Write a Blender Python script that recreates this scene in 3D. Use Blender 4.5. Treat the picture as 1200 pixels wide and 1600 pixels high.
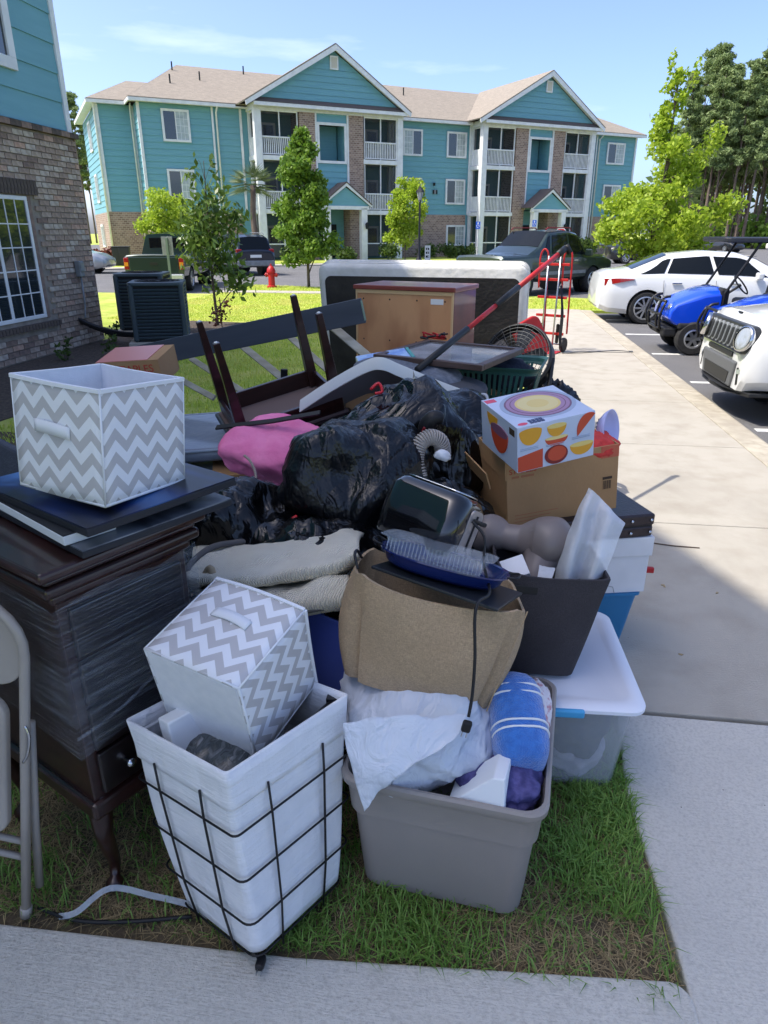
import bpy, bmesh, math, random
import numpy as np
from mathutils import Vector, Matrix, Euler, noise
rad = math.radians
random.seed(7); RNG = np.random.default_rng(7)
SC = bpy.context.scene
COL = SC.collection
for _o in list(bpy.data.objects): bpy.data.objects.remove(_o)

# ---------------------------------------------------------------- camera, sky, sun, exposure
F_PX, CAM_H, PIT, YAW = 1080.0, 1.75, math.atan(437 / 1080.0), rad(7.9)
cam_d = bpy.data.cameras.new('camera'); cam = bpy.data.objects.new('camera', cam_d); COL.objects.link(cam)
cam_d.sensor_fit = 'VERTICAL'; cam_d.sensor_height = 36.0; cam_d.lens = 36.0 * F_PX / 1600.0
cam_d.clip_start = 0.05; cam_d.clip_end = 3000
cam.location = (0, 0, CAM_H); cam.rotation_euler = (math.pi / 2 - PIT, 0, YAW)
SC.camera = cam
SUN_EL = rad(57.0); SUN_TO = Vector((-0.951, -0.309))       # horizontal direction towards the sun
world = bpy.data.worlds.new('World'); SC.world = world; world.use_nodes = True
_n = world.node_tree.nodes; _l = world.node_tree.links; _n.clear()
_out = _n.new('ShaderNodeOutputWorld'); _bg = _n.new('ShaderNodeBackground'); _sky = _n.new('ShaderNodeTexSky')
_sky.sky_type = 'NISHITA'; _sky.sun_disc = False; _sky.sun_elevation = SUN_EL
_sky.sun_rotation = math.atan2(SUN_TO.x, SUN_TO.y)
_sky.altitude = 0; _sky.air_density = 0.55; _sky.dust_density = 2.4; _sky.ozone_density = 2.2
_bg.inputs[1].default_value = 0.15
# thin high cloud wisps over the whole sky
_tc = _n.new('ShaderNodeTexCoord'); _mp = _n.new('ShaderNodeMapping'); _mp.inputs['Scale'].default_value = (1.2, 1.2, 7.0)
_mp.inputs['Location'].default_value = (0.3, 0.0, 0.35)
_nz = _n.new('ShaderNodeTexNoise'); _nz.inputs['Scale'].default_value = 1.6; _nz.inputs['Detail'].default_value = 7; _nz.inputs['Roughness'].default_value = 0.55
_rp = _n.new('ShaderNodeValToRGB'); _rp.color_ramp.elements[0].position = 0.60; _rp.color_ramp.elements[1].position = 0.92
_rp.color_ramp.elements[1].color = (0.55, 0.55, 0.55, 1)
_mx = _n.new('ShaderNodeMix'); _mx.data_type = 'RGBA'; _mx.inputs[7].default_value = (5.0, 5.1, 5.3, 1)
_l.new(_tc.outputs['Generated'], _mp.inputs[0]); _l.new(_mp.outputs[0], _nz.inputs[0]); _l.new(_nz.outputs[0], _rp.inputs[0])
_tint = _n.new('ShaderNodeMix'); _tint.data_type = 'RGBA'; _tint.blend_type = 'MULTIPLY'; _tint.inputs[0].default_value = 1.0; _tint.inputs[7].default_value = (0.84, 0.86, 0.92, 1)
_l.new(_sky.outputs[0], _tint.inputs[6]); _l.new(_rp.outputs[0], _mx.inputs[0]); _l.new(_tint.outputs[2], _mx.inputs[6]); _l.new(_mx.outputs[2], _bg.inputs[0]); _l.new(_bg.outputs[0], _out.inputs[0])
sun_d = bpy.data.lights.new('sun', 'SUN'); sun_d.energy = 2.0; sun_d.angle = rad(0.53); sun_d.color = (1.0, 0.93, 0.82)
sun = bpy.data.objects.new('sun', sun_d); COL.objects.link(sun)
_dir = Vector((-SUN_TO.x * math.cos(SUN_EL), -SUN_TO.y * math.cos(SUN_EL), -math.sin(SUN_EL)))
sun.rotation_euler = _dir.to_track_quat('-Z', 'Y').to_euler(); sun.location = (-30, -10, 40)
vs = SC.view_settings; vs.view_transform = 'Standard'; vs.look = 'None'; vs.gamma = 1.0; vs.exposure = 1.5; vs.use_curve_mapping = False
SC.cycles.max_bounces = 8; SC.cycles.transparent_max_bounces = 16
SC.cycles.use_adaptive_sampling = True; SC.cycles.use_denoising = True

# ---------------------------------------------------------------- pixel -> direction helpers (photo is 1200 x 1600)
def _ray(px, py):
    x = (px - 600) / F_PX; y = (800 - py) / F_PX
    cp, sp = math.cos(PIT), math.sin(PIT); cy, sy = math.cos(YAW), math.sin(YAW)
    f = cp + y * sp
    return Vector((x * cy - f * sy, x * sy + f * cy, -sp + y * cp))
def G(px, py, z=0.0):
    r = _ray(px, py); return Vector((0, 0, CAM_H)) + r * ((z - CAM_H) / r.z)
def AY(px, py, Y):
    r = _ray(px, py); return Vector((0, 0, CAM_H)) + r * (Y / r.y)
def AX(px, py, X):
    r = _ray(px, py); return Vector((0, 0, CAM_H)) + r * (X / r.x)

# ---------------------------------------------------------------- materials
MATS = {}
def S(r, g, b):
    f = lambda c: (c / 255 / 12.92) if c <= 10 else ((c / 255 + 0.055) / 1.055) ** 2.4
    return (f(r), f(g), f(b), 1.0)
def pm(name, c, rough=0.6, c2=None, sc=5.0, det=4.0, lo=0.35, hi=0.65, bump=0.0, bsc=30.0, metal=0.0, coat=0.0, spec=0.5,
       trans=0.0, alpha=1.0, ior=1.45, stretch=None, c3=None, sc3=40.0, sheen=0.0, sub=0.0, emis=None):
    if name in MATS: return MATS[name]
    m = bpy.data.materials.new(name); m.use_nodes = True; MATS[name] = m
    N = m.node_tree.nodes; L = m.node_tree.links; b = N['Principled BSDF']
    b.inputs['Base Color'].default_value = c; b.inputs['Roughness'].default_value = rough; b.inputs['Metallic'].default_value = metal
    b.inputs['Coat Weight'].default_value = coat; b.inputs['Coat Roughness'].default_value = 0.06
    b.inputs['Specular IOR Level'].default_value = spec
    b.inputs['Transmission Weight'].default_value = trans; b.inputs['Alpha'].default_value = alpha; b.inputs['IOR'].default_value = ior
    b.inputs['Sheen Weight'].default_value = sheen
    if emis: b.inputs['Emission Color'].default_value = emis; b.inputs['Emission Strength'].default_value = 1.0
    if c2 or bump or c3:
        tc = N.new('ShaderNodeTexCoord'); src = tc.outputs['Object']
        if stretch:
            mp = N.new('ShaderNodeMapping'); mp.inputs['Scale'].default_value = stretch; L.new(src, mp.inputs[0]); src = mp.outputs[0]
    col = None
    if c2:
        nz = N.new('ShaderNodeTexNoise'); nz.inputs['Scale'].default_value = sc; nz.inputs['Detail'].default_value = det
        rp = N.new('ShaderNodeValToRGB'); rp.color_ramp.elements[0].position = lo; rp.color_ramp.elements[1].position = hi
        rp.color_ramp.elements[0].color = c; rp.color_ramp.elements[1].color = c2
        L.new(src, nz.inputs[0]); L.new(nz.outputs[0], rp.inputs[0]); col = rp.outputs[0]
    if c3:
        nz = N.new('ShaderNodeTexNoise'); nz.inputs['Scale'].default_value = sc3; nz.inputs['Detail'].default_value = 3
        rp = N.new('ShaderNodeValToRGB'); rp.color_ramp.elements[0].position = 0.45; rp.color_ramp.elements[1].position = 0.72
        mx = N.new('ShaderNodeMix'); mx.data_type = 'RGBA'; mx.inputs[7].default_value = c3
        L.new(src, nz.inputs[0]); L.new(nz.outputs[0], rp.inputs[0]); L.new(rp.outputs[0], mx.inputs[0])
        if col: L.new(col, mx.inputs[6])
        else: mx.inputs[6].default_value = c
        col = mx.outputs[2]
    if col: L.new(col, b.inputs['Base Color'])
    if bump:
        nb = N.new('ShaderNodeTexNoise'); nb.inputs['Scale'].default_value = bsc; nb.inputs['Detail'].default_value = 5
        bp = N.new('ShaderNodeBump'); bp.inputs['Strength'].default_value = bump; bp.inputs['Distance'].default_value = 0.02
        L.new(src, nb.inputs[0]); L.new(nb.outputs[0], bp.inputs['Height']); L.new(bp.outputs[0], b.inputs['Normal'])
    return m
def bsdf(m): return m.node_tree.nodes['Principled BSDF']
def mnode(m, op, a, b=None, c=None):
    n = m.node_tree.nodes.new('ShaderNodeMath'); n.operation = op
    for i, v in enumerate((a, b, c)):
        if v is None: continue
        if isinstance(v, (int, float)): n.inputs[i].default_value = v
        else: m.node_tree.links.new(v, n.inputs[i])
    return n.outputs[0]
def coords(m, kind='Object'):
    N = m.node_tree.nodes; tc = N.new('ShaderNodeTexCoord'); sp = N.new('ShaderNodeSeparateXYZ')
    m.node_tree.links.new(tc.outputs[kind], sp.inputs[0]); return tc.outputs[kind], sp.outputs
def mixcol(m, fac, a, b):
    n = m.node_tree.nodes.new('ShaderNodeMix'); n.data_type = 'RGBA'; L = m.node_tree.links
    L.new(fac, n.inputs[0])
    for i, v in ((6, a), (7, b)):
        if isinstance(v, tuple): n.inputs[i].default_value = v
        else: L.new(v, n.inputs[i])
    return n.outputs[2]
def add_bump(m, height, strength=0.5, dist=0.01):
    N = m.node_tree.nodes; L = m.node_tree.links; bp = N.new('ShaderNodeBump'); b = bsdf(m)
    bp.inputs['Strength'].default_value = strength; bp.inputs['Distance'].default_value = dist
    if b.inputs['Normal'].is_linked: L.new(b.inputs['Normal'].links[0].from_socket, bp.inputs['Normal'])
    L.new(height, bp.inputs['Height']); L.new(bp.outputs[0], b.inputs['Normal'])
def noise_out(m, src, scale, det=4, rough=0.5, dist=0.0):
    n = m.node_tree.nodes.new('ShaderNodeTexNoise'); n.inputs['Scale'].default_value = scale; n.inputs['Detail'].default_value = det
    n.inputs['Roughness'].default_value = rough; n.inputs['Distortion'].default_value = dist
    m.node_tree.links.new(src, n.inputs[0]); return n.outputs[0]
def mapped(m, src, scale=(1, 1, 1), rot=(0, 0, 0)):
    n = m.node_tree.nodes.new('ShaderNodeMapping'); n.inputs['Scale'].default_value = scale; n.inputs['Rotation'].default_value = rot
    m.node_tree.links.new(src, n.inputs[0]); return n.outputs[0]

# ---------------------------------------------------------------- mesh builder
class MB:
    def __init__(s): s.v = []; s.f = []; s.m = []
    def add(s, vs, fs, mi=0, M=None):
        k = len(s.v)
        for p in vs:
            p = Vector(p); s.v.append(M @ p if M else p)
        for f in fs: s.f.append([i + k for i in f]); s.m.append(mi)
        return s
    def box(s, c, d, M=None, mi=0):
        x, y, z = d[0] / 2, d[1] / 2, d[2] / 2
        vs = [(c[0] + a * x, c[1] + b * y, c[2] + e * z) for e in (-1, 1) for b in (-1, 1) for a in (-1, 1)]
        return s.add(vs, [(0, 2, 3, 1), (4, 5, 7, 6), (0, 1, 5, 4), (2, 6, 7, 3), (0, 4, 6, 2), (1, 3, 7, 5)], mi, M)
    def bb(s, x0, x1, y0, y1, z0, z1, M=None, mi=0):
        return s.box(((x0 + x1) / 2, (y0 + y1) / 2, (z0 + z1) / 2), (x1 - x0, y1 - y0, z1 - z0), M, mi)
    def loft(s, rings, cap=True, closed=True, mi=0, M=None, loop=False):
        n = len(rings[0]); vs = [p for r in rings for p in r]; fs = []
        R = len(rings)
        for i in range(R if loop else R - 1):
            i2 = (i + 1) % R
            for j in range(n if closed else n - 1):
                j2 = (j + 1) % n
                fs.append((i * n + j, i * n + j2, i2 * n + j2, i2 * n + j))
        if cap and not loop: fs.append(list(range(n))[::-1]); fs.append([(R - 1) * n + j for j in range(n)])
        return s.add(vs, fs, mi, M)
    def tube(s, pts, r, n=8, cap=True, mi=0, M=None, loop=False):
        pts = [Vector(p) for p in pts]; rings = []; N = len(pts)
        up = Vector((0, 0, 1)); prev = None
        for i, p in enumerate(pts):
            if loop: t = pts[(i + 1) % N] - pts[i - 1]
            else: t = (pts[min(i + 1, N - 1)] - pts[max(i - 1, 0)])
            t = t.normalized() if t.length > 1e-9 else Vector((0, 0, 1))
            if prev is None:
                a = t.cross(up); a = a if a.length > 1e-3 else t.cross(Vector((1, 0, 0)))
            else: a = prev - t * prev.dot(t); a = a if a.length > 1e-4 else t.cross(up)
            a.normalize(); prev = a; b = t.cross(a)
            rr = r[i] if isinstance(r, (list, tuple)) else r
            rings.append([p + (a * math.cos(2 * math.pi * k / n) + b * math.sin(2 * math.pi * k / n)) * rr for k in range(n)])
        return s.loft(rings, cap, True, mi, M, loop)
    def lathe(s, prof, n=24, M=None, mi=0, cap=True):
        rings = [[(r * math.cos(2 * math.pi * k / n), r * math.sin(2 * math.pi * k / n), z) for k in range(n)] for r, z in prof]
        return s.loft(rings, cap, True, mi, M)
    def prism(s, poly, d0, d1, axis='y', M=None, mi=0):
        f = {'y': lambda a, b, d: (a, d, b), 'x': lambda a, b, d: (d, a, b), 'z': lambda a, b, d: (a, b, d)}[axis]
        n = len(poly); vs = [f(a, b, d0) for a, b in poly] + [f(a, b, d1) for a, b in poly]
        fs = [list(range(n))[::-1], list(range(n, 2 * n))] + [(i, (i + 1) % n, n + (i + 1) % n, n + i) for i in range(n)]
        return s.add(vs, fs, mi, M)
    def grid(s, fn, nu, nv, mi=0, M=None, wrap=False):
        vs = [fn(i / nu, j / nv) for j in range(nv + 1) for i in range(nu + 1)]
        fs = [(j * (nu + 1) + i, j * (nu + 1) + i + 1, (j + 1) * (nu + 1) + i + 1, (j + 1) * (nu + 1) + i) for j in range(nv) for i in range(nu)]
        return s.add(vs, fs, mi, M)
    def mesh(s, name, mats, smooth=False, angle=None):
        me = bpy.data.meshes.new(name); me.from_pydata([tuple(p) for p in s.v], [], s.f); me.validate()
        for m in (mats if isinstance(mats, (list, tuple)) else [mats]): me.materials.append(m)
        if any(s.m): me.polygons.foreach_set('material_index', s.m[:len(me.polygons)] if len(s.m) >= len(me.polygons) else s.m)
        bm = bmesh.new(); bm.from_mesh(me); bmesh.ops.recalc_face_normals(bm, faces=bm.faces); bm.to_mesh(me); bm.free()
        if smooth:
            me.polygons.foreach_set('use_smooth', [True] * len(me.polygons))
            if angle: me.set_sharp_from_angle(angle=rad(angle))
        return me
    def build(s, name, mats, parent=None, smooth=False, angle=None, bevel=0, seg=2, sub=0, solid=0):
        o = bpy.data.objects.new(name, s.mesh(name, mats, smooth, angle)); COL.objects.link(o)
        if parent: o.parent = parent
        return deco(o, bevel, seg, sub, solid)
def deco(o, bevel=0, seg=2, sub=0, solid=0):
    if solid:
        q = o.modifiers.new('s', 'SOLIDIFY'); q.thickness = solid; q.offset = 0
    if bevel:
        q = o.modifiers.new('b', 'BEVEL'); q.width = bevel; q.segments = seg; q.limit_method = 'ANGLE'; q.angle_limit = rad(35)
    if sub:
        q = o.modifiers.new('u', 'SUBSURF'); q.levels = sub; q.render_levels = sub
    return o
def thing(name, label, cat, loc=(0, 0, 0), rot=(0, 0, 0), group=None):
    o = bpy.data.objects.new(name, None); COL.objects.link(o); o.location = loc
    o.rotation_euler = rot if not isinstance(rot, (int, float)) else (0, 0, rot)
    o['label'] = label; o['category'] = cat
    if group: o['group'] = group
    return o
def tag(o, label, cat, group=None):
    o['label'] = label; o['category'] = cat
    if group: o['group'] = group
    return o
def kindof(o, k, label=None):
    o['kind'] = k
    if label: o['label'] = label
    return o
def dup(o, parent=None, **kw):
    c = o.copy(); COL.objects.link(c); c.parent = parent
    for ch in list(o.children): dup(ch, c)
    for k, v in kw.items():
        if k in ('label', 'group'): c[k] = v
        else: setattr(c, k, v)
    return c
def inst(o, parent, loc, rot=None, scale=None, name=None):       # shared-mesh copy of one piece
    c = bpy.data.objects.new(name or o.name.split('.')[0], o.data); COL.objects.link(c); c.parent = parent; c.location = loc
    if rot: c.rotation_euler = rot
    if scale: c.scale = scale
    return c
def text(body, size, mat, parent, loc, rot, name='lettering', ext=0.0004, align='CENTER'):
    cu = bpy.data.curves.new(name, 'FONT'); cu.body = body; cu.size = size; cu.extrude = ext; cu.align_x = align; cu.align_y = 'CENTER'
    tmp = bpy.data.objects.new(name, cu); COL.objects.link(tmp); dg = bpy.context.evaluated_depsgraph_get()
    me = bpy.data.meshes.new_from_object(tmp.evaluated_get(dg)); bpy.data.objects.remove(tmp); me.materials.clear(); me.materials.append(mat)
    o = bpy.data.objects.new(name, me); COL.objects.link(o); o.parent = parent; o.location = loc; o.rotation_euler = rot
    return o
def cut(o, cutters):                                             # boolean difference, applied; cutters are MB
    obs = []
    for c in cutters:
        co = c.build('cutter', [], o.parent); obs.append(co)
        q = o.modifiers.new('c', 'BOOLEAN'); q.operation = 'DIFFERENCE'; q.object = co; q.solver = 'EXACT'
    bpy.context.view_layer.update(); dg = bpy.context.evaluated_depsgraph_get(); me = bpy.data.meshes.new_from_object(o.evaluated_get(dg))
    o.modifiers.clear(); o.data = me
    for co in obs: bpy.data.objects.remove(co)
    return o
def fast_mesh(name, V, Fq, mat, parent=None, smooth=False):      # numpy quads/tris
    me = bpy.data.meshes.new(name); k = Fq.shape[1]; n = len(Fq)
    me.vertices.add(len(V)); me.vertices.foreach_set('co', V.astype(np.float32).ravel())
    me.loops.add(n * k); me.loops.foreach_set('vertex_index', Fq.astype(np.int32).ravel())
    me.polygons.add(n); me.polygons.foreach_set('loop_start', np.arange(0, n * k, k, dtype=np.int32)); me.polygons.foreach_set('loop_total', np.full(n, k, dtype=np.int32))
    me.update(); me.validate(); me.materials.append(mat)
    if smooth: me.polygons.foreach_set('use_smooth', [True] * n)
    o = bpy.data.objects.new(name, me); COL.objects.link(o); o.parent = parent
    return o
def rotm(rx=0, ry=0, rz=0): return Euler((rad(rx), rad(ry), rad(rz))).to_matrix().to_4x4()
def TR(loc, rx=0, ry=0, rz=0): return Matrix.Translation(loc) @ rotm(rx, ry, rz)
def arc(cx, cy, r, a0, a1, n): return [(cx + r * math.cos(rad(a0 + (a1 - a0) * i / n)), cy + r * math.sin(rad(a0 + (a1 - a0) * i / n))) for i in range(n + 1)]
def rrect(w, h, r, n=4):
    p = []
    for sx, sy, a in ((1, 1, 0), (-1, 1, 90), (-1, -1, 180), (1, -1, 270)):
        p += arc(sx * (w / 2 - r), sy * (h / 2 - r), r, a, a + 90, n)
    return p
def ribbon(pts, w, t=0.001, up=(0, 0, 1), mb=None):              # flat band along a path
    mb = mb or MB(); pts = [Vector(p) for p in pts]; rings = []
    for i, p in enumerate(pts):
        d = (pts[min(i + 1, len(pts) - 1)] - pts[max(i - 1, 0)]).normalized()
        u = Vector(up[i] if isinstance(up[0], (tuple, list, Vector)) else up); s_ = d.cross(u).normalized() * (w / 2); n_ = s_.cross(d).normalized() * (t / 2)
        rings.append([p - s_ - n_, p + s_ - n_, p + s_ + n_, p - s_ + n_])
    mb.loft(rings); return mb
def spl(pts, k=8):                                               # catmull-rom
    pts = [Vector(p) for p in pts]; out = []
    for i in range(len(pts) - 1):
        p0, p1, p2, p3 = pts[max(i - 1, 0)], pts[i], pts[i + 1], pts[min(i + 2, len(pts) - 1)]
        for j in range(k):
            t = j / k
            out.append(0.5 * ((2 * p1) + (p2 - p0) * t + (2 * p0 - 5 * p1 + 4 * p2 - p3) * t * t + (3 * p1 - p0 - 3 * p2 + p3) * t ** 3))
    return out + [pts[-1]]
# ================================================================ SETTING
M_conc = pm('concrete_sunny', S(176, 170, 157), 0.9, S(167, 161, 148), 1.1, 8, 0.3, 0.7, bump=0.2, bsc=120, c3=S(160, 153, 139), sc3=4)  # walk concrete, colour lowered to temper the sunlit slabs
M_conc2 = pm('concrete_shade', S(209, 205, 194), 0.9, S(197, 193, 183), 2.2, 8, 0.3, 0.7, bump=0.35, bsc=140, c3=S(185, 181, 171), sc3=90)  # same concrete for the shaded near slabs, colour raised to brighten them
M_asph = pm('asphalt', S(104, 104, 105), 0.92, S(88, 88, 90), 0.8, 8, 0.3, 0.7, bump=0.5, bsc=160, c3=S(122, 121, 119), sc3=220)
for _m, _k in ((M_conc2, 1.0), (M_conc, 0.6)):       # broomed finish, faint weather stains
    _v, _s = coords(_m); add_bump(_m, noise_out(_m, mapped(_m, _v, (3, 40, 1)), 4, 3), 0.35 * _k, 0.01)
    _st = noise_out(_m, mapped(_m, _v, (1.0, 0.7, 1)), 0.9, 9, 0.68, 0.6); _f = mnode(_m, 'MULTIPLY', mnode(_m, 'MAXIMUM', mnode(_m, 'SUBTRACT', _st, 0.52), 0.0), 2.2)
    _vo = _m.node_tree.nodes.new('ShaderNodeTexVoronoi'); _vo.inputs['Scale'].default_value = 9.0; _m.node_tree.links.new(_v, _vo.inputs[0]); _sp = mnode(_m, 'LESS_THAN', _vo.outputs[0], 0.022)
    _b = bsdf(_m); _src = _b.inputs['Base Color'].links[0].from_socket
    _m.node_tree.links.new(mixcol(_m, _sp, mixcol(_m, _f, _src, S(140, 134, 122)), S(92, 86, 78)), _b.inputs['Base Color'])
M_paint = pm('road_paint', S(222, 222, 216), 0.8, S(190, 190, 184), 9, 6, 0.45, 0.75)
M_kerb = pm('kerb_concrete', S(184, 176, 158), 0.9, S(160, 152, 136), 3, 6, bump=0.3, bsc=80, c3=S(156, 148, 132), sc3=9)
M_lawnbase = pm('lawn_soil', S(164, 180, 70), 0.95, S(142, 160, 58), 0.9, 8, 0.3, 0.7, bump=0.8, bsc=60, c3=S(188, 186, 100), sc3=1.7)
M_dirt = pm('bare_soil', S(104, 90, 70), 0.98, S(78, 68, 54), 6, 8, 0.3, 0.7, bump=0.8, bsc=70, c3=S(104, 94, 70), sc3=25)
M_mulch = pm('mulch', S(104, 92, 80), 0.98, S(66, 58, 52), 22, 8, 0.3, 0.7, bump=1.0, bsc=90)

def sheet(name, poly, z0, z1, mat, label=None):
    o = MB().prism(poly, z0, z1, 'z').build(name, mat); kindof(o, 'structure')
    return o
sheet('ground', [(-700, -200), (700, -200), (700, 900), (-700, 900)], -0.5, -0.1, M_lawnbase)
road = sheet('road', [(2.62, -8), (70, -8), (70, 110), (-70, 110), (-70, 21.6), (-8.4, 21.6), (-8.4, 25.6), (4.8, 20.9), (4.8, 18.1), (2.62, 18.1)], -0.3, -0.08, M_asph)
lawn = sheet('lawn', [(-60, -8), (-0.0, -8), (-0.0, 1.0), (0.58, 1.0), (0.58, 18.0), (4.75, 18.0), (4.75, 20.85), (-8.45, 25.5), (-8.45, 21.5), (-60, 21.5)], -0.3, -0.02, M_lawnbase)
sheet('soil_strip', [(-6.6, 1.0), (0.575, 1.0), (0.575, 3.3), (0.2, 5.5), (-6.6, 6.0)], -0.1, -0.014, M_dirt)
sheet('mulch_bed', [(-6.6, 6.0), (-4.8, 6.0), (-4.4, 9.0), (-4.5, 12.5), (-4.9, 14.4), (-6.2, 14.6), (-6.6, 12)], -0.1, -0.008, M_mulch)
path = bpy.data.objects.new('path', None); COL.objects.link(path); kindof(path, 'structure')
for i in range(5):
    x0 = -8.4 + i * 1.9
    MB().prism([(x0, 22.0 - 0.05 * i), (x0 + 1.88, 21.95 - 0.05 * i), (x0 + 1.88, 22.75 - 0.05 * i), (x0, 22.8 - 0.05 * i)], -0.05, 0.0, 'z').build('slab', M_conc, path)
# near walk: two meeting concrete walks
walk = bpy.data.objects.new('sidewalk', None); COL.objects.link(walk); kindof(walk, 'structure')
ys = [2.35, 4.35, 6.2, 7.95, 9.8, 11.65, 13.5, 15.35, 17.2, 18.05]
for a, b in zip(ys[:-1], ys[1:]):
    MB().prism([(0.6, a + 0.006), (2.33, a + 0.006), (2.33, b - 0.006), (0.6, b - 0.006)], -0.12, 0.0, 'z').build('slab', M_conc, walk, bevel=0.006)
MB().prism([(0.645, -1.6), (2.33, -1.6), (2.33, 2.335), (0.6, 2.335), (0.56, 1.9), (0.59, 1.4)], -0.12, -0.002, 'z').build('slab', M_conc2, walk, bevel=0.008)
near = MB().prism([(-5, -1.6), (0.60, -1.6), (0.60, 1.12)] + arc(0.545, 1.205, 0.055, 0, 84, 5) + [(-0.4, 1.19), (-1.5, 1.165), (-5, 1.1)], -0.12, 0.004, 'z').build('sidewalk', M_conc2, bevel=0.01, seg=3)
kindof(near, 'structure')
kerb = bpy.data.objects.new('kerb', None); COL.objects.link(kerb); kindof(kerb, 'structure')
for i in range(8):
    a = -2.0 + i * 2.5
    MB().prism([(2.345, -0.3), (2.345, -0.004), (2.58, -0.012), (2.63, -0.035), (2.65, -0.3)], a, a + 2.49, 'y').build('kerbstone', M_kerb, kerb, bevel=0.008)
MB().bb(4.78, 4.95, 17.9, 20.9, -0.3, -0.0).build('kerbstone', M_kerb, kerb, bevel=0.01)
lines = bpy.data.objects.new('road_markings', None); COL.objects.link(lines); kindof(lines, 'structure')
for y in (4.75, 7.14, 9.53, 11.85, 14.2, 16.6): MB().bb(2.75, 7.6, y - 0.05, y + 0.05, -0.08, -0.074).build('painted_line', M_paint, lines)
for k in range(9): MB().bb(9 + k * 3.2, 9.12 + k * 3.2, 36, 41, -0.08, -0.074, M=None).build('painted_line', M_paint, lines)

# ---------------------------------------------------------------- grass (uncountable blades)
def leafmat(name, c1, c2, c3=None, trans=0.35, rough=0.5, scale=1.5):
    m = bpy.data.materials.new(name); m.use_nodes = True; MATS[name] = m; N = m.node_tree.nodes; L = m.node_tree.links; N.remove(N['Principled BSDF'])
    out = [n for n in N if n.type == 'OUTPUT_MATERIAL'][0]
    g = N.new('ShaderNodeNewGeometry'); rp = N.new('ShaderNodeValToRGB'); rp.color_ramp.elements[0].color = c1; rp.color_ramp.elements[1].color = c2
    L.new(g.outputs['Random Per Island'], rp.inputs[0]); col = rp.outputs[0]
    if c3:
        tc = N.new('ShaderNodeTexCoord'); nz = N.new('ShaderNodeTexNoise'); nz.inputs['Scale'].default_value = scale; nz.inputs['Detail'].default_value = 5
        r2 = N.new('ShaderNodeValToRGB'); r2.color_ramp.elements[0].position = 0.5; r2.color_ramp.elements[1].position = 0.66
        L.new(tc.outputs['Object'], nz.inputs[0]); L.new(nz.outputs[0], r2.inputs[0])
        mx = N.new('ShaderNodeMix'); mx.data_type = 'RGBA'; mx.inputs[7].default_value = c3; L.new(r2.outputs[0], mx.inputs[0]); L.new(col, mx.inputs[6]); col = mx.outputs[2]
    d = N.new('ShaderNodeBsdfPrincipled'); d.inputs['Roughness'].default_value = rough; d.inputs['Specular IOR Level'].default_value = 0.35
    t = N.new('ShaderNodeBsdfTranslucent'); ms = N.new('ShaderNodeMixShader'); ms.inputs[0].default_value = trans
    L.new(col, d.inputs[0]); L.new(col, t.inputs[0]); L.new(d.outputs[0], ms.inputs[1]); L.new(t.outputs[0], ms.inputs[2]); L.new(ms.outputs[0], out.inputs[0])
    return m
def blades(name, P, hmin, hmax, w, mat, lean=0.6, flat=0.0, seed=1):
    r = np.random.default_rng(seed); n = len(P); a = r.uniform(0, 2 * math.pi, n); h = r.uniform(hmin, hmax, n); ln = r.uniform(0.1, lean, n)
    d = np.stack([np.cos(a), np.sin(a), np.zeros(n)], 1); s = np.stack([-np.sin(a), np.cos(a), np.zeros(n)], 1) * w
    up = np.array([0, 0, 1.0]); H = h[:, None]; Ln = ln[:, None]
    b0 = P - s * .5; b1 = P + s * .5
    mid = P + d * H * Ln * 0.35 + up * H * (0.62 - 0.55 * flat); tip = P + d * H * (Ln * 1.0 + flat) + up * H * (1.0 - 0.9 * flat) * (1 - 0.35 * Ln)
    V = np.stack([b0, b1, mid + s * .38, mid - s * .38, tip], 1).reshape(-1, 3)
    k = np.arange(n)[:, None] * 5
    Fq = np.concatenate([k + [0, 1, 2], k + [0, 2, 3], k + [3, 2, 4]], 1).reshape(-1, 3)
    o = fast_mesh(name, V, Fq, mat); kindof(o, 'stuff'); return o
M_grass = leafmat('grass_green', S(92, 136, 50), S(146, 178, 90), S(112, 144, 64), 0.3, 0.55, 3.0)
M_straw = leafmat('grass_straw', S(136, 116, 84), S(186, 166, 124), None, 0.15, 0.8)
M_grass_far = leafmat('grass_far', S(166, 188, 66), S(206, 214, 98), S(206, 200, 110), 0.4, 0.6, 0.7)
def sample(n, x0, x1, y0, y1, keep, seed):
    r = np.random.default_rng(seed); x = r.uniform(x0, x1, n); y = r.uniform(y0, y1, n); k = keep(x, y, r.uniform(0, 1, n))
    return np.stack([x[k], y[k], np.full(k.sum(), -0.016)], 1)
def patch(x, y):        # 0..1 density of living grass, thin by the walk corner and under the furniture
    d = np.clip((x - 0.15) / 0.25 + (y - 1.62) / 0.3, 0, 1) * 0.75 + 0.25
    d = np.where((x < 0.58) & (x > 0.12) & (y < 1.42), 0.16, d)
    d = np.where((x < 0.1) & (x > -0.55) & (y < 1.42), 0.75, d); d = np.where(x < -0.55, 0.10 + 0.25 * (np.sin(x * 9) * np.sin(y * 11) > 0.3), d)
    return d * (0.65 + 0.35 * np.sin(x * 17 + y * 5) * np.sin(y * 13))
g1 = blades('lawn_grass', sample(130000, -1.6, 0.575, 1.21, 3.6, lambda x, y, r: (r < patch(x, y)) & ((x > -0.7) | (y < 1.9)) & (x < 0.58 + 0.025 * np.sin(y * 21)) & (y > 1.20), 3), 0.03, 0.085, 0.0042, M_grass, 1.1, 0.12, 3)
g1['label'] = 'green lawn grass growing around the totes beside the walk'
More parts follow.
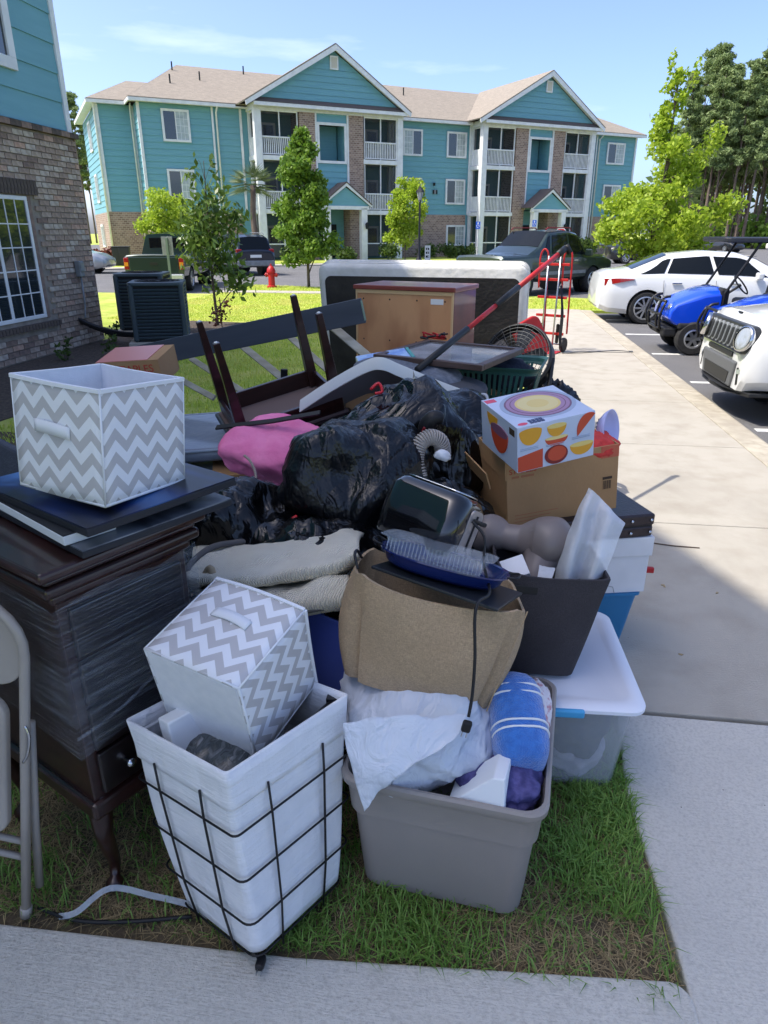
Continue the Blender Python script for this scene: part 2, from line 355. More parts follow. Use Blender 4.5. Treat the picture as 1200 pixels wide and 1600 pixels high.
g2 = blades('lawn_straw', sample(26000, -1.6, 0.575, 1.205, 2.4, lambda x, y, r: r < np.clip(1.0 - patch(x, y), 0.1, 1), 4), 0.02, 0.07, 0.003, M_straw, 1.2, 0.85, 4)
g2['label'] = 'dry straw thatch lying on the bare soil'
def farkeep(x, y, r):
    ok = (x > -8.2) & (x < 0.5) & (y < 25.4 - (x + 8.2) * 0.35) & ~((y > 21.7) & (y < 22.9)) & ~((x < -4.6) & (y < 14.6))
    ok |= (x > 0.5) & (x < 4.7) & (y > 18.1) & (y < 20.8)
    return ok
g3 = blades('lawn_turf', sample(150000, -8.2, 4.7, 5.5, 25.4, farkeep, 5), 0.025, 0.07, 0.012, M_grass_far, 1.1, 0.1, 5)
g3['label'] = 'sunlit mown lawn beyond the heap'

# ================================================================ NEAR HOUSE (brick below, teal lap siding above)
BRICK = [pm('brick_a', S(168, 147, 132), 0.9, S(141, 123, 109), 14, 5, bump=0.5, bsc=60), pm('brick_b', S(185, 168, 152), 0.9, S(156, 138, 123), 12, 5, bump=0.5, bsc=60),
         pm('brick_c', S(143, 120, 107), 0.9, S(116, 100, 91), 12, 5, bump=0.5, bsc=60), pm('brick_d', S(192, 163, 143), 0.9, S(168, 136, 118), 12, 5, bump=0.5, bsc=60),
         pm('brick_e', S(156, 141, 129), 0.9, S(190, 179, 165), 9, 5, bump=0.5, bsc=60)]
M_brickdk = pm('brick_dark', S(98, 86, 78), 0.9, S(74, 65, 60), 12, 5, bump=0.5, bsc=60)
M_mortar = pm('mortar', S(150, 142, 132), 0.95, S(130, 122, 112), 8, 5, bump=0.4, bsc=80)
TEAL = S(112, 164, 174)
M_teal = pm('teal_siding', TEAL, 0.6, S(104, 156, 167), 2.0, 4, 0.3, 0.7, bump=0.08, bsc=50, stretch=(0.6, 0.6, 6))
M_white = pm('white_trim', S(226, 228, 228), 0.5, S(212, 214, 214), 3, 4)
def glassmat(name, c, rough=0.03, alpha=1.0):
    return pm(name, c, rough, spec=0.9, coat=0.6)
M_pane = glassmat('window_glass_dark', S(38, 46, 50))
M_blind = pm('window_blind', S(176, 186, 184), 0.25, S(150, 160, 160), 3, 3, coat=0.5)
house = thing('brick_house', 'near brick and teal siding building with white gridded window beside the air conditioners', 'building')
HX = -6.6
hw = MB().bb(HX - 9, HX - 0.02, -9, 11.64, -0.1, 3.12).build('wall', M_mortar, house)
def hbrick(l, h=0.066, d=0.03): return MB().box((0, 0, 0), (d, l, h))
bm0 = [hbrick(0.236).mesh('brick', m) for m in BRICK]; bh0 = [hbrick(0.112).mesh('brick', m) for m in BRICK]
pieces = []; CH = 0.0813
WY0, WY1, WZ0, WZ1 = 8.55, 10.16, 0.50, 2.24
for c in range(38):
    z = 0.045 + c * CH; off = 0.125 if c % 2 else 0.0; k = 0
    while True:
        y = 11.655 - 0.118 - k * 0.25 - off; k += 1
        if y < 6.2: break
        half = False
        if WZ0 - 0.2 < z < WZ1 + 0.21 and WY0 - 0.2 < y < WY1 + 0.13: continue
        pieces.append((y, z, half))
    if c % 2: pieces.append((11.655 - 0.056, z, True))
pieces.sort(key=lambda p: abs(p[0] - 9.7) + (3 if p[0] < 8.9 + p[1] * 0.3 else 0))
rest = MB()
brick_proto = {}
for i, (y, z, half) in enumerate(pieces):
    v = random.choices(range(5), (4, 4, 2, 1, 3))[0]
    loc = (HX - 0.008 + random.uniform(-0.004, 0.003), y, z)
    if i < 300:
        o = bpy.data.objects.new('brick', (bh0 if half else bm0)[v]); COL.objects.link(o); o.parent = hw; o.location = loc
    else: rest.box(loc, (0.03, 0.112 if half else 0.236, 0.066), mi=v)
kindof(rest.build('brickwork', BRICK, hw), 'stuff')
# rowlock ledge on top of the brick, soldier lintel and sill under the window
def soldier(n, y0, pitch, z, h, w, proud, mat):
    me = MB().box((0, 0, 0), (proud, w, h)).mesh('brick', mat)
    for i in range(n):
        o = bpy.data.objects.new('brick', me); COL.objects.link(o); o.parent = hw; o.location = (HX + proud / 2 - 0.02, y0 + i * pitch, z)
soldier(28, 8.26, 0.0765, 2.35, 0.2, 0.066, 0.05, M_brickdk)
soldier(28, 8.26, 0.0765, 0.45, 0.075, 0.066, 0.09, M_brickdk)
me = [MB().box((0, 0, 0), (0.12, 0.236, 0.075)).mesh('brick', m) for m in (M_brickdk, BRICK[2])]
for i in range(14):
    o = bpy.data.objects.new('brick', me[i % 2]); COL.objects.link(o); o.parent = hw; o.location = (HX + 0.0, 11.56 - i * 0.246, 3.16)
# siding planks, each its own lapped board
AP_Y, AP_Z, EV_Z = -1.5, 13.55, 6.25  # unseen gable roofline, shaped to cast the shade edge across the walk
def rake(y): return EV_Z + (AP_Z - EV_Z) * (12.1 - y) / (12.1 - AP_Y) if y > AP_Y else AP_Z - 0.53 * (AP_Y - y)
core = MB().prism([(-9, 3.12), (11.55, 3.12), (11.55, EV_Z + 0.05), (AP_Y, AP_Z - 0.2), (-9, rake(-9) - 0.2)], HX - 9, HX - 0.06, 'x').build('wall', M_teal, house)
for k in range(22):
    z0 = 3.22 + k * 0.385; z1 = z0 + 0.395
    ymax = 11.5 if z1 < EV_Z else min(11.5, 12.1 - (z1 - EV_Z) / 0.5405 - 0.15)
    ymin = -8.9 if z1 < 7 else max(-8.9, AP_Y - (AP_Z - z1) / 0.53 + 0.2)
    if ymax - ymin < 0.6: break
    MB().prism([(HX - 0.055, z0), (HX - 0.02, z0), (HX - 0.04, z1), (HX - 0.055, z1)], ymin, ymax, 'y').build('plank', M_teal, core)
for k in range(8):      # end wall planks
    z0 = 3.22 + k * 0.385
    MB().prism([(11.555, z0), (11.59, z0), (11.57, z0 + 0.395), (11.555, z0 + 0.395)], HX - 9, HX - 0.08, 'x').build('plank', M_teal, core)
MB().bb(HX - 0.1, HX - 0.005, 11.5, 11.62, 3.2, EV_Z + 0.1).build('corner_trim', M_white, house)
M_shingle = pm('roof_shingle', S(158, 148, 133), 0.95, S(134, 125, 112), 3.0, 8, 0.3, 0.7, bump=0.5, bsc=25, stretch=(1, 1, 5), c3=S(120, 114, 108), sc3=14)
rf = MB(); rf.prism([(12.1, EV_Z), (AP_Y, AP_Z), (-9.5, rake(-9.5)), (-9.5, rake(-9.5) + 0.16), (AP_Y, AP_Z + 0.16), (12.15, EV_Z + 0.13)], HX - 9, HX + 0.4, 'x')
rf.build('roof', M_shingle, house)
# windows
def house_window(y0, y1, z0, z1, cols, rows):
    fr = MB()
    t = 0.055; x0, x1 = HX - 0.03, HX + 0.004
    for a, b, c, d in ((y0, y1, z0, z0 + t), (y0, y1, z1 - t, z1), (y0, y0 + t, z0 + t, z1 - t), (y1 - t, y1, z0 + t, z1 - t)): fr.bb(x0, x1, a, b, c, d)
    ym = (y0 + y1) / 2; fr.bb(x0, x1 - 0.004, ym - 0.03, ym + 0.03, z0 + t, z1 - t)
    w = fr.build('window', M_white, house, bevel=0.006)
    for s, (a, b) in enumerate(((y0 + t, ym - 0.03), (ym + 0.03, y1 - t))):
        MB().bb(HX - 0.018, HX - 0.012, a, b, z0 + t, z1 - t).build('pane', M_pane, w)
        mu = MB()
        for i in range(1, cols): yy = a + (b - a) * i / cols; mu.bb(HX - 0.012, HX - 0.004, yy - 0.008, yy + 0.008, z0 + t, z1 - t)
        for i in range(1, rows): zz = z0 + t + (z1 - z0 - 2 * t) * i / rows; mu.bb(HX - 0.012, HX - 0.005, a, b, zz - 0.008, zz + 0.008)
        mu.build('muntin', M_white, w)
    return w
house_window(WY0 - 0.02, WY1 - 0.05, WZ0 + 0.05, WZ1 - 0.01, 3, 5)
for a, b, c, d in ((WY0 - 0.25, WY0 - 0.06, WZ0 + 0.04, WZ1), (WY1 - 0.04, WY1 + 0.04, WZ0 + 0.04, WZ1)): MB().bb(HX - 0.012, HX - 0.002, a, b, c, d).build('window_reveal', BRICK[2], house)
MB().bb(HX - 9, HX + 0.004, 11.64, 11.665, 0, 3.12).build('end_brickwork', BRICK[0], house)
w2 = MB()
for a, b, c, d in ((8.5, 10.42, 3.83, 3.98), (8.5, 10.42, 5.9, 6.05), (8.5, 8.65, 3.98, 5.9), (10.27, 10.42, 3.98, 5.9)): w2.bb(HX - 0.03, HX + 0.02, a, b, c, d)
w2o = w2.build('window', M_white, house, bevel=0.006)
for a, b in ((8.65, 9.44), (9.48, 10.27)): MB().bb(HX - 0.03, HX - 0.012, a, b, 3.98, 5.9).build('pane', M_pane, w2o)
# meter box, conduit and refrigerant lines
M_grey = pm('grey_metal', S(138, 142, 144), 0.45, S(120, 124, 126), 8, 4, metal=0.3)
M_black = pm('black_rubber', S(24, 24, 26), 0.55)
eb = thing('electrical_box', 'small grey electrical disconnect box on the brick wall', 'electrical box', (HX + 0.055, 11.12, 1.2))
MB().box((0, 0, 0), (0.09, 0.13, 0.24)).build('body', M_grey, eb, bevel=0.012)
MB().box((0.05, 0.0, 0.03), (0.02, 0.11, 0.15)).build('cover', M_grey, eb, bevel=0.008)
MB().tube([(0, 0, -0.1), (0, 0, -0.55), (0.01, -0.06, -0.72), (0.02, -0.1, -0.76)], 0.014, 8).build('conduit', M_grey, eb, True)
ln = thing('refrigerant_lines', 'bundle of black insulated lines running from the brick wall to the units', 'pipe', (HX, 10.95, 0.42))
for i, (a, b) in enumerate(((0, 0), (0.03, -0.03), (-0.03, 0.03), (0.05, 0.02))):
    MB().tube(spl([(-0.02, a * .5, b), (0.2, 0.05 + a, -0.12 + b), (0.5, 0.12 + a, -0.22 + b * 1.2), (0.78, 0.15 + a, -0.25 + b), (1.0, 0.2, -0.25 + b)], 6), 0.018 + 0.006 * (i == 0), 8).build('pipe', M_black, ln, True)

# ---------------------------------------------------------------- air conditioner condensers
M_ac = pm('condenser_paint', S(66, 80, 86), 0.45, S(56, 69, 75), 4, 4); M_acd = pm('condenser_dark', S(18, 20, 22), 0.7)
def condenser(x, y, rz, w, h, label):
    t = thing('air_conditioner', label, 'air conditioner', (x, y, 0), rad(rz), 'condensing units by the brick wall')
    MB().box((0, 0, 0.03), (w + 0.16, w + 0.16, 0.09)).build('pad', M_conc, t, bevel=0.01)
    MB().box((0, 0, 0.075 + h / 2 - 0.02), (w - 0.05, w - 0.05, h - 0.04)).build('core', M_acd, t)
    for a in (-1, 1):
        for b in (-1, 1): MB().box((a * (w / 2 - 0.04), b * (w / 2 - 0.04), 0.075 + h / 2), (0.085, 0.085, h - 0.02)).build('corner_post', M_ac, t, bevel=0.025)
    MB().prism(rrect(w + 0.02, w + 0.02, 0.1), h + 0.03, h + 0.085, 'z').build('top', M_ac, t, bevel=0.015)
    fan = MB()
    for k in range(9): fan.tube([(0.02 * math.cos(k), 0.02 * math.sin(k), h + 0.1)] + [(w * 0.42 * math.cos(k * 0.698), w * 0.42 * math.sin(k * 0.698), h + 0.09)], 0.004, 5)
    for r in (0.12, 0.2, 0.28, 0.36): fan.tube([(r * math.cos(a * 0.3927), r * math.sin(a * 0.3927), h + 0.092) for a in range(16)], 0.004, 5, loop=True)
    fan.build('fan_guard', M_acd, t)
    n = 15; sl = MB().box((0, 0, 0), (w - 0.16, 0.02, 0.034)); sl_m = sl.mesh('slat', M_ac)
    for f in range(4):
        for i in range(n):
            o = bpy.data.objects.new('slat', sl_m); COL.objects.link(o); o.parent = t
            a = f * math.pi / 2; d = w / 2 - 0.012
            o.location = (math.sin(a) * d, -math.cos(a) * d, 0.14 + i * (h - 0.12) / n); o.rotation_euler = (rad(32), 0, a)
    MB().box((w / 2 + 0.003, 0.1, h * 0.78), (0.004, 0.12, 0.07)).build('rating_label', pm('label_paper', S(190, 170, 160), 0.6), t)
    return t
condenser(-5.38, 11.42, 20, 0.86, 0.92, 'dark grey louvred condenser standing in front of its twin, rating label on its side')
condenser(-6.28, 12.75, 14, 0.86, 0.98, 'dark grey louvred condenser half hidden behind the other unit by the brick corner')
# ================================================================ FAR APARTMENT BUILDING
M_brickfar = pm('brick_far', S(164, 140, 124), 0.9, S(140, 116, 102), 3, 5)
def _bricktex(m, sc):
    N = m.node_tree.nodes; L = m.node_tree.links; b = bsdf(m); vec, sp = coords(m)
    cb = N.new('ShaderNodeCombineXYZ'); L.new(mnode(m, 'ADD', sp[0], sp[1]), cb.inputs[0]); L.new(sp[2], cb.inputs[1])
    bt = N.new('ShaderNodeTexBrick'); bt.inputs['Scale'].default_value = sc; bt.inputs['Color1'].default_value = S(160, 136, 122); bt.inputs['Color2'].default_value = S(122, 100, 90)
    bt.inputs['Mortar'].default_value = S(186, 176, 164); bt.inputs['Mortar Size'].default_value = 0.018; L.new(cb.outputs[0], bt.inputs[0]); L.new(bt.outputs[0], b.inputs['Base Color'])
_bricktex(M_brickfar, 2.1)
M_screen = pm('insect_screen', S(30, 34, 36), 0.8, alpha=0.62)
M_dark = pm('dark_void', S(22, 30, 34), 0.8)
M_rail = M_white
apt = thing('apartment_building', 'three-storey teal siding apartment block with gabled screened porches across the lot', 'building', (-21.4, 45.5, -0.03), math.atan2(0.556, 0.831))
LAP = 0.36
def siding(x0, x1, z0, z1, v, name='siding', flip=False, par=None):     # lapped boards on plane y=v (or x=v when flip)
    mb = MB(); z = z0
    while z < z1 - 0.01:
        t = min(z + LAP, z1); 
        if flip: mb.add([(v - 0.03, x0, z), (v - 0.03, x1, z), (v, x1, t), (v, x0, t), (v, x0, z), (v, x1, z)], [(0, 1, 2, 3), (0, 4, 5, 1)])
        else: mb.add([(x0, v - 0.03, z), (x1, v - 0.03, z), (x1, v, t), (x0, v, t), (x0, v, z), (x1, v, z)], [(0, 1, 2, 3), (0, 4, 5, 1)])
        z = t
    return mb.build(name, M_teal, par or apt)
def win(x0, x1, z0, z1, v, flip=False, style=0):
    c = 0.13; mb = MB(); B = (lambda a, b, y0, y1, z0, z1: mb.bb(y0, y1, a, b, z0, z1)) if flip else (lambda a, b, y0, y1, z0, z1: mb.bb(a, b, y0, y1, z0, z1))
    for a, b, c0, d in ((x0, x1, z0, z0 + c), (x0, x1, z1 - c, z1), (x0, x0 + c, z0 + c, z1 - c), (x1 - c, x1, z0 + c, z1 - c)): B(a, b, v - 0.09, v, c0, d)
    xm = (x0 + x1) / 2; B(xm - 0.035, xm + 0.035, v - 0.075, v, z0 + c, z1 - c)
    w = mb.build('window', M_white, apt)
    for s, (a, b) in enumerate(((x0 + c, xm - 0.035), (xm + 0.035, x1 - c))):
        mb = MB(); (mb.bb(v - 0.055, v - 0.04, a, b, z0 + c, z1 - c) if flip else mb.bb(a, b, v - 0.055, v - 0.04, z0 + c, z1 - c)); mb.build('pane', M_pane if (s + style) % 2 == 0 else M_blind, w)
        if (s + style) % 2:
            mb = MB()
            for i in (1, 2): xx = a + (b - a) * i / 3; (mb.bb(v - 0.062, v - 0.056, xx - 0.01, xx + 0.01, z0 + c, z1 - c) if flip else mb.bb(xx - 0.01, xx + 0.01, v - 0.062, v - 0.056, z0 + c, z1 - c))
            for i in (1, 2, 3): zz = z0 + c + (z1 - z0 - 2 * c) * i / 4; (mb.bb(v - 0.062, v - 0.056, a, b, zz - 0.01, zz + 0.01) if flip else mb.bb(a, b, v - 0.062, v - 0.056, zz - 0.01, zz + 0.01))
            mb.build('muntin', M_white, w)
def bwall(x0, x1, y0, y1, z0, z1, mat, name='wall', par=None): return MB().bb(x0, x1, y0, y1, z0, z1).build(name, mat, par or apt)
# cores
bwall(0, 40.2, 0.05, 14, 0, 9.15, M_teal); bwall(-2.2, 0.0, 1.85, 12, 0, 9.15, M_teal)
# brick base (proud 3 cm) and siding above
BZ = 3.02
bwall(-0.03, 6.0, -0.03, 0.3, 0, BZ, M_brickfar, 'brick_base'); bwall(17.5, 23.6, -0.03, 0.3, 0, BZ, M_brickfar, 'brick_base'); bwall(34.4, 40.23, -0.03, 0.3, 0, BZ, M_brickfar, 'brick_base')
bwall(-2.23, -0.03, 1.79, 2.1, 0, BZ, M_brickfar, 'brick_base'); bwall(-2.26, -2.1, 1.8, 12, 0, BZ - 0.004, M_brickfar, 'brick_base'); bwall(-0.06, 0.1, -0.026, 1.79, 0, BZ - 0.004, M_brickfar, 'brick_base')
siding(0.0, 6.4, BZ, 9.1, 0.04); siding(17.2, 24.0, BZ, 9.1, 0.04); siding(34.2, 40.2, BZ, 9.1, 0.04)
siding(-2.2, 0.0, BZ, 9.1, 1.84); siding(1.84, 12, BZ, 9.1, -2.21, flip=True); siding(0.04, 1.8, BZ, 9.1, -0.01, flip=True)
tr = [(-0.06, 0.1, -0.06, 0.1), (-2.28, -2.1, 1.74, 1.92), (-0.16, -0.02, 1.74, 1.8), (4.45, 4.57, -0.05, 0.0), (40.1, 40.26, -0.06, 0.1), (35.9, 36.0, -0.05, 0.0), (6.25, 6.4, -0.05, 0), (17.25, 17.4, -0.05, 0), (23.7, 23.85, -0.05, 0)]
for a, b, c, d in tr: bwall(a, b, c, d, BZ if b - a > 0.13 else 0.1, 9.1, M_white, 'corner_trim')
for x in (4.75, 36.15): MB().tube([(x, -0.5, 9.2), (x, -0.45, 9.05), (x, -0.1, 8.8), (x, -0.09, 0.2)], 0.06, 8).build('downspout', M_white, apt, True)
MB().tube([(-0.22, 1.3, 9.2), (-0.2, 1.7, 8.95), (-0.2, 1.7, 0.2)], 0.06, 8).build('downspout', M_white, apt, True)
MB().tube([(-2.36, 1.5, 9.2), (-2.34, 1.7, 8.95), (-2.34, 1.7, 0.2)], 0.06, 8).build('downspout', M_white, apt, True)
for z0, z1 in ((7.04, 8.84), (3.7, 5.5)): win(1.34, 3.05, z0, z1, 0.0, style=0)
win(1.4, 3.0, 0.75, 2.1, -0.03)
for z0, z1 in ((6.93, 8.65), (3.75, 5.5)): win(18.1, 19.7, z0, z1, 0.0, style=1); win(21.75, 23.45, z0, z1, 0.0); win(37.1, 39.0, z0 + 0.1, z1, 0.0)
win(21.9, 23.6, 0.8, 2.3, -0.03); win(37.2, 39.0, 0.8, 2.3, -0.03)
for z0, z1 in ((6.9, 8.7), (3.7, 5.5)): win(6.3, 7.9, z0, z1, -2.22, flip=True)
win(6.3, 7.9, 0.8, 2.3, -2.26, flip=True)
for x, z in ((20.85, 4.45),):
    o = bwall(x - 0.2, x + 0.2, -0.05, 0, z, z + 0.28, M_grey, 'unit_sign')
    for s in (-1, 1): bwall(x + s * 0.14 - 0.06, x + s * 0.14 + 0.06, -0.056, -0.051, z, z + 0.28, M_dark, 'marking', o)
MB().lathe([(0.0, -0.1), (0.09, -0.1), (0.09, 0.1), (0.0, 0.12)], 10, Matrix.Translation((20.7, -0.15, 5.1))).build('wall_lamp', M_dark, apt)
# soffit / fascia and hip roof
def roofpoly(pts, name='roof'): return MB().add(pts, [list(range(len(pts)))]).build(name, M_shingle, apt, solid=0.08)
E0 = 9.28; RZ = 12.5; o_ = 0.55
roofpoly([(-o_, -o_, E0), (40.2 + o_, -o_, E0), (36.2, 7, RZ), (4.0, 7, RZ)]); roofpoly([(40.2 + o_, 14.5, E0), (-o_, 14.5, E0), (4.0, 7, RZ), (36.2, 7, RZ)])
roofpoly([(40.2 + o_, -o_, E0), (40.2 + o_, 14.5, E0), (36.2, 7, RZ)])
roofpoly([(-o_, 14.5, E0), (-o_, -o_, E0), (4.0, 7, RZ)])
roofpoly([(-2.2 - o_, 1.8 - o_, E0), (3, 1.8 - o_, E0), (3.2, 6.2, 11.15), (0.4, 6.2, 11.15)]); roofpoly([(-2.2 - o_, 12, E0), (-2.2 - o_, 1.8 - o_, E0), (0.4, 6.2, 11.15), (0.4, 8, 11.15)])
for a, b, c, d in ((-o_, 5.9, -o_ - 0.04, -o_ + 0.04), (17.7, 23.6, -o_ - 0.04, -o_ + 0.04), (34.6, 40.2 + o_, -o_ - 0.04, -o_ + 0.04), (-o_ - 0.04, -o_ + 0.04, -o_ + 0.04, 1.3), (-2.2 - o_, -o_ - 0.05, 1.8 - o_ - 0.04, 1.8 - o_ + 0.04), (-2.2 - o_ - 0.04, -2.2 - o_ + 0.04, 1.3, 12)):
    bwall(a, b, c, d, E0 - 0.2, E0 - 0.02, M_white, 'gutter')
bwall(-o_ + 0.05, 40.7, -o_ + 0.05, 0.0, E0 - 0.16, E0 - 0.1, M_white, 'soffit'); bwall(-2.7, -0.5, 1.3, 1.8, E0 - 0.16, E0 - 0.1, M_white, 'soffit'); bwall(-2.7, -2.25, 1.3, 12, E0 - 0.166, E0 - 0.106, M_white, 'soffit')
for x, y in ((2.6, 2.6), (4.8, 3.8), (3.4, 5.6), (8.5, 6.2), (20.5, 4.6), (33, 6.8)):
    z = E0 + (y + o_) / 7.55 * (RZ - E0)
    MB().tube([(x, y, z - 0.1), (x, y, z + 0.55)], 0.05, 8).build('roof_vent', M_dark, apt)
def bay(x0, x1, ax, az, pj=-1.8):
    L, Rr = x0, x1; P = 0.42
    # corner posts
    for x in (L, Rr - P): bwall(x, x + P, pj, pj + P, 0, 9.0, M_white, 'post')
    for x in (L + 0.06, Rr - 0.36): bwall(x, x + 0.3, -0.32, -0.02, 0, 9.0, M_white, 'post')
    bwall(L - 0.02, Rr + 0.02, pj - 0.02, -0.05, 8.95, 9.3, M_white, 'beam')
    b0, b1 = L + 3.0, Rr - 3.0       # brick piers: b0..b0+1.05 and b1-1.05..b1
    pier = ((b0, b0 + 1.06), (b1 - 1.06, b1))
    for a, b in pier: bwall(a, b, pj + 0.02, -0.06, 0, 8.95, M_brickfar, 'brick_pier')
    m0, m1 = b0 + 1.06, b1 - 1.06
    # middle teal panel with the tall stair opening
    w0, w1, wz0, wz1 = (m0 + m1) / 2 - 1.05, (m0 + m1) / 2 + 1.05, 6.05, 8.45
    siding(m0, m1, 3.4, wz0, pj + 0.14); siding(m0, m1, wz1, 8.95, pj + 0.14); siding(m0, w0, wz0, wz1, pj + 0.14); siding(w1, m1, wz0, wz1, pj + 0.14)
    for x in (m0, m1 - 0.12): bwall(x, x + 0.12, pj + 0.03, pj + 0.13, 3.4, 8.95, M_white, 'trim')
    f = MB()
    for a, b, c, d in ((w0, w1, wz0, wz0 + 0.16), (w0, w1, wz1 - 0.16, wz1), (w0, w0 + 0.16, wz0 + 0.16, wz1 - 0.16), (w1 - 0.16, w1, wz0 + 0.16, wz1 - 0.16)): f.bb(a, b, pj + 0.04, pj + 0.12, c, d)
    fo = f.build('window', M_white, apt); bwall(w0 + 0.16, w1 - 0.16, pj + 1.5, pj + 1.55, wz0, wz1, M_teal, 'back_wall', fo)
    for x in (w0 + 0.05, w1 - 0.1): bwall(x, x + 0.05, pj + 0.14, pj + 1.5, wz0, wz1, M_teal, 'side_wall', fo)
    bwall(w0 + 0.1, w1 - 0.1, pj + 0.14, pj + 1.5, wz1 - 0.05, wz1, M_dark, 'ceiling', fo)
    # porches: floors, back doors, screens, rails
    for (a, b, side) in ((L, b0, -1), (b1, Rr, 1)):
        for i, fz in enumerate((0.05, 3.1, 6.28)):
            zt = (3.0, 6.18, 8.95)[i]
            if i: bwall(a + 0.01, b - 0.01, pj + 0.03, -0.05, fz - 0.16, fz + 0.1, M_white, 'porch_floor')
            bwall(a + 0.9, a + 1.9, -0.12, -0.06, fz + 0.1, fz + 2.15, M_white, 'door'); bwall(a + 1.05, a + 1.75, -0.135, -0.125, fz + 0.9, fz + 2.0, M_pane, 'door_glass')
            xa, xb = (a + P, b - 0.1) if side < 0 else (a + 0.1, b - P); xm = (xa + xb) / 2
            g = MB()
            for x in (xa, xm - 0.03, xb - 0.06): g.bb(x, x + 0.06, pj + 0.1, pj + 0.2, fz + 0.1, zt)
            g.bb(xa, xb, pj + 0.11, pj + 0.19, zt - 0.08, zt)
            if i == 0: g.bb(xa, xb, pj + 0.11, pj + 0.19, 1.0, 1.08)
            else:
                g.bb(xa, xb, pj + 0.08, pj + 0.2, fz + 1.12, fz + 1.2); g.bb(xa, xb, pj + 0.09, pj + 0.19, fz + 0.16, fz + 0.22)
            g.build('screen_frame', M_white, apt)
            MB().add([(xa, pj + 0.22, fz + 0.1), (xb, pj + 0.22, fz + 0.1), (xb, pj + 0.22, zt), (xa, pj + 0.22, zt)], [(0, 1, 2, 3)]).build('screen', M_screen, apt)
            if i:
                r = MB(); n = int((xb - xa) / 0.13)
                for k in range(n): x = xa + (k + 0.5) * (xb - xa) / n; r.bb(x - 0.028, x + 0.028, pj + 0.12, pj + 0.17, fz + 0.2, fz + 1.14)
                kindof(r.build('balusters', M_white, apt), 'stuff')
            # side opening towards the end
            sx = L + 0.2 if side < 0 else Rr - 0.2
            if i: MB().bb(sx - 0.04, sx + 0.04, pj + P, -0.32, fz + 0.14, fz + 1.2).build('side_rail', M_white, apt)
            else: MB().bb(sx - 0.04, sx + 0.04, pj + P, -0.32, 1.0, 1.08).build('side_rail', M_white, apt)
            MB().bb(sx - 0.045, sx + 0.045, pj + P, -0.32, zt - 0.1, zt).build('side_header', M_white, apt)
            MB().add([(sx, pj + P, fz), (sx, -0.32, fz), (sx, -0.32, zt), (sx, pj + P, zt)], [(0, 1, 2, 3)]).build('screen', M_screen, apt)
    # gable: teal triangle, rakes, skirt roof
    e0, e1, ez = L - 0.65, Rr + 0.35, 9.3; yg = pj - 0.15
    gz = lambda x: ez + (az - ez) * ((x - e0) / (ax - e0) if x < ax else (e1 - x) / (e1 - ax))
    mb = MB(); z = ez + 0.28
    while z < az - 0.5:
        t = z + LAP; xl = e0 + (z - ez + 0.3) / (az - ez) * (ax - e0); xr = e1 - (z - ez + 0.3) / (az - ez) * (e1 - ax)
        xl2 = e0 + (t - ez + 0.3) / (az - ez) * (ax - e0); xr2 = e1 - (t - ez + 0.3) / (az - ez) * (e1 - ax)
        if xr2 < xl2: break
        mb.add([(xl, yg - 0.03, z), (xr, yg - 0.03, z), (xr2, yg, t), (xl2, yg, t)], [(0, 1, 2, 3)]); z = t
    mb.build('gable_siding', M_teal, apt)
    MB().prism([(e0 + 0.6, ez), (e1 - 0.6, ez), (ax, az - 0.3)], yg + 0.02, yg + 0.1, 'y').build('gable_wall', M_teal, apt)
    g = MB()
    for s, xe in ((1, e0), (-1, e1)):
        g.prism([(xe, ez - 0.05), (xe + s * 0.05, ez - 0.28), (ax, az - 0.36), (ax, az - 0.02)], yg - 0.42, yg - 0.34, 'y')
        g.prism([(xe + s * 0.15, ez - 0.12), (ax, az - 0.22), (ax, az - 0.16), (xe + s * 0.15, ez - 0.06)], yg - 0.34, yg + 0.02, 'y')
    g.build('rake_trim', M_white, apt)
    MB().prism([(yg - 0.36, ez), (yg - 0.05, ez + 0.26), (yg - 0.03, ez + 0.2), (yg - 0.03, ez - 0.03)], e0 + 0.35, e1 - 0.35, 'x').build('skirt_roof', pm('shingle_dark', S(92, 84, 82), 0.95), apt)
    bwall(L - 0.1, Rr + 0.1, yg - 0.34, yg - 0.2, ez - 0.22, ez - 0.02, M_white, 'gutter')
    v = bwall(ax - 0.28, ax + 0.28, yg - 0.1, yg - 0.02, az - 1.35, az - 0.6, M_white, 'gable_vent'); bwall(ax - 0.2, ax + 0.2, yg - 0.11, yg - 0.101, az - 1.27, az - 0.68, pm('vent_grey', S(196, 190, 176), 0.7), 'louvre', v)
    for xe in (e0, e1):
        roofpoly([(xe, yg - 0.42, ez), (ax, yg - 0.42, az), (ax, 7.4, az), (xe, 1.8, ez)])
    # portico with its own little gable
    pc = (m0 + m1) / 2 + 0.35; pv = -3.1; hw = 1.85
    for x in (pc - hw + 0.3, pc + hw - 0.72): bwall(x, x + 0.42, pv, pv + 0.42, 0, 3.3, M_white, 'portico_post')
    MB().prism([(pc - hw + 0.2, 3.3), (pc + hw - 0.2, 3.3), (pc + hw - 0.2, 3.5), (pc, 4.55), (pc - hw + 0.2, 3.5)], pv + 0.05, pv + 0.12, 'y').build('portico_gable', M_teal, apt)
    bwall(pc - hw + 0.15, pc + hw - 0.15, pv, pv + 0.3, 3.2, 3.42, M_white, 'portico_beam')
    g = MB()
    for s in (-1, 1): g.prism([(pc + s * hw, 3.35), (pc + s * hw, 3.5), (pc, 4.85), (pc, 4.62)], pv - 0.12, pv - 0.04, 'y')
    g.build('portico_trim', M_white, apt)
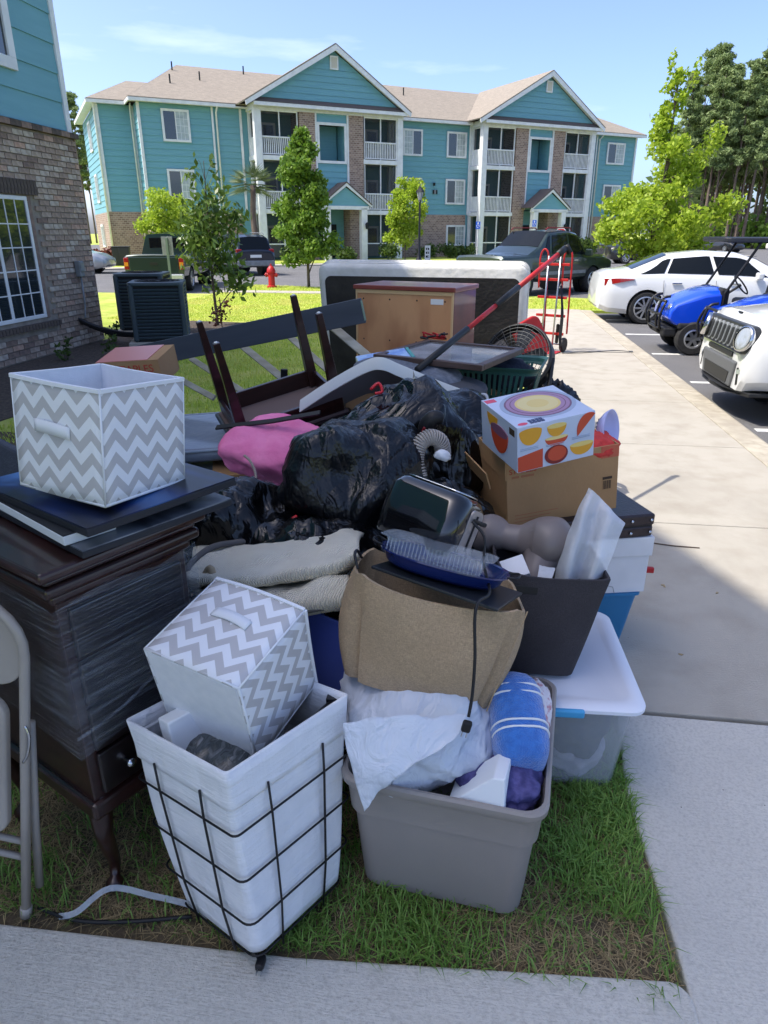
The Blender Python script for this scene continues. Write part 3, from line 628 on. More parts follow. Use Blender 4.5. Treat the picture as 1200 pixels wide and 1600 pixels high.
    for s in (-1, 1): MB().add([(pc + s * hw, pv - 0.15, 3.5), (pc, pv - 0.15, 4.86), (pc, pj + 0.1, 4.86), (pc + s * hw, pj + 0.1, 3.5)], [(0, 1, 2, 3)]).build('portico_roof', pm('shingle_dark', S(92, 84, 82), 0.95), apt, solid=0.07)
    bwall(m0, m1, pj + 1.2, pj + 1.3, 0, 3.35, M_teal, 'entry_wall'); bwall(m0 + 0.5, m1 - 0.6, pj + 1.1, pj + 1.19, 0.1, 2.3, M_dark, 'entry_door')
    MB().lathe([(0, -0.22), (0.1, -0.2), (0.13, 0.1), (0.05, 0.2), (0, 0.22)], 10, Matrix.Translation((pc + hw - 0.4, pv - 0.16, 2.2))).build('portico_lamp', M_dark, apt)
bay(6.7, 17.2, 12.1, 12.75); bay(23.75, 34.25, 29.2, 12.7)
# lawn in front of the apartments with its kerb, shrubs along the wall
bl_o = MB().bb(-8, 46, -7.5, 30, -0.1, 0.01).build('lawn', M_lawnbase); bl_o.location = apt.location; bl_o.rotation_euler = apt.rotation_euler; kindof(bl_o, 'structure')
pv_ = MB().bb(-8, 46, -9.0, -7.5, -0.1, 0.02).build('pavement', M_conc); pv_.location = apt.location; pv_.rotation_euler = apt.rotation_euler; kindof(pv_, 'structure')

# ================================================================ TREES
M_bark = pm('bark', S(104, 92, 80), 0.95, S(72, 62, 54), 9, 6, bump=0.8, bsc=30, stretch=(1, 1, 0.25))
M_barkp = pm('bark_pine', S(118, 104, 92), 0.95, S(78, 66, 58), 5, 6, bump=0.8, bsc=18, stretch=(1, 1, 0.25))
L_maple = leafmat('leaf_maple', S(84, 120, 38), S(132, 160, 62), None, 0.4)
L_lime = leafmat('leaf_lime', S(128, 158, 32), S(186, 204, 72), None, 0.5)
L_shrub = leafmat('leaf_shrub', S(64, 88, 36), S(120, 146, 66), None, 0.35, 0.35)
L_pine = leafmat('leaf_pine', S(104, 126, 76), S(152, 168, 112), None, 0.35, 0.6)
L_palm = leafmat('leaf_palm', S(82, 102, 66), S(124, 138, 94), None, 0.3, 0.5)
L_bush = leafmat('leaf_bush', S(52, 76, 34), S(96, 118, 56), None, 0.3, 0.5)
L_red = leafmat('leaf_red', S(96, 52, 48), S(140, 82, 66), None, 0.3, 0.5)
def leaves(name, clumps, n, size, mat, parent, seed, droop=0.3, aspect=1.5):
    r = np.random.default_rng(seed); w = np.array([c[3] * c[4] * c[5] if len(c) > 5 else c[3] ** 3 for c in clumps]) ** 0.75; w = w / w.sum()
    idx = r.choice(len(clumps), n, p=w); C = np.array([[c[0], c[1], c[2]] for c in clumps])[idx]; Rr = np.array([[c[3], c[3], c[3]] if len(c) < 6 else [c[3], c[4], c[5]] for c in clumps])[idx]
    d = r.normal(size=(n, 3)); d /= np.linalg.norm(d, axis=1)[:, None]; rr = r.beta(2.2, 1.6, n) * 1.3
    P = C + d * Rr * rr[:, None]
    a = r.normal(size=(n, 3)); a[:, 2] -= droop; a /= np.linalg.norm(a, axis=1)[:, None]
    b = np.cross(a, r.normal(size=(n, 3))); b /= np.linalg.norm(b, axis=1)[:, None]
    s = (size * r.uniform(0.6, 1.25, n))[:, None]
    A = a * s * aspect * 0.5; B = b * s * 0.5
    V = np.stack([P - A, P + B * .9 - A * .1, P + A, P - B * .9 - A * .1], 1).reshape(-1, 3)
    k = np.arange(n)[:, None] * 4
    return fast_mesh(name, V, k + [0, 1, 2, 3], mat, parent)
def limbs(parent, base_r, h, ends, seed, mat=None, lean=(0, 0), name='trunk'):
    r = random.Random(seed); mb = MB(); top = Vector((lean[0], lean[1], h))
    ax = [Vector((0, 0, -0.05)), Vector((lean[0] * .2 + r.uniform(-.03, .03), lean[1] * .2, h * 0.3)), Vector((lean[0] * .6, lean[1] * .6 + r.uniform(-.04, .04), h * 0.65)), top]
    sp_ = spl(ax, 5); mb.tube(sp_, [base_r * (1 - 0.85 * i / (len(sp_) - 1)) for i in range(len(sp_))], 8)
    for e in ends:
        e = Vector(e); t = max(0.12, min(0.9, (e.z - 0.55 * math.hypot(e.x, e.y)) / h)); s = sp_[int(t * (len(sp_) - 1))]
        m = s.lerp(e, 0.5) + Vector((0, 0, 0.08 * h * r.uniform(0, 1)))
        q = spl([s, m, e], 4); r0 = base_r * (1 - 0.85 * t) * 0.6; mb.tube(q, [max(r0 * (1 - 0.8 * i / (len(q) - 1)), 0.004) for i in range(len(q))], 5)
    return mb.build(name, mat or M_bark, parent, True)
def cone_clumps(h0, h1, rmax, n, seed, prof=None, rc=0.35):
    r = random.Random(seed); out = []
    for i in range(n):
        t = (i + r.random()) / n; z = h0 + (h1 - h0) * t; R = rmax * (prof(t) if prof else (1 - t) ** 0.8) ; a = r.uniform(0, 6.283)
        q = R * r.uniform(0.35, 1.0); c = max(rc * (0.45 + R / rmax * 0.6), 0.12) * r.uniform(0.7, 1.2)
        out.append((q * math.cos(a), q * math.sin(a), z, c, c, c * 0.75))
    return out
def tree(name, label, loc, cl, n, size, mat, tr, th, seed, group=None, nl=14, cat='tree', lean=(0, 0), bark=None, aspect=1.5):
    t = thing(name, label, cat, loc, 0, group); r = random.Random(seed)
    limbs(t, tr, th, [c[:3] for c in r.sample(cl, min(nl, len(cl)))], seed, bark, lean)
    leaves('crown', cl, n, size, mat, t, seed, aspect=aspect); return t
tree('maple_tree', 'young green maple tree standing in the lawn in front of a gabled porch', (-6.0, 24.4, 0), cone_clumps(0.85, 4.75, 1.2, 60, 11, lambda t: (math.sin(math.pi * min(1, (t + 0.18) * 0.82)) ** 0.8) * (1 - 0.45 * t), 0.36), 15000, 0.10, L_maple, 0.055, 4.5, 11, nl=26)
_cl = [c for c in cone_clumps(0.8, 3.5, 1.85, 38, 21, lambda t: 0.55 + 0.5 * math.sin(math.pi * t) if t < .8 else 0.5, 0.5)] + [c for c in cone_clumps(3.3, 6.5, 0.95, 26, 22, lambda t: (1 - t) ** 0.7, 0.36)] + [(1.35, 0, 4.6, 0.3, 0.3, 0.45), (1.0, 0, 4.0, 0.3, 0.3, 0.4), (2.1, -.3, 2.7, .45, .45, .3), (0.5, 0, 6.4, 0.13, 0.13, 0.35), (-0.25, 0, 6.7, 0.1, 0.1, 0.35)]
_p = AY(1036, 300, 26.0); tree('lime_green_tree', 'bright lime green young tree growing behind the parked white sedan', (_p.x, 26.0, -0.05), _cl, 15000, 0.11, L_lime, 0.1, 6.2, 21, nl=40)
_cl = [(0.0 + .25 * math.cos(a), .25 * math.sin(a), z, rr, rr, rr) for a, z, rr in ((0, 1.2, .35), (1.5, 1.5, .4), (3, 1.35, .38), (4.5, 1.6, .42), (.5, 1.9, .4), (2.6, 2.05, .36), (5.3, 2.2, .3), (1.0, 2.5, .22), (3.9, 2.7, .18), (2.0, 0.75, .22))] + [(.55, 0, 0.85, .3, .3, .3), (.5, .2, 2.0, .25, .25, .2), (-.5, .1, 1.7, .28, .28, .25), (0.2, 0, 3.0, .08, .08, .25), (-.15, 0, 2.95, .06, .06, .2)]
tree('leafy_shrub', 'slender multi-stemmed evergreen shrub in the mulch beside the louvred unit', (-5.35, 13.9, 0), _cl, 1500, 0.085, L_shrub, 0.035, 3.0, 31, nl=14, cat='shrub', aspect=2.0)
b2 = bpy.data.objects
for i, (x, y, h, w, lab, mt, n, sz) in enumerate(((-14.8, 33.0, 3.4, 1.35, 'small light green tree standing behind the green pickup truck', L_lime, 6000, .11), (AY(633, 390, 44.5).x, 44.5, 4.6, 1.6, 'small bright green tree growing beside the lamp post', L_lime, 6500, .13))):
    tree('small_tree', lab, (x, y, 0), cone_clumps(1.1, h, w, 26, 40 + i, lambda t: 0.6 + 0.4 * math.sin(math.pi * t), 0.45), n, sz, mt, 0.05, h * .85, 40 + i, nl=14)
def palm(loc, h, label, seed, R=1.5):
    t = thing('palm_tree', label, 'palm tree', loc); r = random.Random(seed); mb = MB()
    pts = [(0.05 * math.sin(i), 0, h * i / 8) for i in range(9)]; mb.tube(pts, [0.2 - 0.006 * i for i in range(9)], 10); mb.build('trunk', M_barkp, t, True)
    V = []; Fq = []
    for k in range(44):
        a = r.uniform(0, 6.283); el = r.uniform(-0.5, 1.3); d = Vector((math.cos(a) * math.cos(el), math.sin(a) * math.cos(el), math.sin(el))); s_ = d.cross(Vector((0, 0, 1))).normalized(); u = s_.cross(d)
        hub = Vector((0, 0, h)) + d * R * 0.45
        for j in range(13):
            b = (j - 6) / 6 * 1.25; q = (d * math.cos(b) + s_ * math.sin(b)); tip = hub + q * R * 0.62 * r.uniform(.8, 1.1) + Vector((0, 0, -0.12 * R)); nrm = (u * 0.5 + s_ * 0.4).normalized() * 0.03
            i0 = len(V); V += [hub - nrm, hub + nrm, tip]; Fq.append((i0, i0 + 1, i0 + 2))
    fast_mesh('crown', np.array([tuple(v) for v in V]), np.array(Fq), L_palm, t)
palm((-13.8, 43.2, 0), 4.3, 'small palm tree standing against the teal apartment wall near the dark suv', 3)
palm((15.0, 62.0, 0), 4.4, 'small palm tree beside the end porch of the apartments', 4, 1.5)
# foundation shrubs
for i, (px, py, s_) in enumerate(((668, 392, 1.0), (700, 392, 1.1), (725, 390, 1.0), (612, 400, 1.1), (900, 380, 1.5), (920, 381, 1.3), (148, 408, 0.9), (178, 408, 0.9), (455, 405, .9), (540, 405, .9))):
    p = G(px, py + 6)
    k = min(1.0, 49.0 / p.length); 
    u = Vector((p.x, p.y, 0))
    # stand along the apartment front, 1.6 m before the wall
    d = _ray(px, py); V_ = Vector((-0.556, 0.831)); t_ = (-1.9 - 0.5 * (i % 2) + (Vector((-21.4, 45.5)).dot(V_)) - (1.8 if 380 < px < 630 or px > 740 else 0)) / (d.x * V_.x + d.y * V_.y)
    q = (d.x * t_, d.y * t_, 0.0)
    t = thing('foundation_shrub', 'low dark green shrub planted along the apartment wall' if i not in (6, 7) else 'low reddish shrub by the apartment brick corner', 'shrub', q, 0, 'shrubs along the apartments' if i not in (6, 7) else 'red shrubs by the corner')
    cl = [(random.uniform(-.5, .5) * s_, random.uniform(-.4, .4) * s_, random.uniform(.25, .7) * s_, .35 * s_) for _ in range(7)]
    leaves('crown', cl, 900, 0.14, L_red if i in (6, 7) else L_bush, t, 60 + i)
    MB().tube([(0, 0, -0.05), (0, 0, 0.5)], 0.03, 5).build('stem', M_bark, t)
gr = thing('garden_plant', 'small reddish leaved plant in the mulch next to the shrub', 'plant', (-5.0, 13.2, 0))
leaves('crown', [(0, 0, .35, .18), (.1, .1, .5, .12), (-.1, 0, .2, .15)], 110, 0.06, L_red, gr, 77); MB().tube([(0, 0, 0), (0, 0, .6)], 0.01, 5).build('stem', M_bark, gr)
for i, (x, y) in enumerate(((-6.1, 9.6), (-5.6, 10.0), (-6.3, 11.4))):
    w = thing('weed_tuft', 'small green weed sprouting from the mulch below the brick wall', 'weed', (x, y, 0), 0, 'weeds in the mulch')
    leaves('crown', [(0, 0, .12, .12), (.05, .05, .25, .07)], 90, 0.05, L_bush, w, 90 + i); MB().tube([(0, 0, 0), (0, 0, .2)], 0.005, 5).build('stem', M_bark, w)
# pine wood: protos then copies
def pine_proto(h, seed):
    t = thing('pine_tree', 'tall pine tree in the wood behind the parking lot', 'tree', (0, 0, 0), 0, 'pines of the wood')
    r = random.Random(seed); cl = []
    for i in range(60):
        u = r.random(); z = h * (0.48 + 0.52 * u); R = h * 0.10 * (1.05 - u) ** 0.6 * r.uniform(.3, 1.2); a = r.uniform(0, 6.283)
        cl.append((R * math.cos(a), R * math.sin(a), z, h * 0.026 * r.uniform(.6, 1.3), h * 0.026 * r.uniform(.6, 1.3), h * 0.015))
    limbs(t, 0.2, h * 0.98, [c[:3] for c in cl[:22]], seed, M_barkp, (r.uniform(-.5, .5), 0))
    leaves('crown', cl, 10000, 0.17, L_pine, t, seed, aspect=3.4); return t
protos = [pine_proto(h, 100 + i) for i, h in enumerate((22, 19.5, 24, 20.5))]
rr = random.Random(5); spots = []
for row, y in enumerate((92, 99, 106, 114)):
    for k in range(13):
        px = 1058 + k * 17 + rr.uniform(-7, 7) + row * 5
        d = _ray(px, 300); t_ = (y + rr.uniform(-2, 2)) / d.y; spots.append((d.x * t_, d.y * t_, rr.uniform(0.70, 0.98) * (0.9 if px < 1100 else 1.04), rr.uniform(0, 6.28)))
for px, y, s_ in ((104, 120, .98), (118, 128, 1.08), (130, 122, .95), (140, 130, .92), (112, 135, 1.0)):
    d = _ray(px, 300); t_ = y / d.y; spots.append((d.x * t_, d.y * t_, s_, px))
for i, (x, y, s_, a) in enumerate(spots):
    o = protos[i] if i < 4 else dup(protos[i % 4]); o.location = (x, y, -0.1); o.scale = (s_ * 1.05, s_ * 1.05, s_); o.rotation_euler = (0, 0, a)
    if i >= 52: o['label'] = 'dark pine tree rising above the roof behind the apartments'; o['group'] = 'pines behind the apartments'
cl = []
for k in range(130): cl.append((rr.uniform(28, 90), rr.uniform(90, 118), rr.uniform(0.2, 2.2), rr.uniform(0.8, 1.8)))
kindof(leaves('undergrowth', cl, 26000, 0.5, L_maple, None, 7), 'stuff', 'leafy undergrowth below the pines')
cl = [(rr.uniform(26, 105), rr.uniform(122, 134), rr.uniform(1, 15), rr.uniform(2, 3.4)) for k in range(200)]
kindof(leaves('wood', cl, 22000, 0.8, L_pine, None, 8), 'stuff', 'dark mass of wood behind the pines')

# ================================================================ STREET FURNITURE
M_red = pm('red_paint', S(188, 34, 36), 0.45, S(164, 28, 30), 8, 4); M_signw = pm('sign_white', S(232, 232, 228), 0.5); M_stop = pm('stop_red', S(190, 24, 34), 0.45)
M_post = pm('green_post', S(96, 112, 100), 0.6); M_chrome = pm('chrome', S(200, 202, 204), 0.18, metal=1.0); M_blue = pm('sign_blue', S(40, 92, 190), 0.5)
M_blackm = pm('black_metal', S(22, 22, 24), 0.4)
h = thing('fire_hydrant', 'red fire hydrant standing on the sunlit lawn', 'fire hydrant', (-7.25, 24.2, -0.02))
MB().lathe([(0.0, 0), (0.17, 0), (0.17, 0.06), (0.115, 0.08), (0.105, 0.48), (0.15, 0.5), (0.15, 0.55), (0.13, 0.62), (0.07, 0.7), (0.03, 0.72), (0.03, 0.78), (0, 0.78)], 18).build('barrel', M_red, h, True, 40)
for a in (0, 90, 180): MB().lathe([(0, 0), (0.06, 0), (0.06, 0.07), (0.075, 0.07), (0.075, 0.11), (0.02, 0.12), (0.02, 0.15), (0, 0.15)], 10, TR((0, 0, 0.42), 0, 90, a) @ Matrix.Translation((0, 0, 0.09))).build('nozzle', M_red, h, True, 40)
lp = thing('lamp_post', 'black lantern street lamp in front of the middle of the apartments', 'lamp post', (AY(655, 380, 42.0).x, 42.0, 0))
MB().lathe([(0.0, 0), (0.2, 0), (0.2, 0.25), (0.12, 0.4), (0.07, 0.6), (0.055, 3.3), (0.09, 3.34), (0.05, 3.4), (0.0, 3.4)], 12).build('pole', M_blackm, lp, True, 40)
MB().lathe([(0.08, 3.4), (0.19, 3.8), (0.17, 3.82), (0.07, 3.42)], 6).build('lantern_glass', pm('lantern', S(180, 184, 180), 0.2), lp)
MB().lathe([(0.26, 3.82), (0.2, 3.9), (0.1, 4.0), (0.04, 4.1), (0.0, 4.2)], 6).build('lantern_roof', M_blackm, lp)
lf = MB()
for k in range(6): a = k * math.pi / 3; lf.tube([(0.085 * math.cos(a), 0.085 * math.sin(a), 3.4), (0.2 * math.cos(a), 0.2 * math.sin(a), 3.82)], 0.012, 4)
lf.build('lantern_frame', M_blackm, lp)
def octa(r): return [(r * math.cos(rad(22.5 + 45 * k)), r * math.sin(rad(22.5 + 45 * k))) for k in range(8)]
d_ = _ray(876, 368); t_ = 42.0 / d_.y
st = thing('stop_sign', 'red octagonal stop sign on a post beside the lot', 'stop sign', (d_.x * t_, 42.0, -0.08), rad(-2))
zs = CAM_H + d_.z * t_ + 0.08
MB().prism(octa(0.40), 0.0, 0.008, 'y', Matrix.Translation((0, 0, zs))).build('border', M_signw, st); MB().prism(octa(0.365), -0.004, -0.001, 'y', Matrix.Translation((0, 0, zs))).build('face', M_stop, st)
text('STOP', 0.30, M_signw, st, (0, -0.006, zs - 0.01), (math.pi / 2, 0, 0), ext=0.001)
MB().tube([(0, 0.03, 0), (0, 0.03, zs + 0.3)], 0.03, 6).build('pole', M_grey, st)
MB().bb(-0.2, 0.2, -0.02, -0.01, zs - 0.75, zs - 0.5).build('plate', M_signw, st)
def small_sign(px, py, Y, label, col, w=0.3, hh=0.45):
    d = _ray(px, py); t = Y / d.y; s = thing('parking_sign', label, 'sign', (d.x * t, Y, -0.05)); z = CAM_H + d.z * t + 0.05
    MB().bb(-w / 2, w / 2, -0.01, 0, z - hh / 2, z + hh / 2).build('plate', col, s, bevel=0.004); MB().tube([(0, 0.02, 0), (0, 0.02, z + hh / 2)], 0.025, 6).build('pole', M_signw, s)
    mk = MB(); mk.lathe([(0, 0), (0.04, 0), (0.04, 0.002), (0, 0.002)], 10, TR((0, -0.012, z + 0.14), 90)); mk.tube([(0, -0.013, z + .1), (0, -0.013, z), (0.07, -0.013, z), (0.09, -0.013, z - .09)], 0.014, 5)
    mk.tube([(0.085 * math.cos(a) - 0.01, -0.013, z - 0.05 + 0.085 * math.sin(a)) for a in (2.2, 3, 3.8, 4.6, 5.4)], 0.011, 5); mk.build('symbol', M_signw, s)
small_sign(747, 352, 50, 'blue accessible parking sign on a white post in front of the screened porch', M_blue)
small_sign(835, 349, 56, 'blue accessible parking sign on a white post near the portico column', M_blue)
ns = thing('number_sign', 'short white sign with dark marks standing in front of the apartment shrubs', 'sign', tuple(G(686, 403, 0))[:2] + (0,)) 
ns.location = (-3.6, 45.5, 0)
MB().bb(-0.17, 0.17, -0.03, 0.03, 0, 1.0).build('panel', M_signw, ns, bevel=0.01)
for k, z in enumerate((0.8, 0.58, 0.36)): MB().bb(-0.1, 0.1, -0.036, -0.031, z - 0.06, z + 0.06).build('marking', M_dark, ns); MB().bb(-0.04 + .03 * k, 0.02 + .03 * k, -0.042, -0.037, z - 0.04, z + 0.03).build('marking', M_signw, ns)
d_ = _ray(262, 390); t_ = 19.2 / d_.y
sp_o = thing('sign_post', 'back of a grey metal sign on a green channel post by the pickup truck', 'sign', (d_.x * t_, 19.2, 0)); z = CAM_H + d_.z * t_
MB().bb(-0.16, 0.16, 0.0, 0.01, z - 0.14, z + 0.33).build('plate', M_grey, sp_o, bevel=0.004); MB().bb(-0.035, 0.035, -0.03, 0.0, 0, z + 0.3).build('pole', M_post, sp_o, bevel=0.006)
# refuse carts by the far corner
M_bin = pm('bin_dark', S(44, 46, 50), 0.6)
for i, px in enumerate((186, 197)):
    p = G(px, 411); c = thing('wheeled_bin', 'dark wheeled refuse bin standing by the apartment corner', 'bin', (p.x * 0.93, p.y * 0.93, -0.05), rad(20), 'refuse bins by the corner')
    MB().loft([[(-.22, -.25, .05), (.22, -.25, .05), (.22, .25, .05), (-.22, .25, .05)], [(-.29, -.35, 1.0), (.29, -.35, 1.0), (.29, .35, 1.0), (-.29, .35, 1.0)]]).build('body', M_bin, c, bevel=.02)
    MB().box((0, 0, 1.04), (.62, .74, .06)).build('lid', M_bin, c, bevel=.02)
    for s in (-1, 1): MB().lathe([(0, -.03), (.11, -.03), (.11, .03), (0, .03)], 12, TR((s * .2, .3, .11), 0, 90)).build('wheel', M_black, c)
# ================================================================ VEHICLES
M_tyre = pm('tyre', S(34, 34, 35), 0.85, S(46, 46, 46), 20, 3); M_alloy = pm('alloy', S(186, 188, 190), 0.3, metal=0.85); M_alloyd = pm('alloy_dark', S(60, 62, 64), 0.35, metal=0.7)
M_carglass = pm('car_glass', S(14, 18, 21), 0.08, spec=0.35); M_trimblk = pm('trim_black', S(26, 27, 28), 0.5); M_tail = pm('tail_lamp', S(150, 18, 20), 0.2, coat=1); M_head = pm('head_lamp', S(150, 156, 160), 0.1, coat=1, spec=0.8)
M_amber = pm('amber_lamp', S(222, 140, 30), 0.3, coat=0.6)
def paint(name, c, metal=0.0, c2=None): return pm('paint_' + name, c, 0.35, coat=1.0, metal=metal, spec=0.5)
def wheel(parent, x, y, r, w=0.22, spokes=10, rimr=0.66, side=1, dark=False, z=None):
    z = r if z is None else z; M = TR((x, y, z), 90 * -side)
    t = MB(); R = r
    t.lathe([(R * rimr, -w / 2), (R * 0.9, -w / 2), (R * 0.985, -w / 2 + 0.03), (R, -w / 4), (R, w / 4), (R * 0.985, w / 2 - 0.03), (R * 0.9, w / 2), (R * rimr, w / 2), (R * rimr, -w / 2)], 36, M, cap=False)
    ty = t.build('wheel', M_tyre, parent, True, 40)
    rm = MB(); rr_ = R * rimr
    rm.lathe([(rr_, w / 2 - 0.005), (rr_ - 0.025, w / 2 + 0.002), (rr_ - 0.035, w / 2 - 0.03), (rr_ - 0.02, -w / 2)], 36, M, cap=False)
    rm.lathe([(0, w / 2 - 0.02), (R * 0.14, w / 2 - 0.02), (R * 0.16, w / 2 - 0.06)], 16, M, cap=False)
    for k in range(spokes):
        a = 2 * math.pi * k / spokes; c_, s_ = math.cos(a), math.sin(a); tw = R * 1.7 / spokes * 0.30
        p = [(R * 0.1 * c_ - tw * s_, R * 0.1 * s_ + tw * c_), (R * 0.1 * c_ + tw * s_, R * 0.1 * s_ - tw * c_), (rr_ * c_ * .97 + tw * 1.2 * s_, rr_ * .97 * s_ - tw * 1.2 * c_), (rr_ * .97 * c_ - tw * 1.2 * s_, rr_ * .97 * s_ + tw * 1.2 * c_)]
        rm.prism(p, w / 2 - 0.05, w / 2 - 0.015, 'z', M)
    rm.build('rim', M_alloyd if dark else M_alloy, ty)
    MB().lathe([(0, 0.0), (rr_ * 0.97, 0.0), (rr_ * 0.97, 0.01), (0, 0.01)], 24, M).build('brake_disc', M_trimblk, ty)
    return ty
def ring_at(s):
    x, zl, zb, zt, wb, wt = s
    zm = zl + (zb - zl) * 0.45
    return [(x, 0, zl), (x, wb * 0.86, zl), (x, wb * 0.97, zl + 0.1), (x, wb, zm), (x, wb * 0.975, zb - 0.05), (x, wb * 0.94, zb), (x, wt + 0.02, zt - 0.05), (x, wt - 0.05, zt), (x, wt * 0.5, zt + 0.025), (x, 0, zt + 0.03)]
def sta(ST, x):
    for a, b in zip(ST[:-1], ST[1:]):
        if min(a[0], b[0]) <= x <= max(a[0], b[0]):
            t = (x - a[0]) / (b[0] - a[0]) if b[0] != a[0] else 0; return tuple(a[i] + (b[i] - a[i]) * t for i in range(6))
    return ST[0] if abs(x - ST[0][0]) < abs(x - ST[-1][0]) else ST[-1]
def vehicle(name, label, cat, loc, rz, ST, mat, wheels, side_glass=(), front_glass=None, rear_glass=None, wr=0.33, ww=0.22, spokes=10, rimr=0.66, group=None, arch=0.045, dark=False):
    t = thing(name, label, cat, loc, rad(rz), group); mb = MB(); rings = []
    fine = []
    for a_, b_ in zip(ST[:-1], ST[1:]):
        n_ = max(1, int(math.ceil(abs(b_[0] - a_[0]) / 0.13))); fine += [tuple(a_[i] + (b_[i] - a_[i]) * k / n_ for i in range(6)) for k in range(n_)]
    for s in fine + [ST[-1]]:
        h = ring_at(s); rings.append(h + [(x, -y, z) for x, y, z in h[-2:0:-1]])
    mb.loft(rings); body = mb.build('body', mat, t, True, 32)
    bm = bmesh.new(); bm.from_mesh(body.data); bmesh.ops.triangulate(bm, faces=bm.faces); bm.to_mesh(body.data); bm.free()
    w = max(s[4] for s in ST)
    cut(body, [MB().lathe([(wr + arch, -0.5), (wr + arch, 0.5)], 28, TR((x, sd * (w + 0.22), wr), 90)) for x in wheels for sd in (-1, 1)])
    for x in wheels:
        for sd in (-1, 1): MB().lathe([(wr + arch - 0.004, -0.1), (wr + arch - 0.004, 0.1)], 24, TR((x, sd * (w - 0.38), wr), 90)).build('wheel_well', M_trimblk, t)
    body.data.polygons.foreach_set('use_smooth', [True] * len(body.data.polygons)); body.data.set_sharp_from_angle(angle=rad(30))
    for x in wheels:
        for sd in (-1, 1): wheel(t, x, sd * (w - ww / 2 - 0.015), wr, ww, spokes, rimr, sd, dark)
    def P(x, k, sd, off=0.004):
        s = sta(ST, x); x_, zl, zb, zt, wb, wt = s; a = Vector((x, wb * 0.94, zb)); b = Vector((x, wt + 0.02, zt - 0.05)); p = a.lerp(b, k); nrm = Vector((0, b.z - a.z, a.y - b.y)).normalized(); p += nrm * off
        return (p.x, sd * p.y, p.z)
    for (x0, x0t, x1, x1t) in side_glass:       # lower/upper x at one end, lower/upper x at the other end
        for sd in (-1, 1):
            g = MB(); g.grid(lambda u, v: P((x0 + (x1 - x0) * u) * (1 - v) + (x0t + (x1t - x0t) * u) * v, 0.10 + 0.82 * v, sd, 0.012), 10, 4)
            g.build('side_window', M_carglass, t, True)
    def scr(x0, x1, nm):
        a, b = sta(ST, x0), sta(ST, x1); n_ = Vector((b[3] - a[3], 0, a[0] - b[0])).normalized(); n_ = n_ if n_.z > 0 else -n_
        f = lambda u, v: tuple(Vector((a[0] + (b[0] - a[0]) * v, (u - .5) * 2 * ((a[5] + (b[5] - a[5]) * v) - 0.06), a[3] + (b[3] - a[3]) * v + 0.03 * (1 - (2 * u - 1) ** 2))) + n_ * 0.012)
        MB().grid(f, 10, 3).build(nm, M_carglass, t, True)
    if front_glass: scr(*front_glass, 'windscreen')
    if rear_glass: scr(*rear_glass, 'rear_window')
    return t
P_white = paint('white', S(212, 214, 214)); P_blk = paint('black', S(22, 23, 26)); P_dgreen = paint('dark_green', S(36, 52, 48), 0.4); P_green = paint('green', S(24, 46, 42), 0.3)
P_navy = paint('navy', S(28, 36, 52), 0.3); P_red = paint('red', S(150, 30, 40)); P_silver = paint('silver', S(168, 172, 176), 0.6)
# ---- white sedan, tail towards the walk (x forward = world +x)
SED = [(-2.42, 0.38, 0.72, 0.78, 0.62, 0.55), (-2.36, 0.3, 0.88, 0.98, 0.80, 0.66), (-2.2, 0.24, 0.96, 1.05, 0.88, 0.72), (-1.75, 0.2, 1.0, 1.10, 0.92, 0.70), (-1.05, 0.19, 1.0, 1.38, 0.925, 0.58), (-0.3, 0.19, 0.98, 1.45, 0.925, 0.60), (0.35, 0.19, 0.96, 1.42, 0.925, 0.60), (0.75, 0.19, 0.95, 1.30, 0.92, 0.62), (1.35, 0.2, 0.93, 0.99, 0.90, 0.74), (2.0, 0.22, 0.82, 0.88, 0.87, 0.68), (2.35, 0.3, 0.66, 0.72, 0.74, 0.55), (2.45, 0.4, 0.56, 0.6, 0.55, 0.4)]
sed = vehicle('sedan', 'white sedan with tinted windows backed up to the kerb behind the utility cart', 'car', (4.82, 16.75, -0.08), 0, SED, P_white, (-1.42, 1.42), side_glass=((-1.62, -1.15, -1.12, -0.98), (-1.06, -0.93, -0.12, -0.22), (-0.04, -0.15, 0.95, 0.52)), front_glass=(1.35, 0.75), rear_glass=(-1.75, -1.05), wr=0.335, spokes=10, rimr=0.72)
for sd in (-1, 1):
    MB().loft([[(-2.40, sd * 0.42, 0.86), (-2.40, sd * 0.42, 0.80), (-2.385, sd * .45, .80), (-2.385, sd * .45, .86)], [(-2.30, sd * 0.82, 0.92), (-2.30, sd * 0.82, 0.78), (-2.2, sd * .8, .78), (-2.2, sd * .8, .92)], [(-2.0, sd * 0.915, 0.93), (-2.0, sd * 0.918, 0.85), (-1.95, sd * .88, .85), (-1.95, sd * .88, .93)], [(-1.72, sd * 0.93, 0.92), (-1.72, sd * 0.93, 0.905), (-1.7, sd * .9, .905), (-1.7, sd * .9, .92)]]).build('tail_lamp', M_tail, sed)
    for x in (-0.85, 0.3): MB().box((x, sd * 0.928, 0.84), (0.2, 0.025, 0.03)).build('door_handle', M_chrome, sed, bevel=0.008)
    for x in (-1.12, -0.08, 0.98): MB().tube([(x, sd * 0.922, 0.9), (x + .02, sd * 0.929, 0.6), (x + .05, sd * 0.92, 0.32)], 0.004, 4).build('door_seam', M_trimblk, sed)
    MB().box((0.72, sd * 1.0, 1.0), (0.12, 0.2, 0.14)).build('mirror', P_white, sed, bevel=0.03)
    MB().bb(-1.0, 1.0, sd * 0.90 - 0.03, sd * 0.90 + 0.03, 0.2, 0.27).build('sill', M_trimblk, sed)
MB().bb(-2.40, -2.28, -0.6, 0.6, 0.33, 0.44).build('bumper_insert', M_trimblk, sed, bevel=0.02)
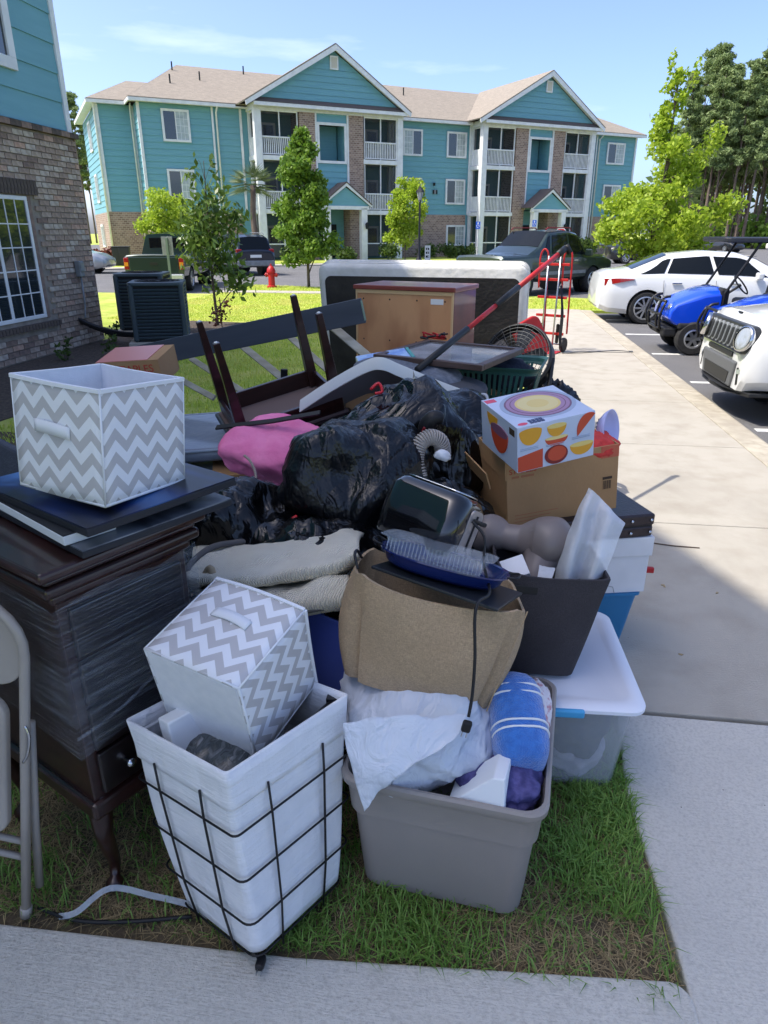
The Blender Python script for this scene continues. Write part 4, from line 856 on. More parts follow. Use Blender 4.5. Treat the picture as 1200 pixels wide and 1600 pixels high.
# ---- dark green sport-utility pickup
PK = [(-2.8, 0.55, 1.08, 1.12, 0.92, 0.86), (-2.75, 0.5, 1.14, 1.18, 0.98, 0.90), (-1.6, 0.45, 1.16, 1.2, 1.0, 0.90), (-1.05, 0.42, 1.16, 1.42, 1.0, 0.84), (-0.55, 0.42, 1.16, 1.84, 1.0, 0.74), (0.4, 0.42, 1.15, 1.88, 1.0, 0.76), (0.85, 0.42, 1.14, 1.80, 1.0, 0.76), (1.45, 0.44, 1.14, 1.22, 0.99, 0.86), (2.3, 0.46, 1.08, 1.14, 0.97, 0.84), (2.7, 0.5, 0.98, 1.04, 0.94, 0.8), (2.8, 0.55, 0.8, 0.86, 0.86, 0.7)]
av = vehicle('pickup_truck', 'dark green crew-cab pickup with red roof rack passing behind the mattress', 'truck', (1.65, 24.0, -0.08), 48, PK, P_dgreen, (-1.75, 1.65), side_glass=((-1.02, -0.62, -0.62, -0.52), (-0.5, -0.42, 0.32, 0.28), (0.42, 0.38, 1.32, 0.92)), front_glass=(1.45, 0.85), rear_glass=(-1.05, -0.55), wr=0.40, ww=0.27, spokes=5, rimr=0.62)
for sd in (-1, 1):
    MB().tube([(-0.6, sd * 0.66, 1.9), (-0.5, sd * 0.68, 1.96), (0.6, sd * 0.68, 1.96), (0.7, sd * 0.66, 1.88)], 0.02, 6).build('roof_rail', pm('rail_red', S(120, 30, 36), 0.4), av)
    for x in (-0.3, 0.62): MB().box((x, sd * 1.0, 1.02), (0.2, 0.03, 0.035)).build('door_handle', M_chrome, av)
    MB().bb(-1.2, 1.2, sd * 0.98 - 0.02, sd * 0.98 + 0.035, 0.62, 0.72).build('side_moulding', M_grey, av)
    MB().box((1.15, sd * 1.1, 1.24), (0.12, 0.24, 0.2)).build('mirror', P_dgreen, av, bevel=0.03)
    MB().box((2.72, sd * 0.72, 0.86), (0.14, 0.36, 0.2)).build('headlamp', M_head, av, bevel=0.03)
# ---- green pickup seen from behind
TK = [(-2.65, 0.5, 1.08, 1.12, 0.9, 0.86), (-2.62, 0.42, 1.12, 1.15, 0.95, 0.90), (-0.7, 0.4, 1.12, 1.16, 0.96, 0.90), (-0.66, 0.4, 1.12, 1.76, 0.96, 0.70), (0.5, 0.4, 1.10, 1.80, 0.96, 0.72), (1.2, 0.42, 1.08, 1.16, 0.95, 0.84), (2.4, 0.45, 1.0, 1.05, 0.92, 0.8), (2.6, 0.5, 0.8, 0.84, 0.85, 0.7)]
tk = vehicle('pickup_truck', 'green pickup truck seen from its tailgate parked beyond the louvred units', 'truck', (-11.0, 24.9, -0.08), 100, TK, P_green, (-1.6, 1.7), side_glass=((-0.55, -0.5, 0.4, 0.3), (0.5, 0.45, 1.05, 0.62)), front_glass=(1.2, 0.5), wr=0.38, ww=0.25, spokes=5)
MB().bb(-2.68, -2.63, -0.78, 0.78, 0.58, 1.1).build('tailgate', P_green, tk, bevel=0.02); MB().bb(-0.69, -0.665, -0.62, 0.62, 1.24, 1.66).build('rear_window', M_carglass, tk, bevel=0.01)
MB().bb(-2.82, -2.62, -0.92, 0.92, 0.42, 0.58).build('bumper', pm('bumper_pale', S(200, 204, 200), 0.3, metal=0.5), tk, bevel=0.03); MB().bb(-2.84, -2.825, -0.17, 0.17, 0.46, 0.56).build('number_plate', M_signw, tk)
MB().bb(-2.70, -2.683, -0.12, 0.12, 0.86, 0.94).build('tailgate_handle', M_trimblk, tk)
for k in range(7): MB().bb(-2.69, -2.681, 0.24 + k * 0.06, 0.285 + k * 0.06, 0.65, 0.69).build('tailgate_mark', M_chrome, tk)
for sd in (-1, 1):
    MB().bb(-2.67, -2.6, sd * 0.87 - 0.08, sd * 0.87 + 0.08, 0.72, 1.08).build('tail_lamp', M_tail, tk, bevel=0.02); MB().bb(-2.68, -2.66, sd * 0.87 - 0.06, sd * 0.87 + 0.06, 0.82, 0.94).build('turn_lamp', M_amber, tk)
    MB().box((0.85, sd * 1.08, 1.2), (0.1, 0.22, 0.2)).build('mirror', P_green, tk, bevel=0.03)
# ---- suv and other parked cars further off
SUV = [(-2.3, 0.5, 0.95, 1.02, 0.86, 0.76), (-2.25, 0.38, 1.02, 1.1, 0.92, 0.78), (-2.05, 0.36, 1.06, 1.62, 0.94, 0.66), (-1.6, 0.34, 1.06, 1.72, 0.95, 0.68), (0.2, 0.34, 1.04, 1.74, 0.95, 0.70), (0.65, 0.34, 1.04, 1.62, 0.95, 0.70), (1.25, 0.36, 1.02, 1.1, 0.94, 0.82), (2.1, 0.4, 0.92, 0.98, 0.9, 0.76), (2.3, 0.5, 0.72, 0.78, 0.8, 0.65)]
SG = ((-1.95, -1.85, -1.05, -1.0), (-0.97, -0.95, 0.0, -0.05), (0.08, 0.05, 1.1, 0.7))
def suv(label, loc, rz, mat, group=None, nm='suv'):
    o = vehicle(nm, label, 'car', loc, rz, SUV, mat, (-1.4, 1.4), SG, (1.25, 0.65), (-2.25, -2.05), wr=0.36, ww=0.24, spokes=7, group=group)
    MB().bb(-2.36, -2.24, -0.88, 0.88, 0.42, 0.66).build('bumper', M_grey, o, bevel=0.04)
    for sd in (-1, 1): MB().bb(-2.27, -2.12, sd * 0.76 - 0.14, sd * 0.76 + 0.12, 0.98, 1.14).build('tail_lamp', M_tail, o, bevel=0.03)
    MB().bb(-2.33, -2.30, -0.26, 0.26, 0.78, 0.9).build('number_plate', M_signw, o)
    for sd in (-1, 1): MB().tube([(-1.6, sd * .68, 1.74), (-1.5, sd * .68, 1.8), (0.1, sd * .68, 1.81), (0.2, sd * .68, 1.76)], 0.018, 6).build('roof_rail', M_grey, o)
    return o
suv('dark blue suv showing its tail parked near the palm tree', (-11.6, 33.6, -0.08), 128, P_navy)
def sedan(label, loc, rz, mat):
    return vehicle('parked_car', label, 'car', loc, rz, SED, mat, (-1.42, 1.42), ((-1.62, -1.15, -1.12, -0.98), (-1.06, -0.93, -0.12, -0.22), (-0.04, -0.15, 0.95, 0.52)), (1.35, 0.75), (-1.75, -1.05), wr=0.33, spokes=8)
p = G(1000, 412, -0.08); sedan('black sedan parked across the lot under the lime green tree', (p.x + 0.3, p.y + 0.6, -0.08), 8, P_blk)
p = G(1140, 394, -0.08); sedan('dark car parked far across the lot before the pines', (p.x - 1.0, p.y, -0.08), -60, P_blk)
p = G(1085, 386, -0.08); sedan('dark red car parked far off behind the lime green tree', (p.x, p.y, -0.08), 10, P_red)
p = G(1175, 380, -0.08); suv('white van roof showing far off in front of the pine wood', (p.x, p.y, -0.08), 5, P_white)
p = G(846, 398, -0.08); suv('white suv parked before the portico behind the dark pickup', (p.x - 0.6, p.y * 0.97, -0.08), 33, P_white)
p = G(150, 428, -0.08); sedan('silver white car peeking out behind the brick corner', (p.x - 2.0, p.y + 0.6, -0.08), 5, P_silver)

# ---- utility carts
M_cartblue = pm('cart_blue', S(18, 72, 208), 0.25, coat=1.0); M_plastic = pm('black_plastic', S(30, 31, 33), 0.6); M_clear = pm('clear_sheet', S(225, 232, 236), 0.06, alpha=0.22, spec=0.6)
def cart(label, loc, rz, roofmat, shield, RH=1.68):
    t = thing('utility_cart', label, 'golf cart', loc, rad(rz), 'blue utility carts parked at the kerb')     # x forward
    pr = [(0.98, 0.46), (1.08, 0.56), (1.06, 0.70), (0.98, 0.82), (0.55, 1.0), (0.30, 1.03), (0.30, 0.55), (0.52, 0.50), (0.72, 0.42)]
    rings = []
    for y, k in ((-0.56, 0.80), (-0.50, 0.93), (-0.30, 1.0), (0.30, 1.0), (0.50, 0.93), (0.56, 0.80)):
        rings.append([(0.3 + (x - 0.3) * (0.9 + 0.1 * k), y, 0.55 + (z - 0.55) * k) for x, z in pr])
    MB().loft(rings).build('cowl', M_cartblue, t, True, 38, bevel=0.02)
    MB().bb(0.30, 0.92, -0.60, 0.60, 0.40, 0.50).build('fender', M_plastic, t, bevel=0.03)
    MB().bb(-1.25, 0.36, -0.58, 0.58, 0.26, 0.36).build('chassis', M_plastic, t, bevel=0.02); MB().bb(0.22, 0.36, -0.56, 0.56, 0.32, 1.02).build('firewall', M_plastic, t, bevel=0.03)
    MB().bb(-0.72, -0.2, -0.56, 0.56, 0.36, 0.70).build('seat_base', M_cartblue, t, bevel=0.03); MB().bb(-0.70, -0.16, -0.54, 0.54, 0.70, 0.82).build('seat', pm('seat_black', S(34, 34, 36), .6), t, bevel=0.05)
    MB().box((0, 0, 0), (0.1, 1.06, 0.42), TR((-0.74, 0, 1.06), 0, -8)).build('backrest', pm('seat_black', S(34, 34, 36), .6), t, bevel=0.04)
    MB().bb(-1.75, -0.85, -0.6, 0.6, 0.56, 0.62).build('bed_floor', M_plastic, t)
    for a, b, c, d in ((-1.75, -0.85, -0.62, -0.58), (-1.75, -0.85, 0.58, 0.62), (-1.78, -1.74, -0.6, 0.6)): MB().bb(a, b, c, d, 0.56, 0.86).build('bed_side', M_cartblue, t)
    for x in (0.66, -1.15):
        for sd in (-1, 1): wheel(t, x, sd * 0.50, 0.26, 0.22, 6, 0.58, sd)
    for sd in (-1, 1):
        MB().tube([(0.30, sd * 0.56, 0.35), (0.30, sd * 0.57, 0.95), (-0.10, sd * 0.55, RH + 0.01)], 0.021, 8).build('front_post', M_blackm, t); MB().tube([(-0.9, sd * 0.56, 0.5), (-0.86, sd * 0.55, 1.1), (-0.95, sd * 0.54, RH + 0.02)], 0.02, 8).build('rear_post', M_blackm, t)
        MB().lathe([(0, 0), (0.075, 0), (0.07, 0.03), (0, 0.035)], 14, TR((1.02, sd * 0.36, 0.70), 0, 78)).build('headlamp', M_head, t)
        MB().tube([(-0.22, sd * 0.0, 0), (-0.22, 0, 0.001)], 0.002, 4).build('trim', M_plastic, t) if False else None
    r0 = [(x, y, 1.80 + 0.05 * (1 - (y / 0.62) ** 2) - 0.04 * max(0, abs(x + 0.72) - 0.7)) for x, y in rrect(1.95, 1.24, 0.14, 5)]
    r0 = [(x - 0.52, y, RH + 0.045 * (1 - (y / 0.65) ** 2)) for x, y, z in r0]
    MB().loft([r0, [(x, y, z + 0.07) for x, y, z in r0]]).build('roof', roofmat, t, bevel=0.015)
    # brush guard
    g = MB()
    for y in (-0.28, 0.28): g.tube(spl([(0.98, y, 0.30), (1.16, y, 0.36), (1.20, y, 0.62), (1.14, y, 0.84), (1.02, y, 0.88)], 4), 0.022, 7)
    for z, x in ((0.4, 1.18), (0.62, 1.20), (0.82, 1.15)): g.tube([(x - .03, -0.46, z), (x, -0.28, z), (x, 0.28, z), (x - .03, 0.46, z)], 0.02, 7)
    for sd in (-1, 1): g.tube(spl([(1.17, sd * .46, .4), (1.2, sd * .5, .6), (1.12, sd * .46, .82)], 3), 0.02, 7)
    g.build('brush_guard', M_blackm, t, True)
    MB().bb(0.9, 1.12, -0.5, 0.5, 0.28, 0.42).build('bumper', M_plastic, t, bevel=0.03)
    MB().lathe([(0.165, -0.012), (0.182, 0), (0.165, 0.012), (0.148, 0)], 22, TR((-0.02, 0.25, 1.06), 0, -52), cap=False).build('steering_wheel', M_black, t, True); MB().tube([(0.26, 0.25, 0.86), (-0.02, 0.25, 1.06)], 0.02, 6).build('steering_column', M_plastic, t)
    if shield:
        MB().loft([[(0.28, -0.52, 1.04), (0.28, 0.52, 1.04), (0.27, 0.52, 1.04), (0.27, -0.52, 1.04)], [(0.09, -0.52, 1.42), (0.09, 0.52, 1.42), (0.08, 0.52, 1.42), (0.08, -0.52, 1.42)]]).build('windscreen', M_clear, t)
    return t
cart('blue utility cart with black roof, brush guard and no windscreen beside the white sedan', (3.98, 12.35, -0.08), 180, pm('roof_black', S(34, 38, 46), 0.5), False)
cart('blue utility cart with cream roof and clear windscreen half hidden by the boxy suv', (4.36, 10.6, -0.08), 180, pm('roof_cream', S(226, 220, 204), 0.5), True, 1.60)

# ---- white compact suv, nose to the kerb (x forward = world -x)
JP = [(-2.1, 0.5, 0.95, 1.0, 0.84, 0.74), (-2.05, 0.36, 1.05, 1.6, 0.9, 0.68), (-1.5, 0.34, 1.08, 1.68, 0.9, 0.70), (0.3, 0.34, 1.06, 1.68, 0.9, 0.70), (0.5, 0.34, 1.06, 1.62, 0.9, 0.70), (0.95, 0.36, 1.04, 1.12, 0.9, 0.80), (1.5, 0.36, 1.02, 1.07, 0.89, 0.78), (1.95, 0.36, 0.98, 1.03, 0.86, 0.72), (2.06, 0.34, 0.80, 0.86, 0.80, 0.64), (2.10, 0.34, 0.62, 0.66, 0.74, 0.58)]
jp = vehicle('compact_suv', 'white boxy suv with black slotted grille and round headlamps at the kerb', 'car', (4.68, 8.05, -0.08), 180, JP, P_white, (-1.28, 1.28), side_glass=((-1.95, -1.85, -1.0, -1.0), (-0.92, -0.92, 0.05, 0.0), (0.12, 0.1, 0.85, 0.55)), front_glass=(0.95, 0.5), wr=0.36, ww=0.24, spokes=5)
M_grl = pm('grille_dark', S(36, 38, 40), 0.45)
def jface(y, z, dx=0.0):
    return (2.104 + dx - max(0, z - 0.66) * 0.2 - 1.2 * max(0, abs(y) - 0.62) ** 2, y, z)
gp = rrect(1.50, 0.27, 0.125, 6)
MB().loft([[jface(y, z + 0.835, d) for y, z in gp] for d in (-0.06, 0.028)]).build('grille', M_grl, jp, bevel=0.01)
for k in range(7):
    y = (k - 3) * 0.135; sl = rrect(0.098, 0.215, 0.04, 4)
    so = MB().loft([[jface(y + a, 0.835 + b, d) for a, b in sl] for d in (0.0, 0.045)]).build('grille_slot', M_grey, jp, bevel=0.006)
    sl = rrect(0.062, 0.175, 0.028, 4); MB().loft([[jface(y + a, 0.835 + b, d) for a, b in sl] for d in (0.02, 0.052)]).build('slot_mesh', M_trimblk, so)
for sd in (-1, 1):
    c = Vector(jface(sd * 0.625, 0.84, 0.0)); M = TR(c, 0, 74, sd * 16)
    MB().lathe([(0, 0.0), (0.112, 0.0), (0.118, 0.05), (0.10, 0.06), (0, 0.045)], 24, M).build('headlamp', M_head, jp, True, 40); MB().lathe([(0.113, 0.0), (0.128, 0.0), (0.128, 0.062), (0.115, 0.066)], 24, M, cap=False).build('headlamp_ring', M_chrome, jp, True)
    MB().loft([[(2.104 + d - max(0, abs(y) - 0.66) * 0.6, sd * abs(y), z) for y, z in ((.59, .56), (.72, .58), (.70, .42), (.62, .39))] for d in (-0.05, 0.006)]).build('lamp_recess', M_trimblk, jp)
    MB().loft([[(2.104 + d - max(0, abs(y) - 0.66) * 0.6, sd * abs(y), z) for y, z in ((.605, .545), (.70, .56), (.695, .51), (.61, .50))] for d in (0.0, 0.012)]).build('fog_lamp', M_head, jp)
    for x in (1.28,):
        a = arc(x, 0.36, 0.46, 0, 180, 12); b = arc(x, 0.36, 0.40, 180, 0, 12)
        MB().prism([(p, q) for p, q in a + b], sd * 0.87, sd * 0.915, 'y').build('arch_trim', M_plastic, jp)
    MB().box((0.62, sd * 1.0, 1.12), (0.14, 0.22, 0.18)).build('mirror', M_plastic, jp, bevel=0.03)
lp_ = [(-.56, .15), (.56, .15), (.48, -.12), (-.48, -.12)]
MB().loft([[jface(y, z + 0.46, d) for y, z in lp_] for d in (-0.05, 0.02)]).build('lower_fascia', pm('fascia_grey', S(92, 94, 96), 0.6), jp, bevel=0.02)
MB().loft([[jface(y, z + 0.44, d) for y, z in [(-.42, .05), (.42, .05), (.38, -.07), (-.38, -.07)]] for d in (0.0, 0.026)]).build('lower_grille', M_trimblk, jp)
MB().loft([[jface(y, 0.66 + b, d) for y, b in rrect(0.8, 0.05, 0.02, 3)] for d in (0, 0.015)]).build('upper_slot', M_trimblk, jp)
MB().loft([[(2.16 - 0.14 * (abs(y) / 0.8) ** 2.5 + d, y, z) for y, z in ((-.8, .30), (-.4, .28), (0, .28), (.4, .28), (.8, .30), (.8, .34), (.4, .33), (0, .33), (-.4, .33), (-.8, .34))] for d in (-0.2, 0.0)]).build('front_lip', M_plastic, jp, bevel=0.01)
MB().tube([(1.97, -0.05, 1.045), (1.97, 0.05, 1.045)], 0.012, 5).build('badge', M_trimblk, jp)
for sd in (-1, 1): MB().tube([(1.0, sd * 0.3, 1.14), (0.85, sd * 0.1, 1.2), (0.72, sd * -0.35, 1.33)], 0.012, 5).build('wiper', M_black, jp)
# ================================================================ THE HEAP
def E3(a, b, c): return (rad(a), rad(b), rad(c))
# ---- cloth and plastic materials
M_wfab = pm('white_fabric', S(232, 233, 235), 0.85, S(224, 226, 229), 30, 4, bump=0.12, bsc=300); M_wfab2 = pm('white_binding', S(228, 230, 232), 0.8)
def chevron(name, axis):
    m = pm(name, S(214, 214, 214), 0.85); vec, sp = coords(m)
    tri = mnode(m, 'PINGPONG', mnode(m, 'ADD', sp[axis], 5.0), 0.035)
    v = mnode(m, 'ADD', mnode(m, 'MULTIPLY', tri, 1.05), sp[2]); fr_ = mnode(m, 'FRACT', mnode(m, 'DIVIDE', mnode(m, 'ADD', v, 5.0), 0.057)); st_ = mnode(m, 'GREATER_THAN', fr_, 0.5)
    c = mixcol(m, st_, S(232, 233, 235), S(190, 187, 186)); m.node_tree.links.new(c, bsdf(m).inputs['Base Color'])
    w = noise_out(m, vec, 400, 2); add_bump(m, w, 0.12, 0.002); n2 = noise_out(m, vec, 7, 3); add_bump(m, n2, 0.25, 0.02); return m
M_chx = chevron('chevron_x', 0); M_chy = chevron('chevron_y', 1)
def chev_bin(label, loc, rot, a=0.14, h=0.28):
    t = thing('storage_cube', label, 'fabric bin', loc, E3(*rot)); th = 0.004; r_ = random.Random(3)
    def panel(fn, mat, nm, n=10): 
        MB().grid(fn, n, n).build(nm, mat, t, True, solid=0.003)
    bow = lambda u, v: 0.008 * math.sin(math.pi * u) * (0.3 + 0.7 * v)
    panel(lambda u, v: (-a + 2 * a * u, -a - bow(u, v), h * v), M_chx, 'front_panel'); panel(lambda u, v: (-a + 2 * a * u, a - 1.6 * bow(u, v), h * v), M_chx, 'back_panel')
    panel(lambda u, v: (a - 0.3 * bow(u, v), -a + 2 * a * u, h * v), M_chy, 'side_panel'); panel(lambda u, v: (-a + bow(u, v), -a + 2 * a * u, h * v), M_chy, 'side_panel')
    i_ = a - 0.007
    for fn in (lambda u, v: (-i_ + 2 * i_ * u, -i_ - bow(u, v), h * v * .985), lambda u, v: (-i_ + 2 * i_ * u, i_ - 1.6 * bow(u, v), h * v * .985), lambda u, v: (i_ - 0.3 * bow(u, v), -i_ + 2 * i_ * u, h * v * .985), lambda u, v: (-i_ + bow(u, v), -i_ + 2 * i_ * u, h * v * .985)):
        MB().grid(fn, 8, 4).build('lining', M_wfab, t, True)
    MB().box((0, 0, 0.004), (2 * a - 0.002, 2 * a - 0.002, 0.006)).build('bottom', M_wfab, t)
    ri = MB()
    for k, (p, q, nrm) in enumerate((((-a, -a), (a, -a), (0, -1)), ((a, -a), (a, a), (-.3, 0)), ((a, a), (-a, a), (0, -1.6)), ((-a, a), (-a, -a), (1, 0)))):
        pts = []
        for i in range(13):
            u = i / 12; b = 0.008 * math.sin(math.pi * u); pts.append((p[0] + (q[0] - p[0]) * u + nrm[0] * b, p[1] + (q[1] - p[1]) * u + nrm[1] * b, h - 0.004))
        ribbon(pts, 0.011, 0.009, mb=ri)
    ri.build('rim_binding', M_wfab2, t)
    for x, y in ((-a, -a), (a, -a), (a, a), (-a, a)): MB().tube([(x, y, 0.003), (x, y, h - 0.006)], 0.0028, 6).build('edge_piping', M_wfab2, t, True)
    b = MB()
    for p, q in (((-a, -a), (a, -a)), ((a, -a), (a, a)), ((a, a), (-a, a)), ((-a, a), (-a, -a))): b.tube([(p[0], p[1], 0.004), (q[0], q[1], 0.004)], 0.0038, 6)
    b.build('bottom_piping', M_wfab2, t, True)
    MB().grid(lambda u, v: (-0.062 + 0.112 * u, -a - 0.009 - 0.005 * math.sin(math.pi * u), 0.155 + 0.030 * v - 0.006 * u + 0.004 * math.sin(3 * u)), 10, 2).build('handle', M_wfab2, t, True, solid=0.004)
    return t
chev_bin('grey and white chevron fabric cube standing open on the canvases', (-0.957, 1.592, 1.141), (-4.5, 3.1, -16.9))
binB = chev_bin('grey and white chevron fabric cube lying tipped on its side in the wire hamper', (-0.632, 1.31, 0.676), (-76.1, 4.5, -19.3))

# ---- blobs (bags, plush)
def blob(name, mat, parent, loc, rad3, rot=(0, 0, 0), seed=1, amp=0.12, freq=1.6, wr=0.06, wfreq=4.0, sub=5, flat=-0.75, pw=2.0, neck=None, smooth=True, stretch=(1, 1, 1)):
    bm = bmesh.new(); bmesh.ops.create_icosphere(bm, subdivisions=sub, radius=1.0); sv = Vector((seed * 3.1, seed * 1.7, seed * 0.9))
    for v in bm.verts:
        d = v.co.normalized(); s = (abs(d.x) ** pw + abs(d.y) ** pw + abs(d.z) ** pw) ** (-1 / pw)
        q = Vector((d.x * stretch[0], d.y * stretch[1], d.z * stretch[2]))
        k = 1 + amp * noise.noise(q * freq + sv) * 1.6
        az = math.atan2(d.y, d.x); hz = math.hypot(d.x, d.y) ** 0.5
        pl = Vector((math.cos(az) * wfreq * 1.3 * hz, math.sin(az) * wfreq * 1.3 * hz, d.z * wfreq * 0.35)) + sv * 2
        n1 = 1 - abs(noise.noise(pl + Vector((0, 0, 1)) * noise.noise(q * 2 + sv) * 1.5)); n2 = 1 - abs(noise.noise(pl * 2.4 + sv)); k += wr * (n1 ** 2 - 0.5) + wr * 0.35 * (n2 ** 2 - 0.5) * (0.5 + n1)
        p = d * s * k
        if neck and p.z > neck[0]:
            t = (p.z - neck[0]) / (1.2 - neck[0]); f = max(0.12, 1 - t * 1.15); a = math.atan2(p.y, p.x); f *= 1 + 0.25 * math.sin(a * 11 + seed) * t; p.x *= f; p.y *= f; p.z = neck[0] + (p.z - neck[0]) * neck[1]
        if p.z < flat: p.z = flat + (p.z - flat) * 0.1
        v.co = Vector((p.x * rad3[0], p.y * rad3[1], p.z * rad3[2]))
    me = bpy.data.meshes.new(name); bm.to_mesh(me); bm.free(); me.materials.append(mat)
    me.polygons.foreach_set('use_smooth', [True] * len(me.polygons)); o = bpy.data.objects.new(name, me); COL.objects.link(o); o.parent = parent; o.location = loc; o.rotation_euler = E3(*rot)
    return o
def bagmat(name, c, rough, quilt=False):
    m = pm(name, c, rough, spec=0.55); vec, sp = coords(m); v2 = mapped(m, vec, (1.0, 1.0, 0.32), (0.3, 0.2, 0))
    n = noise_out(m, v2, 3.2, 2, 0.4, 1.8); add_bump(m, mnode(m, 'ABSOLUTE', mnode(m, 'SUBTRACT', n, 0.5)), 0.5, 0.12)
    n2 = noise_out(m, v2, 11, 1, 0.4, 2.4); add_bump(m, mnode(m, 'ABSOLUTE', mnode(m, 'SUBTRACT', n2, 0.5)), 0.35, 0.025)
    wn = m.node_tree.nodes.new('ShaderNodeTexNoise'); wn.inputs['Scale'].default_value = 4; m.node_tree.links.new(vec, wn.inputs[0])
    wm = m.node_tree.nodes.new('ShaderNodeMix'); wm.data_type = 'RGBA'; wm.inputs[0].default_value = 0.12; m.node_tree.links.new(v2, wm.inputs[6]); m.node_tree.links.new(wn.outputs[1], wm.inputs[7])
    vf = m.node_tree.nodes.new('ShaderNodeTexVoronoi'); vf.inputs['Scale'].default_value = 9; m.node_tree.links.new(wm.outputs[2], vf.inputs[0]); add_bump(m, vf.outputs[0], 0.55, 0.05)
    if quilt:
        vo = m.node_tree.nodes.new('ShaderNodeTexVoronoi'); vo.inputs['Scale'].default_value = 75; m.node_tree.links.new(vec, vo.inputs[0]); add_bump(m, vo.outputs[0], 0.35, 0.004)
    return m
M_bag = bagmat('black_bag', S(9, 10, 12), 0.2); M_bagq = bagmat('black_bag_quilted', S(13, 16, 20), 0.3, True); M_wbag = pm('white_bag', S(214, 222, 232), 0.28, alpha=0.86)
_v, _s = coords(M_wbag); _vm = mapped(M_wbag, _v, (1, 0.35, 1), (0, 0, 0.7)); add_bump(M_wbag, noise_out(M_wbag, _vm, 14, 3, 0.5, 1.4), 0.6, 0.03); add_bump(M_wbag, noise_out(M_wbag, _vm, 45, 2), 0.3, 0.008)
M_pink = pm('pink_cloth', S(244, 138, 180), 0.75, S(234, 116, 164), 8, 4, bump=0.7, bsc=11)
def drape(name, label, cat, mat, pts, nu=18, nv=14, wob=0.01, seed=1, solid=0.002, fr=9.0):
    """sheet through a coarse grid of world points, smoothly interpolated and crumpled"""
    rows = [spl(r, max(1, nu // (len(r) - 1))) for r in pts]; cols = list(zip(*rows)); full = [spl(c, max(1, nv // (len(pts) - 1))) for c in cols]
    sv = Vector((seed, seed * 2.3, 0)); mb = MB(); n = len(full); m_ = len(full[0])
    vs = [p + Vector((noise.noise(p * fr + sv), noise.noise(p * fr + sv * 2), noise.noise(p * fr + sv * 3))) * wob + Vector((0, 0, 1)) * wob * 0.7 * (abs(noise.noise(p * fr * 2.5 + sv)) - 0.3) for c in full for p in c]
    mb.add(vs, [(i * m_ + j, (i + 1) * m_ + j, (i + 1) * m_ + j + 1, i * m_ + j + 1) for i in range(n - 1) for j in range(m_ - 1)])
    o = mb.build(name, mat, None, True, solid=solid); return tag(o, label, cat)
def bag(label, loc, r3, seed, mat=None, rot=(0, 0, 0), group='black rubbish bags in the heap', tie=None, nm='rubbish_bag', cat='rubbish bag', **kw):
    o = blob(nm, mat or M_bag, None, loc, r3, rot, seed, **kw); tag(o, label, cat, group)
    if tie:
        tb = MB(); tb.tube(spl([Vector((0, 0, 0)), Vector((0.03, 0.01, 0.03)), Vector((0.05, -0.01, 0)), Vector((0.02, -0.02, -0.01))], 4), 0.007, 6)
        q = tb.build('tie', pm('red_tie', S(206, 34, 44), 0.4), o, True); q.location = tie
    return o
bag('large black bag with quilted puckered plastic lying over the pile of bags', (-0.45, 2.47, 0.84), (0.29, 0.24, 0.27), 3, M_bagq, (8, -6, 12), amp=0.2, wr=0.07, wfreq=1.6)
bag('tall glossy black bag with red drawstring behind the quilted bag', (-0.30, 3.02, 0.80), (0.40, 0.30, 0.33), 5, None, (0, 8, 10), amp=0.2, wr=0.08, wfreq=1.8, tie=(-0.22, -0.05, 0.29))
bag('black bag with gathered neck under the canvases', (-0.86, 2.32, 0.66), (0.30, 0.27, 0.24), 7, None, (0, 0, 30), amp=0.22, wr=0.1, wfreq=2.2, tie=(0.12, -0.22, 0.12))
bag('wrinkled black bag spread behind the ribbed blanket', (-0.50, 2.16, 0.60), (0.30, 0.22, 0.20), 9, None, (0, 10, -15), amp=0.22, wr=0.1, wfreq=2.0)
bag('black bag squeezed behind the toaster', (-0.12, 2.42, 0.62), (0.24, 0.22, 0.27), 11, None, (0, 0, 0), amp=0.18, wr=0.09, wfreq=2.0)
bag('black bag at the bottom of the heap behind the hamper', (-0.55, 2.15, 0.24), (0.42, 0.38, 0.28), 13, None, amp=0.12, wr=0.1)
bag('black bag at the bottom of the heap below the tall bag', (-0.30, 2.95, 0.28), (0.55, 0.42, 0.34), 15, None, amp=0.12, wr=0.1)
bag('black bag with pink tie beside the fan and basket', (0.44, 4.75, 0.52), (0.24, 0.24, 0.30), 17, None, (0, 12, 0), amp=0.16, wr=0.13, tie=(-0.03, -0.14, 0.24))
bag('slumped black bag left of the gathered bag by the dresser', (-1.02, 2.05, 0.45), (0.26, 0.22, 0.26), 19, None, (0, 0, 0), amp=0.2, wr=0.14)
pk = tag(blob('pink_bag', M_pink, None, (-0.885, 2.95, 0.835), (0.265, 0.20, 0.10), (20, 3, -4), 21, 0.18, 1.3, 0.09, 1.5, 5, -0.8, 2.8), 'bright pink fabric bag lying under the upturned table', 'bag')
cp = MB().tube(spl([AY(382, 712, 2.7), AY(392, 722, 2.66), AY(400, 745, 2.6), AY(392, 775, 2.55)], 4), 0.006, 6).build('grey_cable', pm('grey_cord', S(150, 138, 128), .7), None, True); tag(cp, 'thin grey cable dangling from the pink bag over the black bags', 'cord')

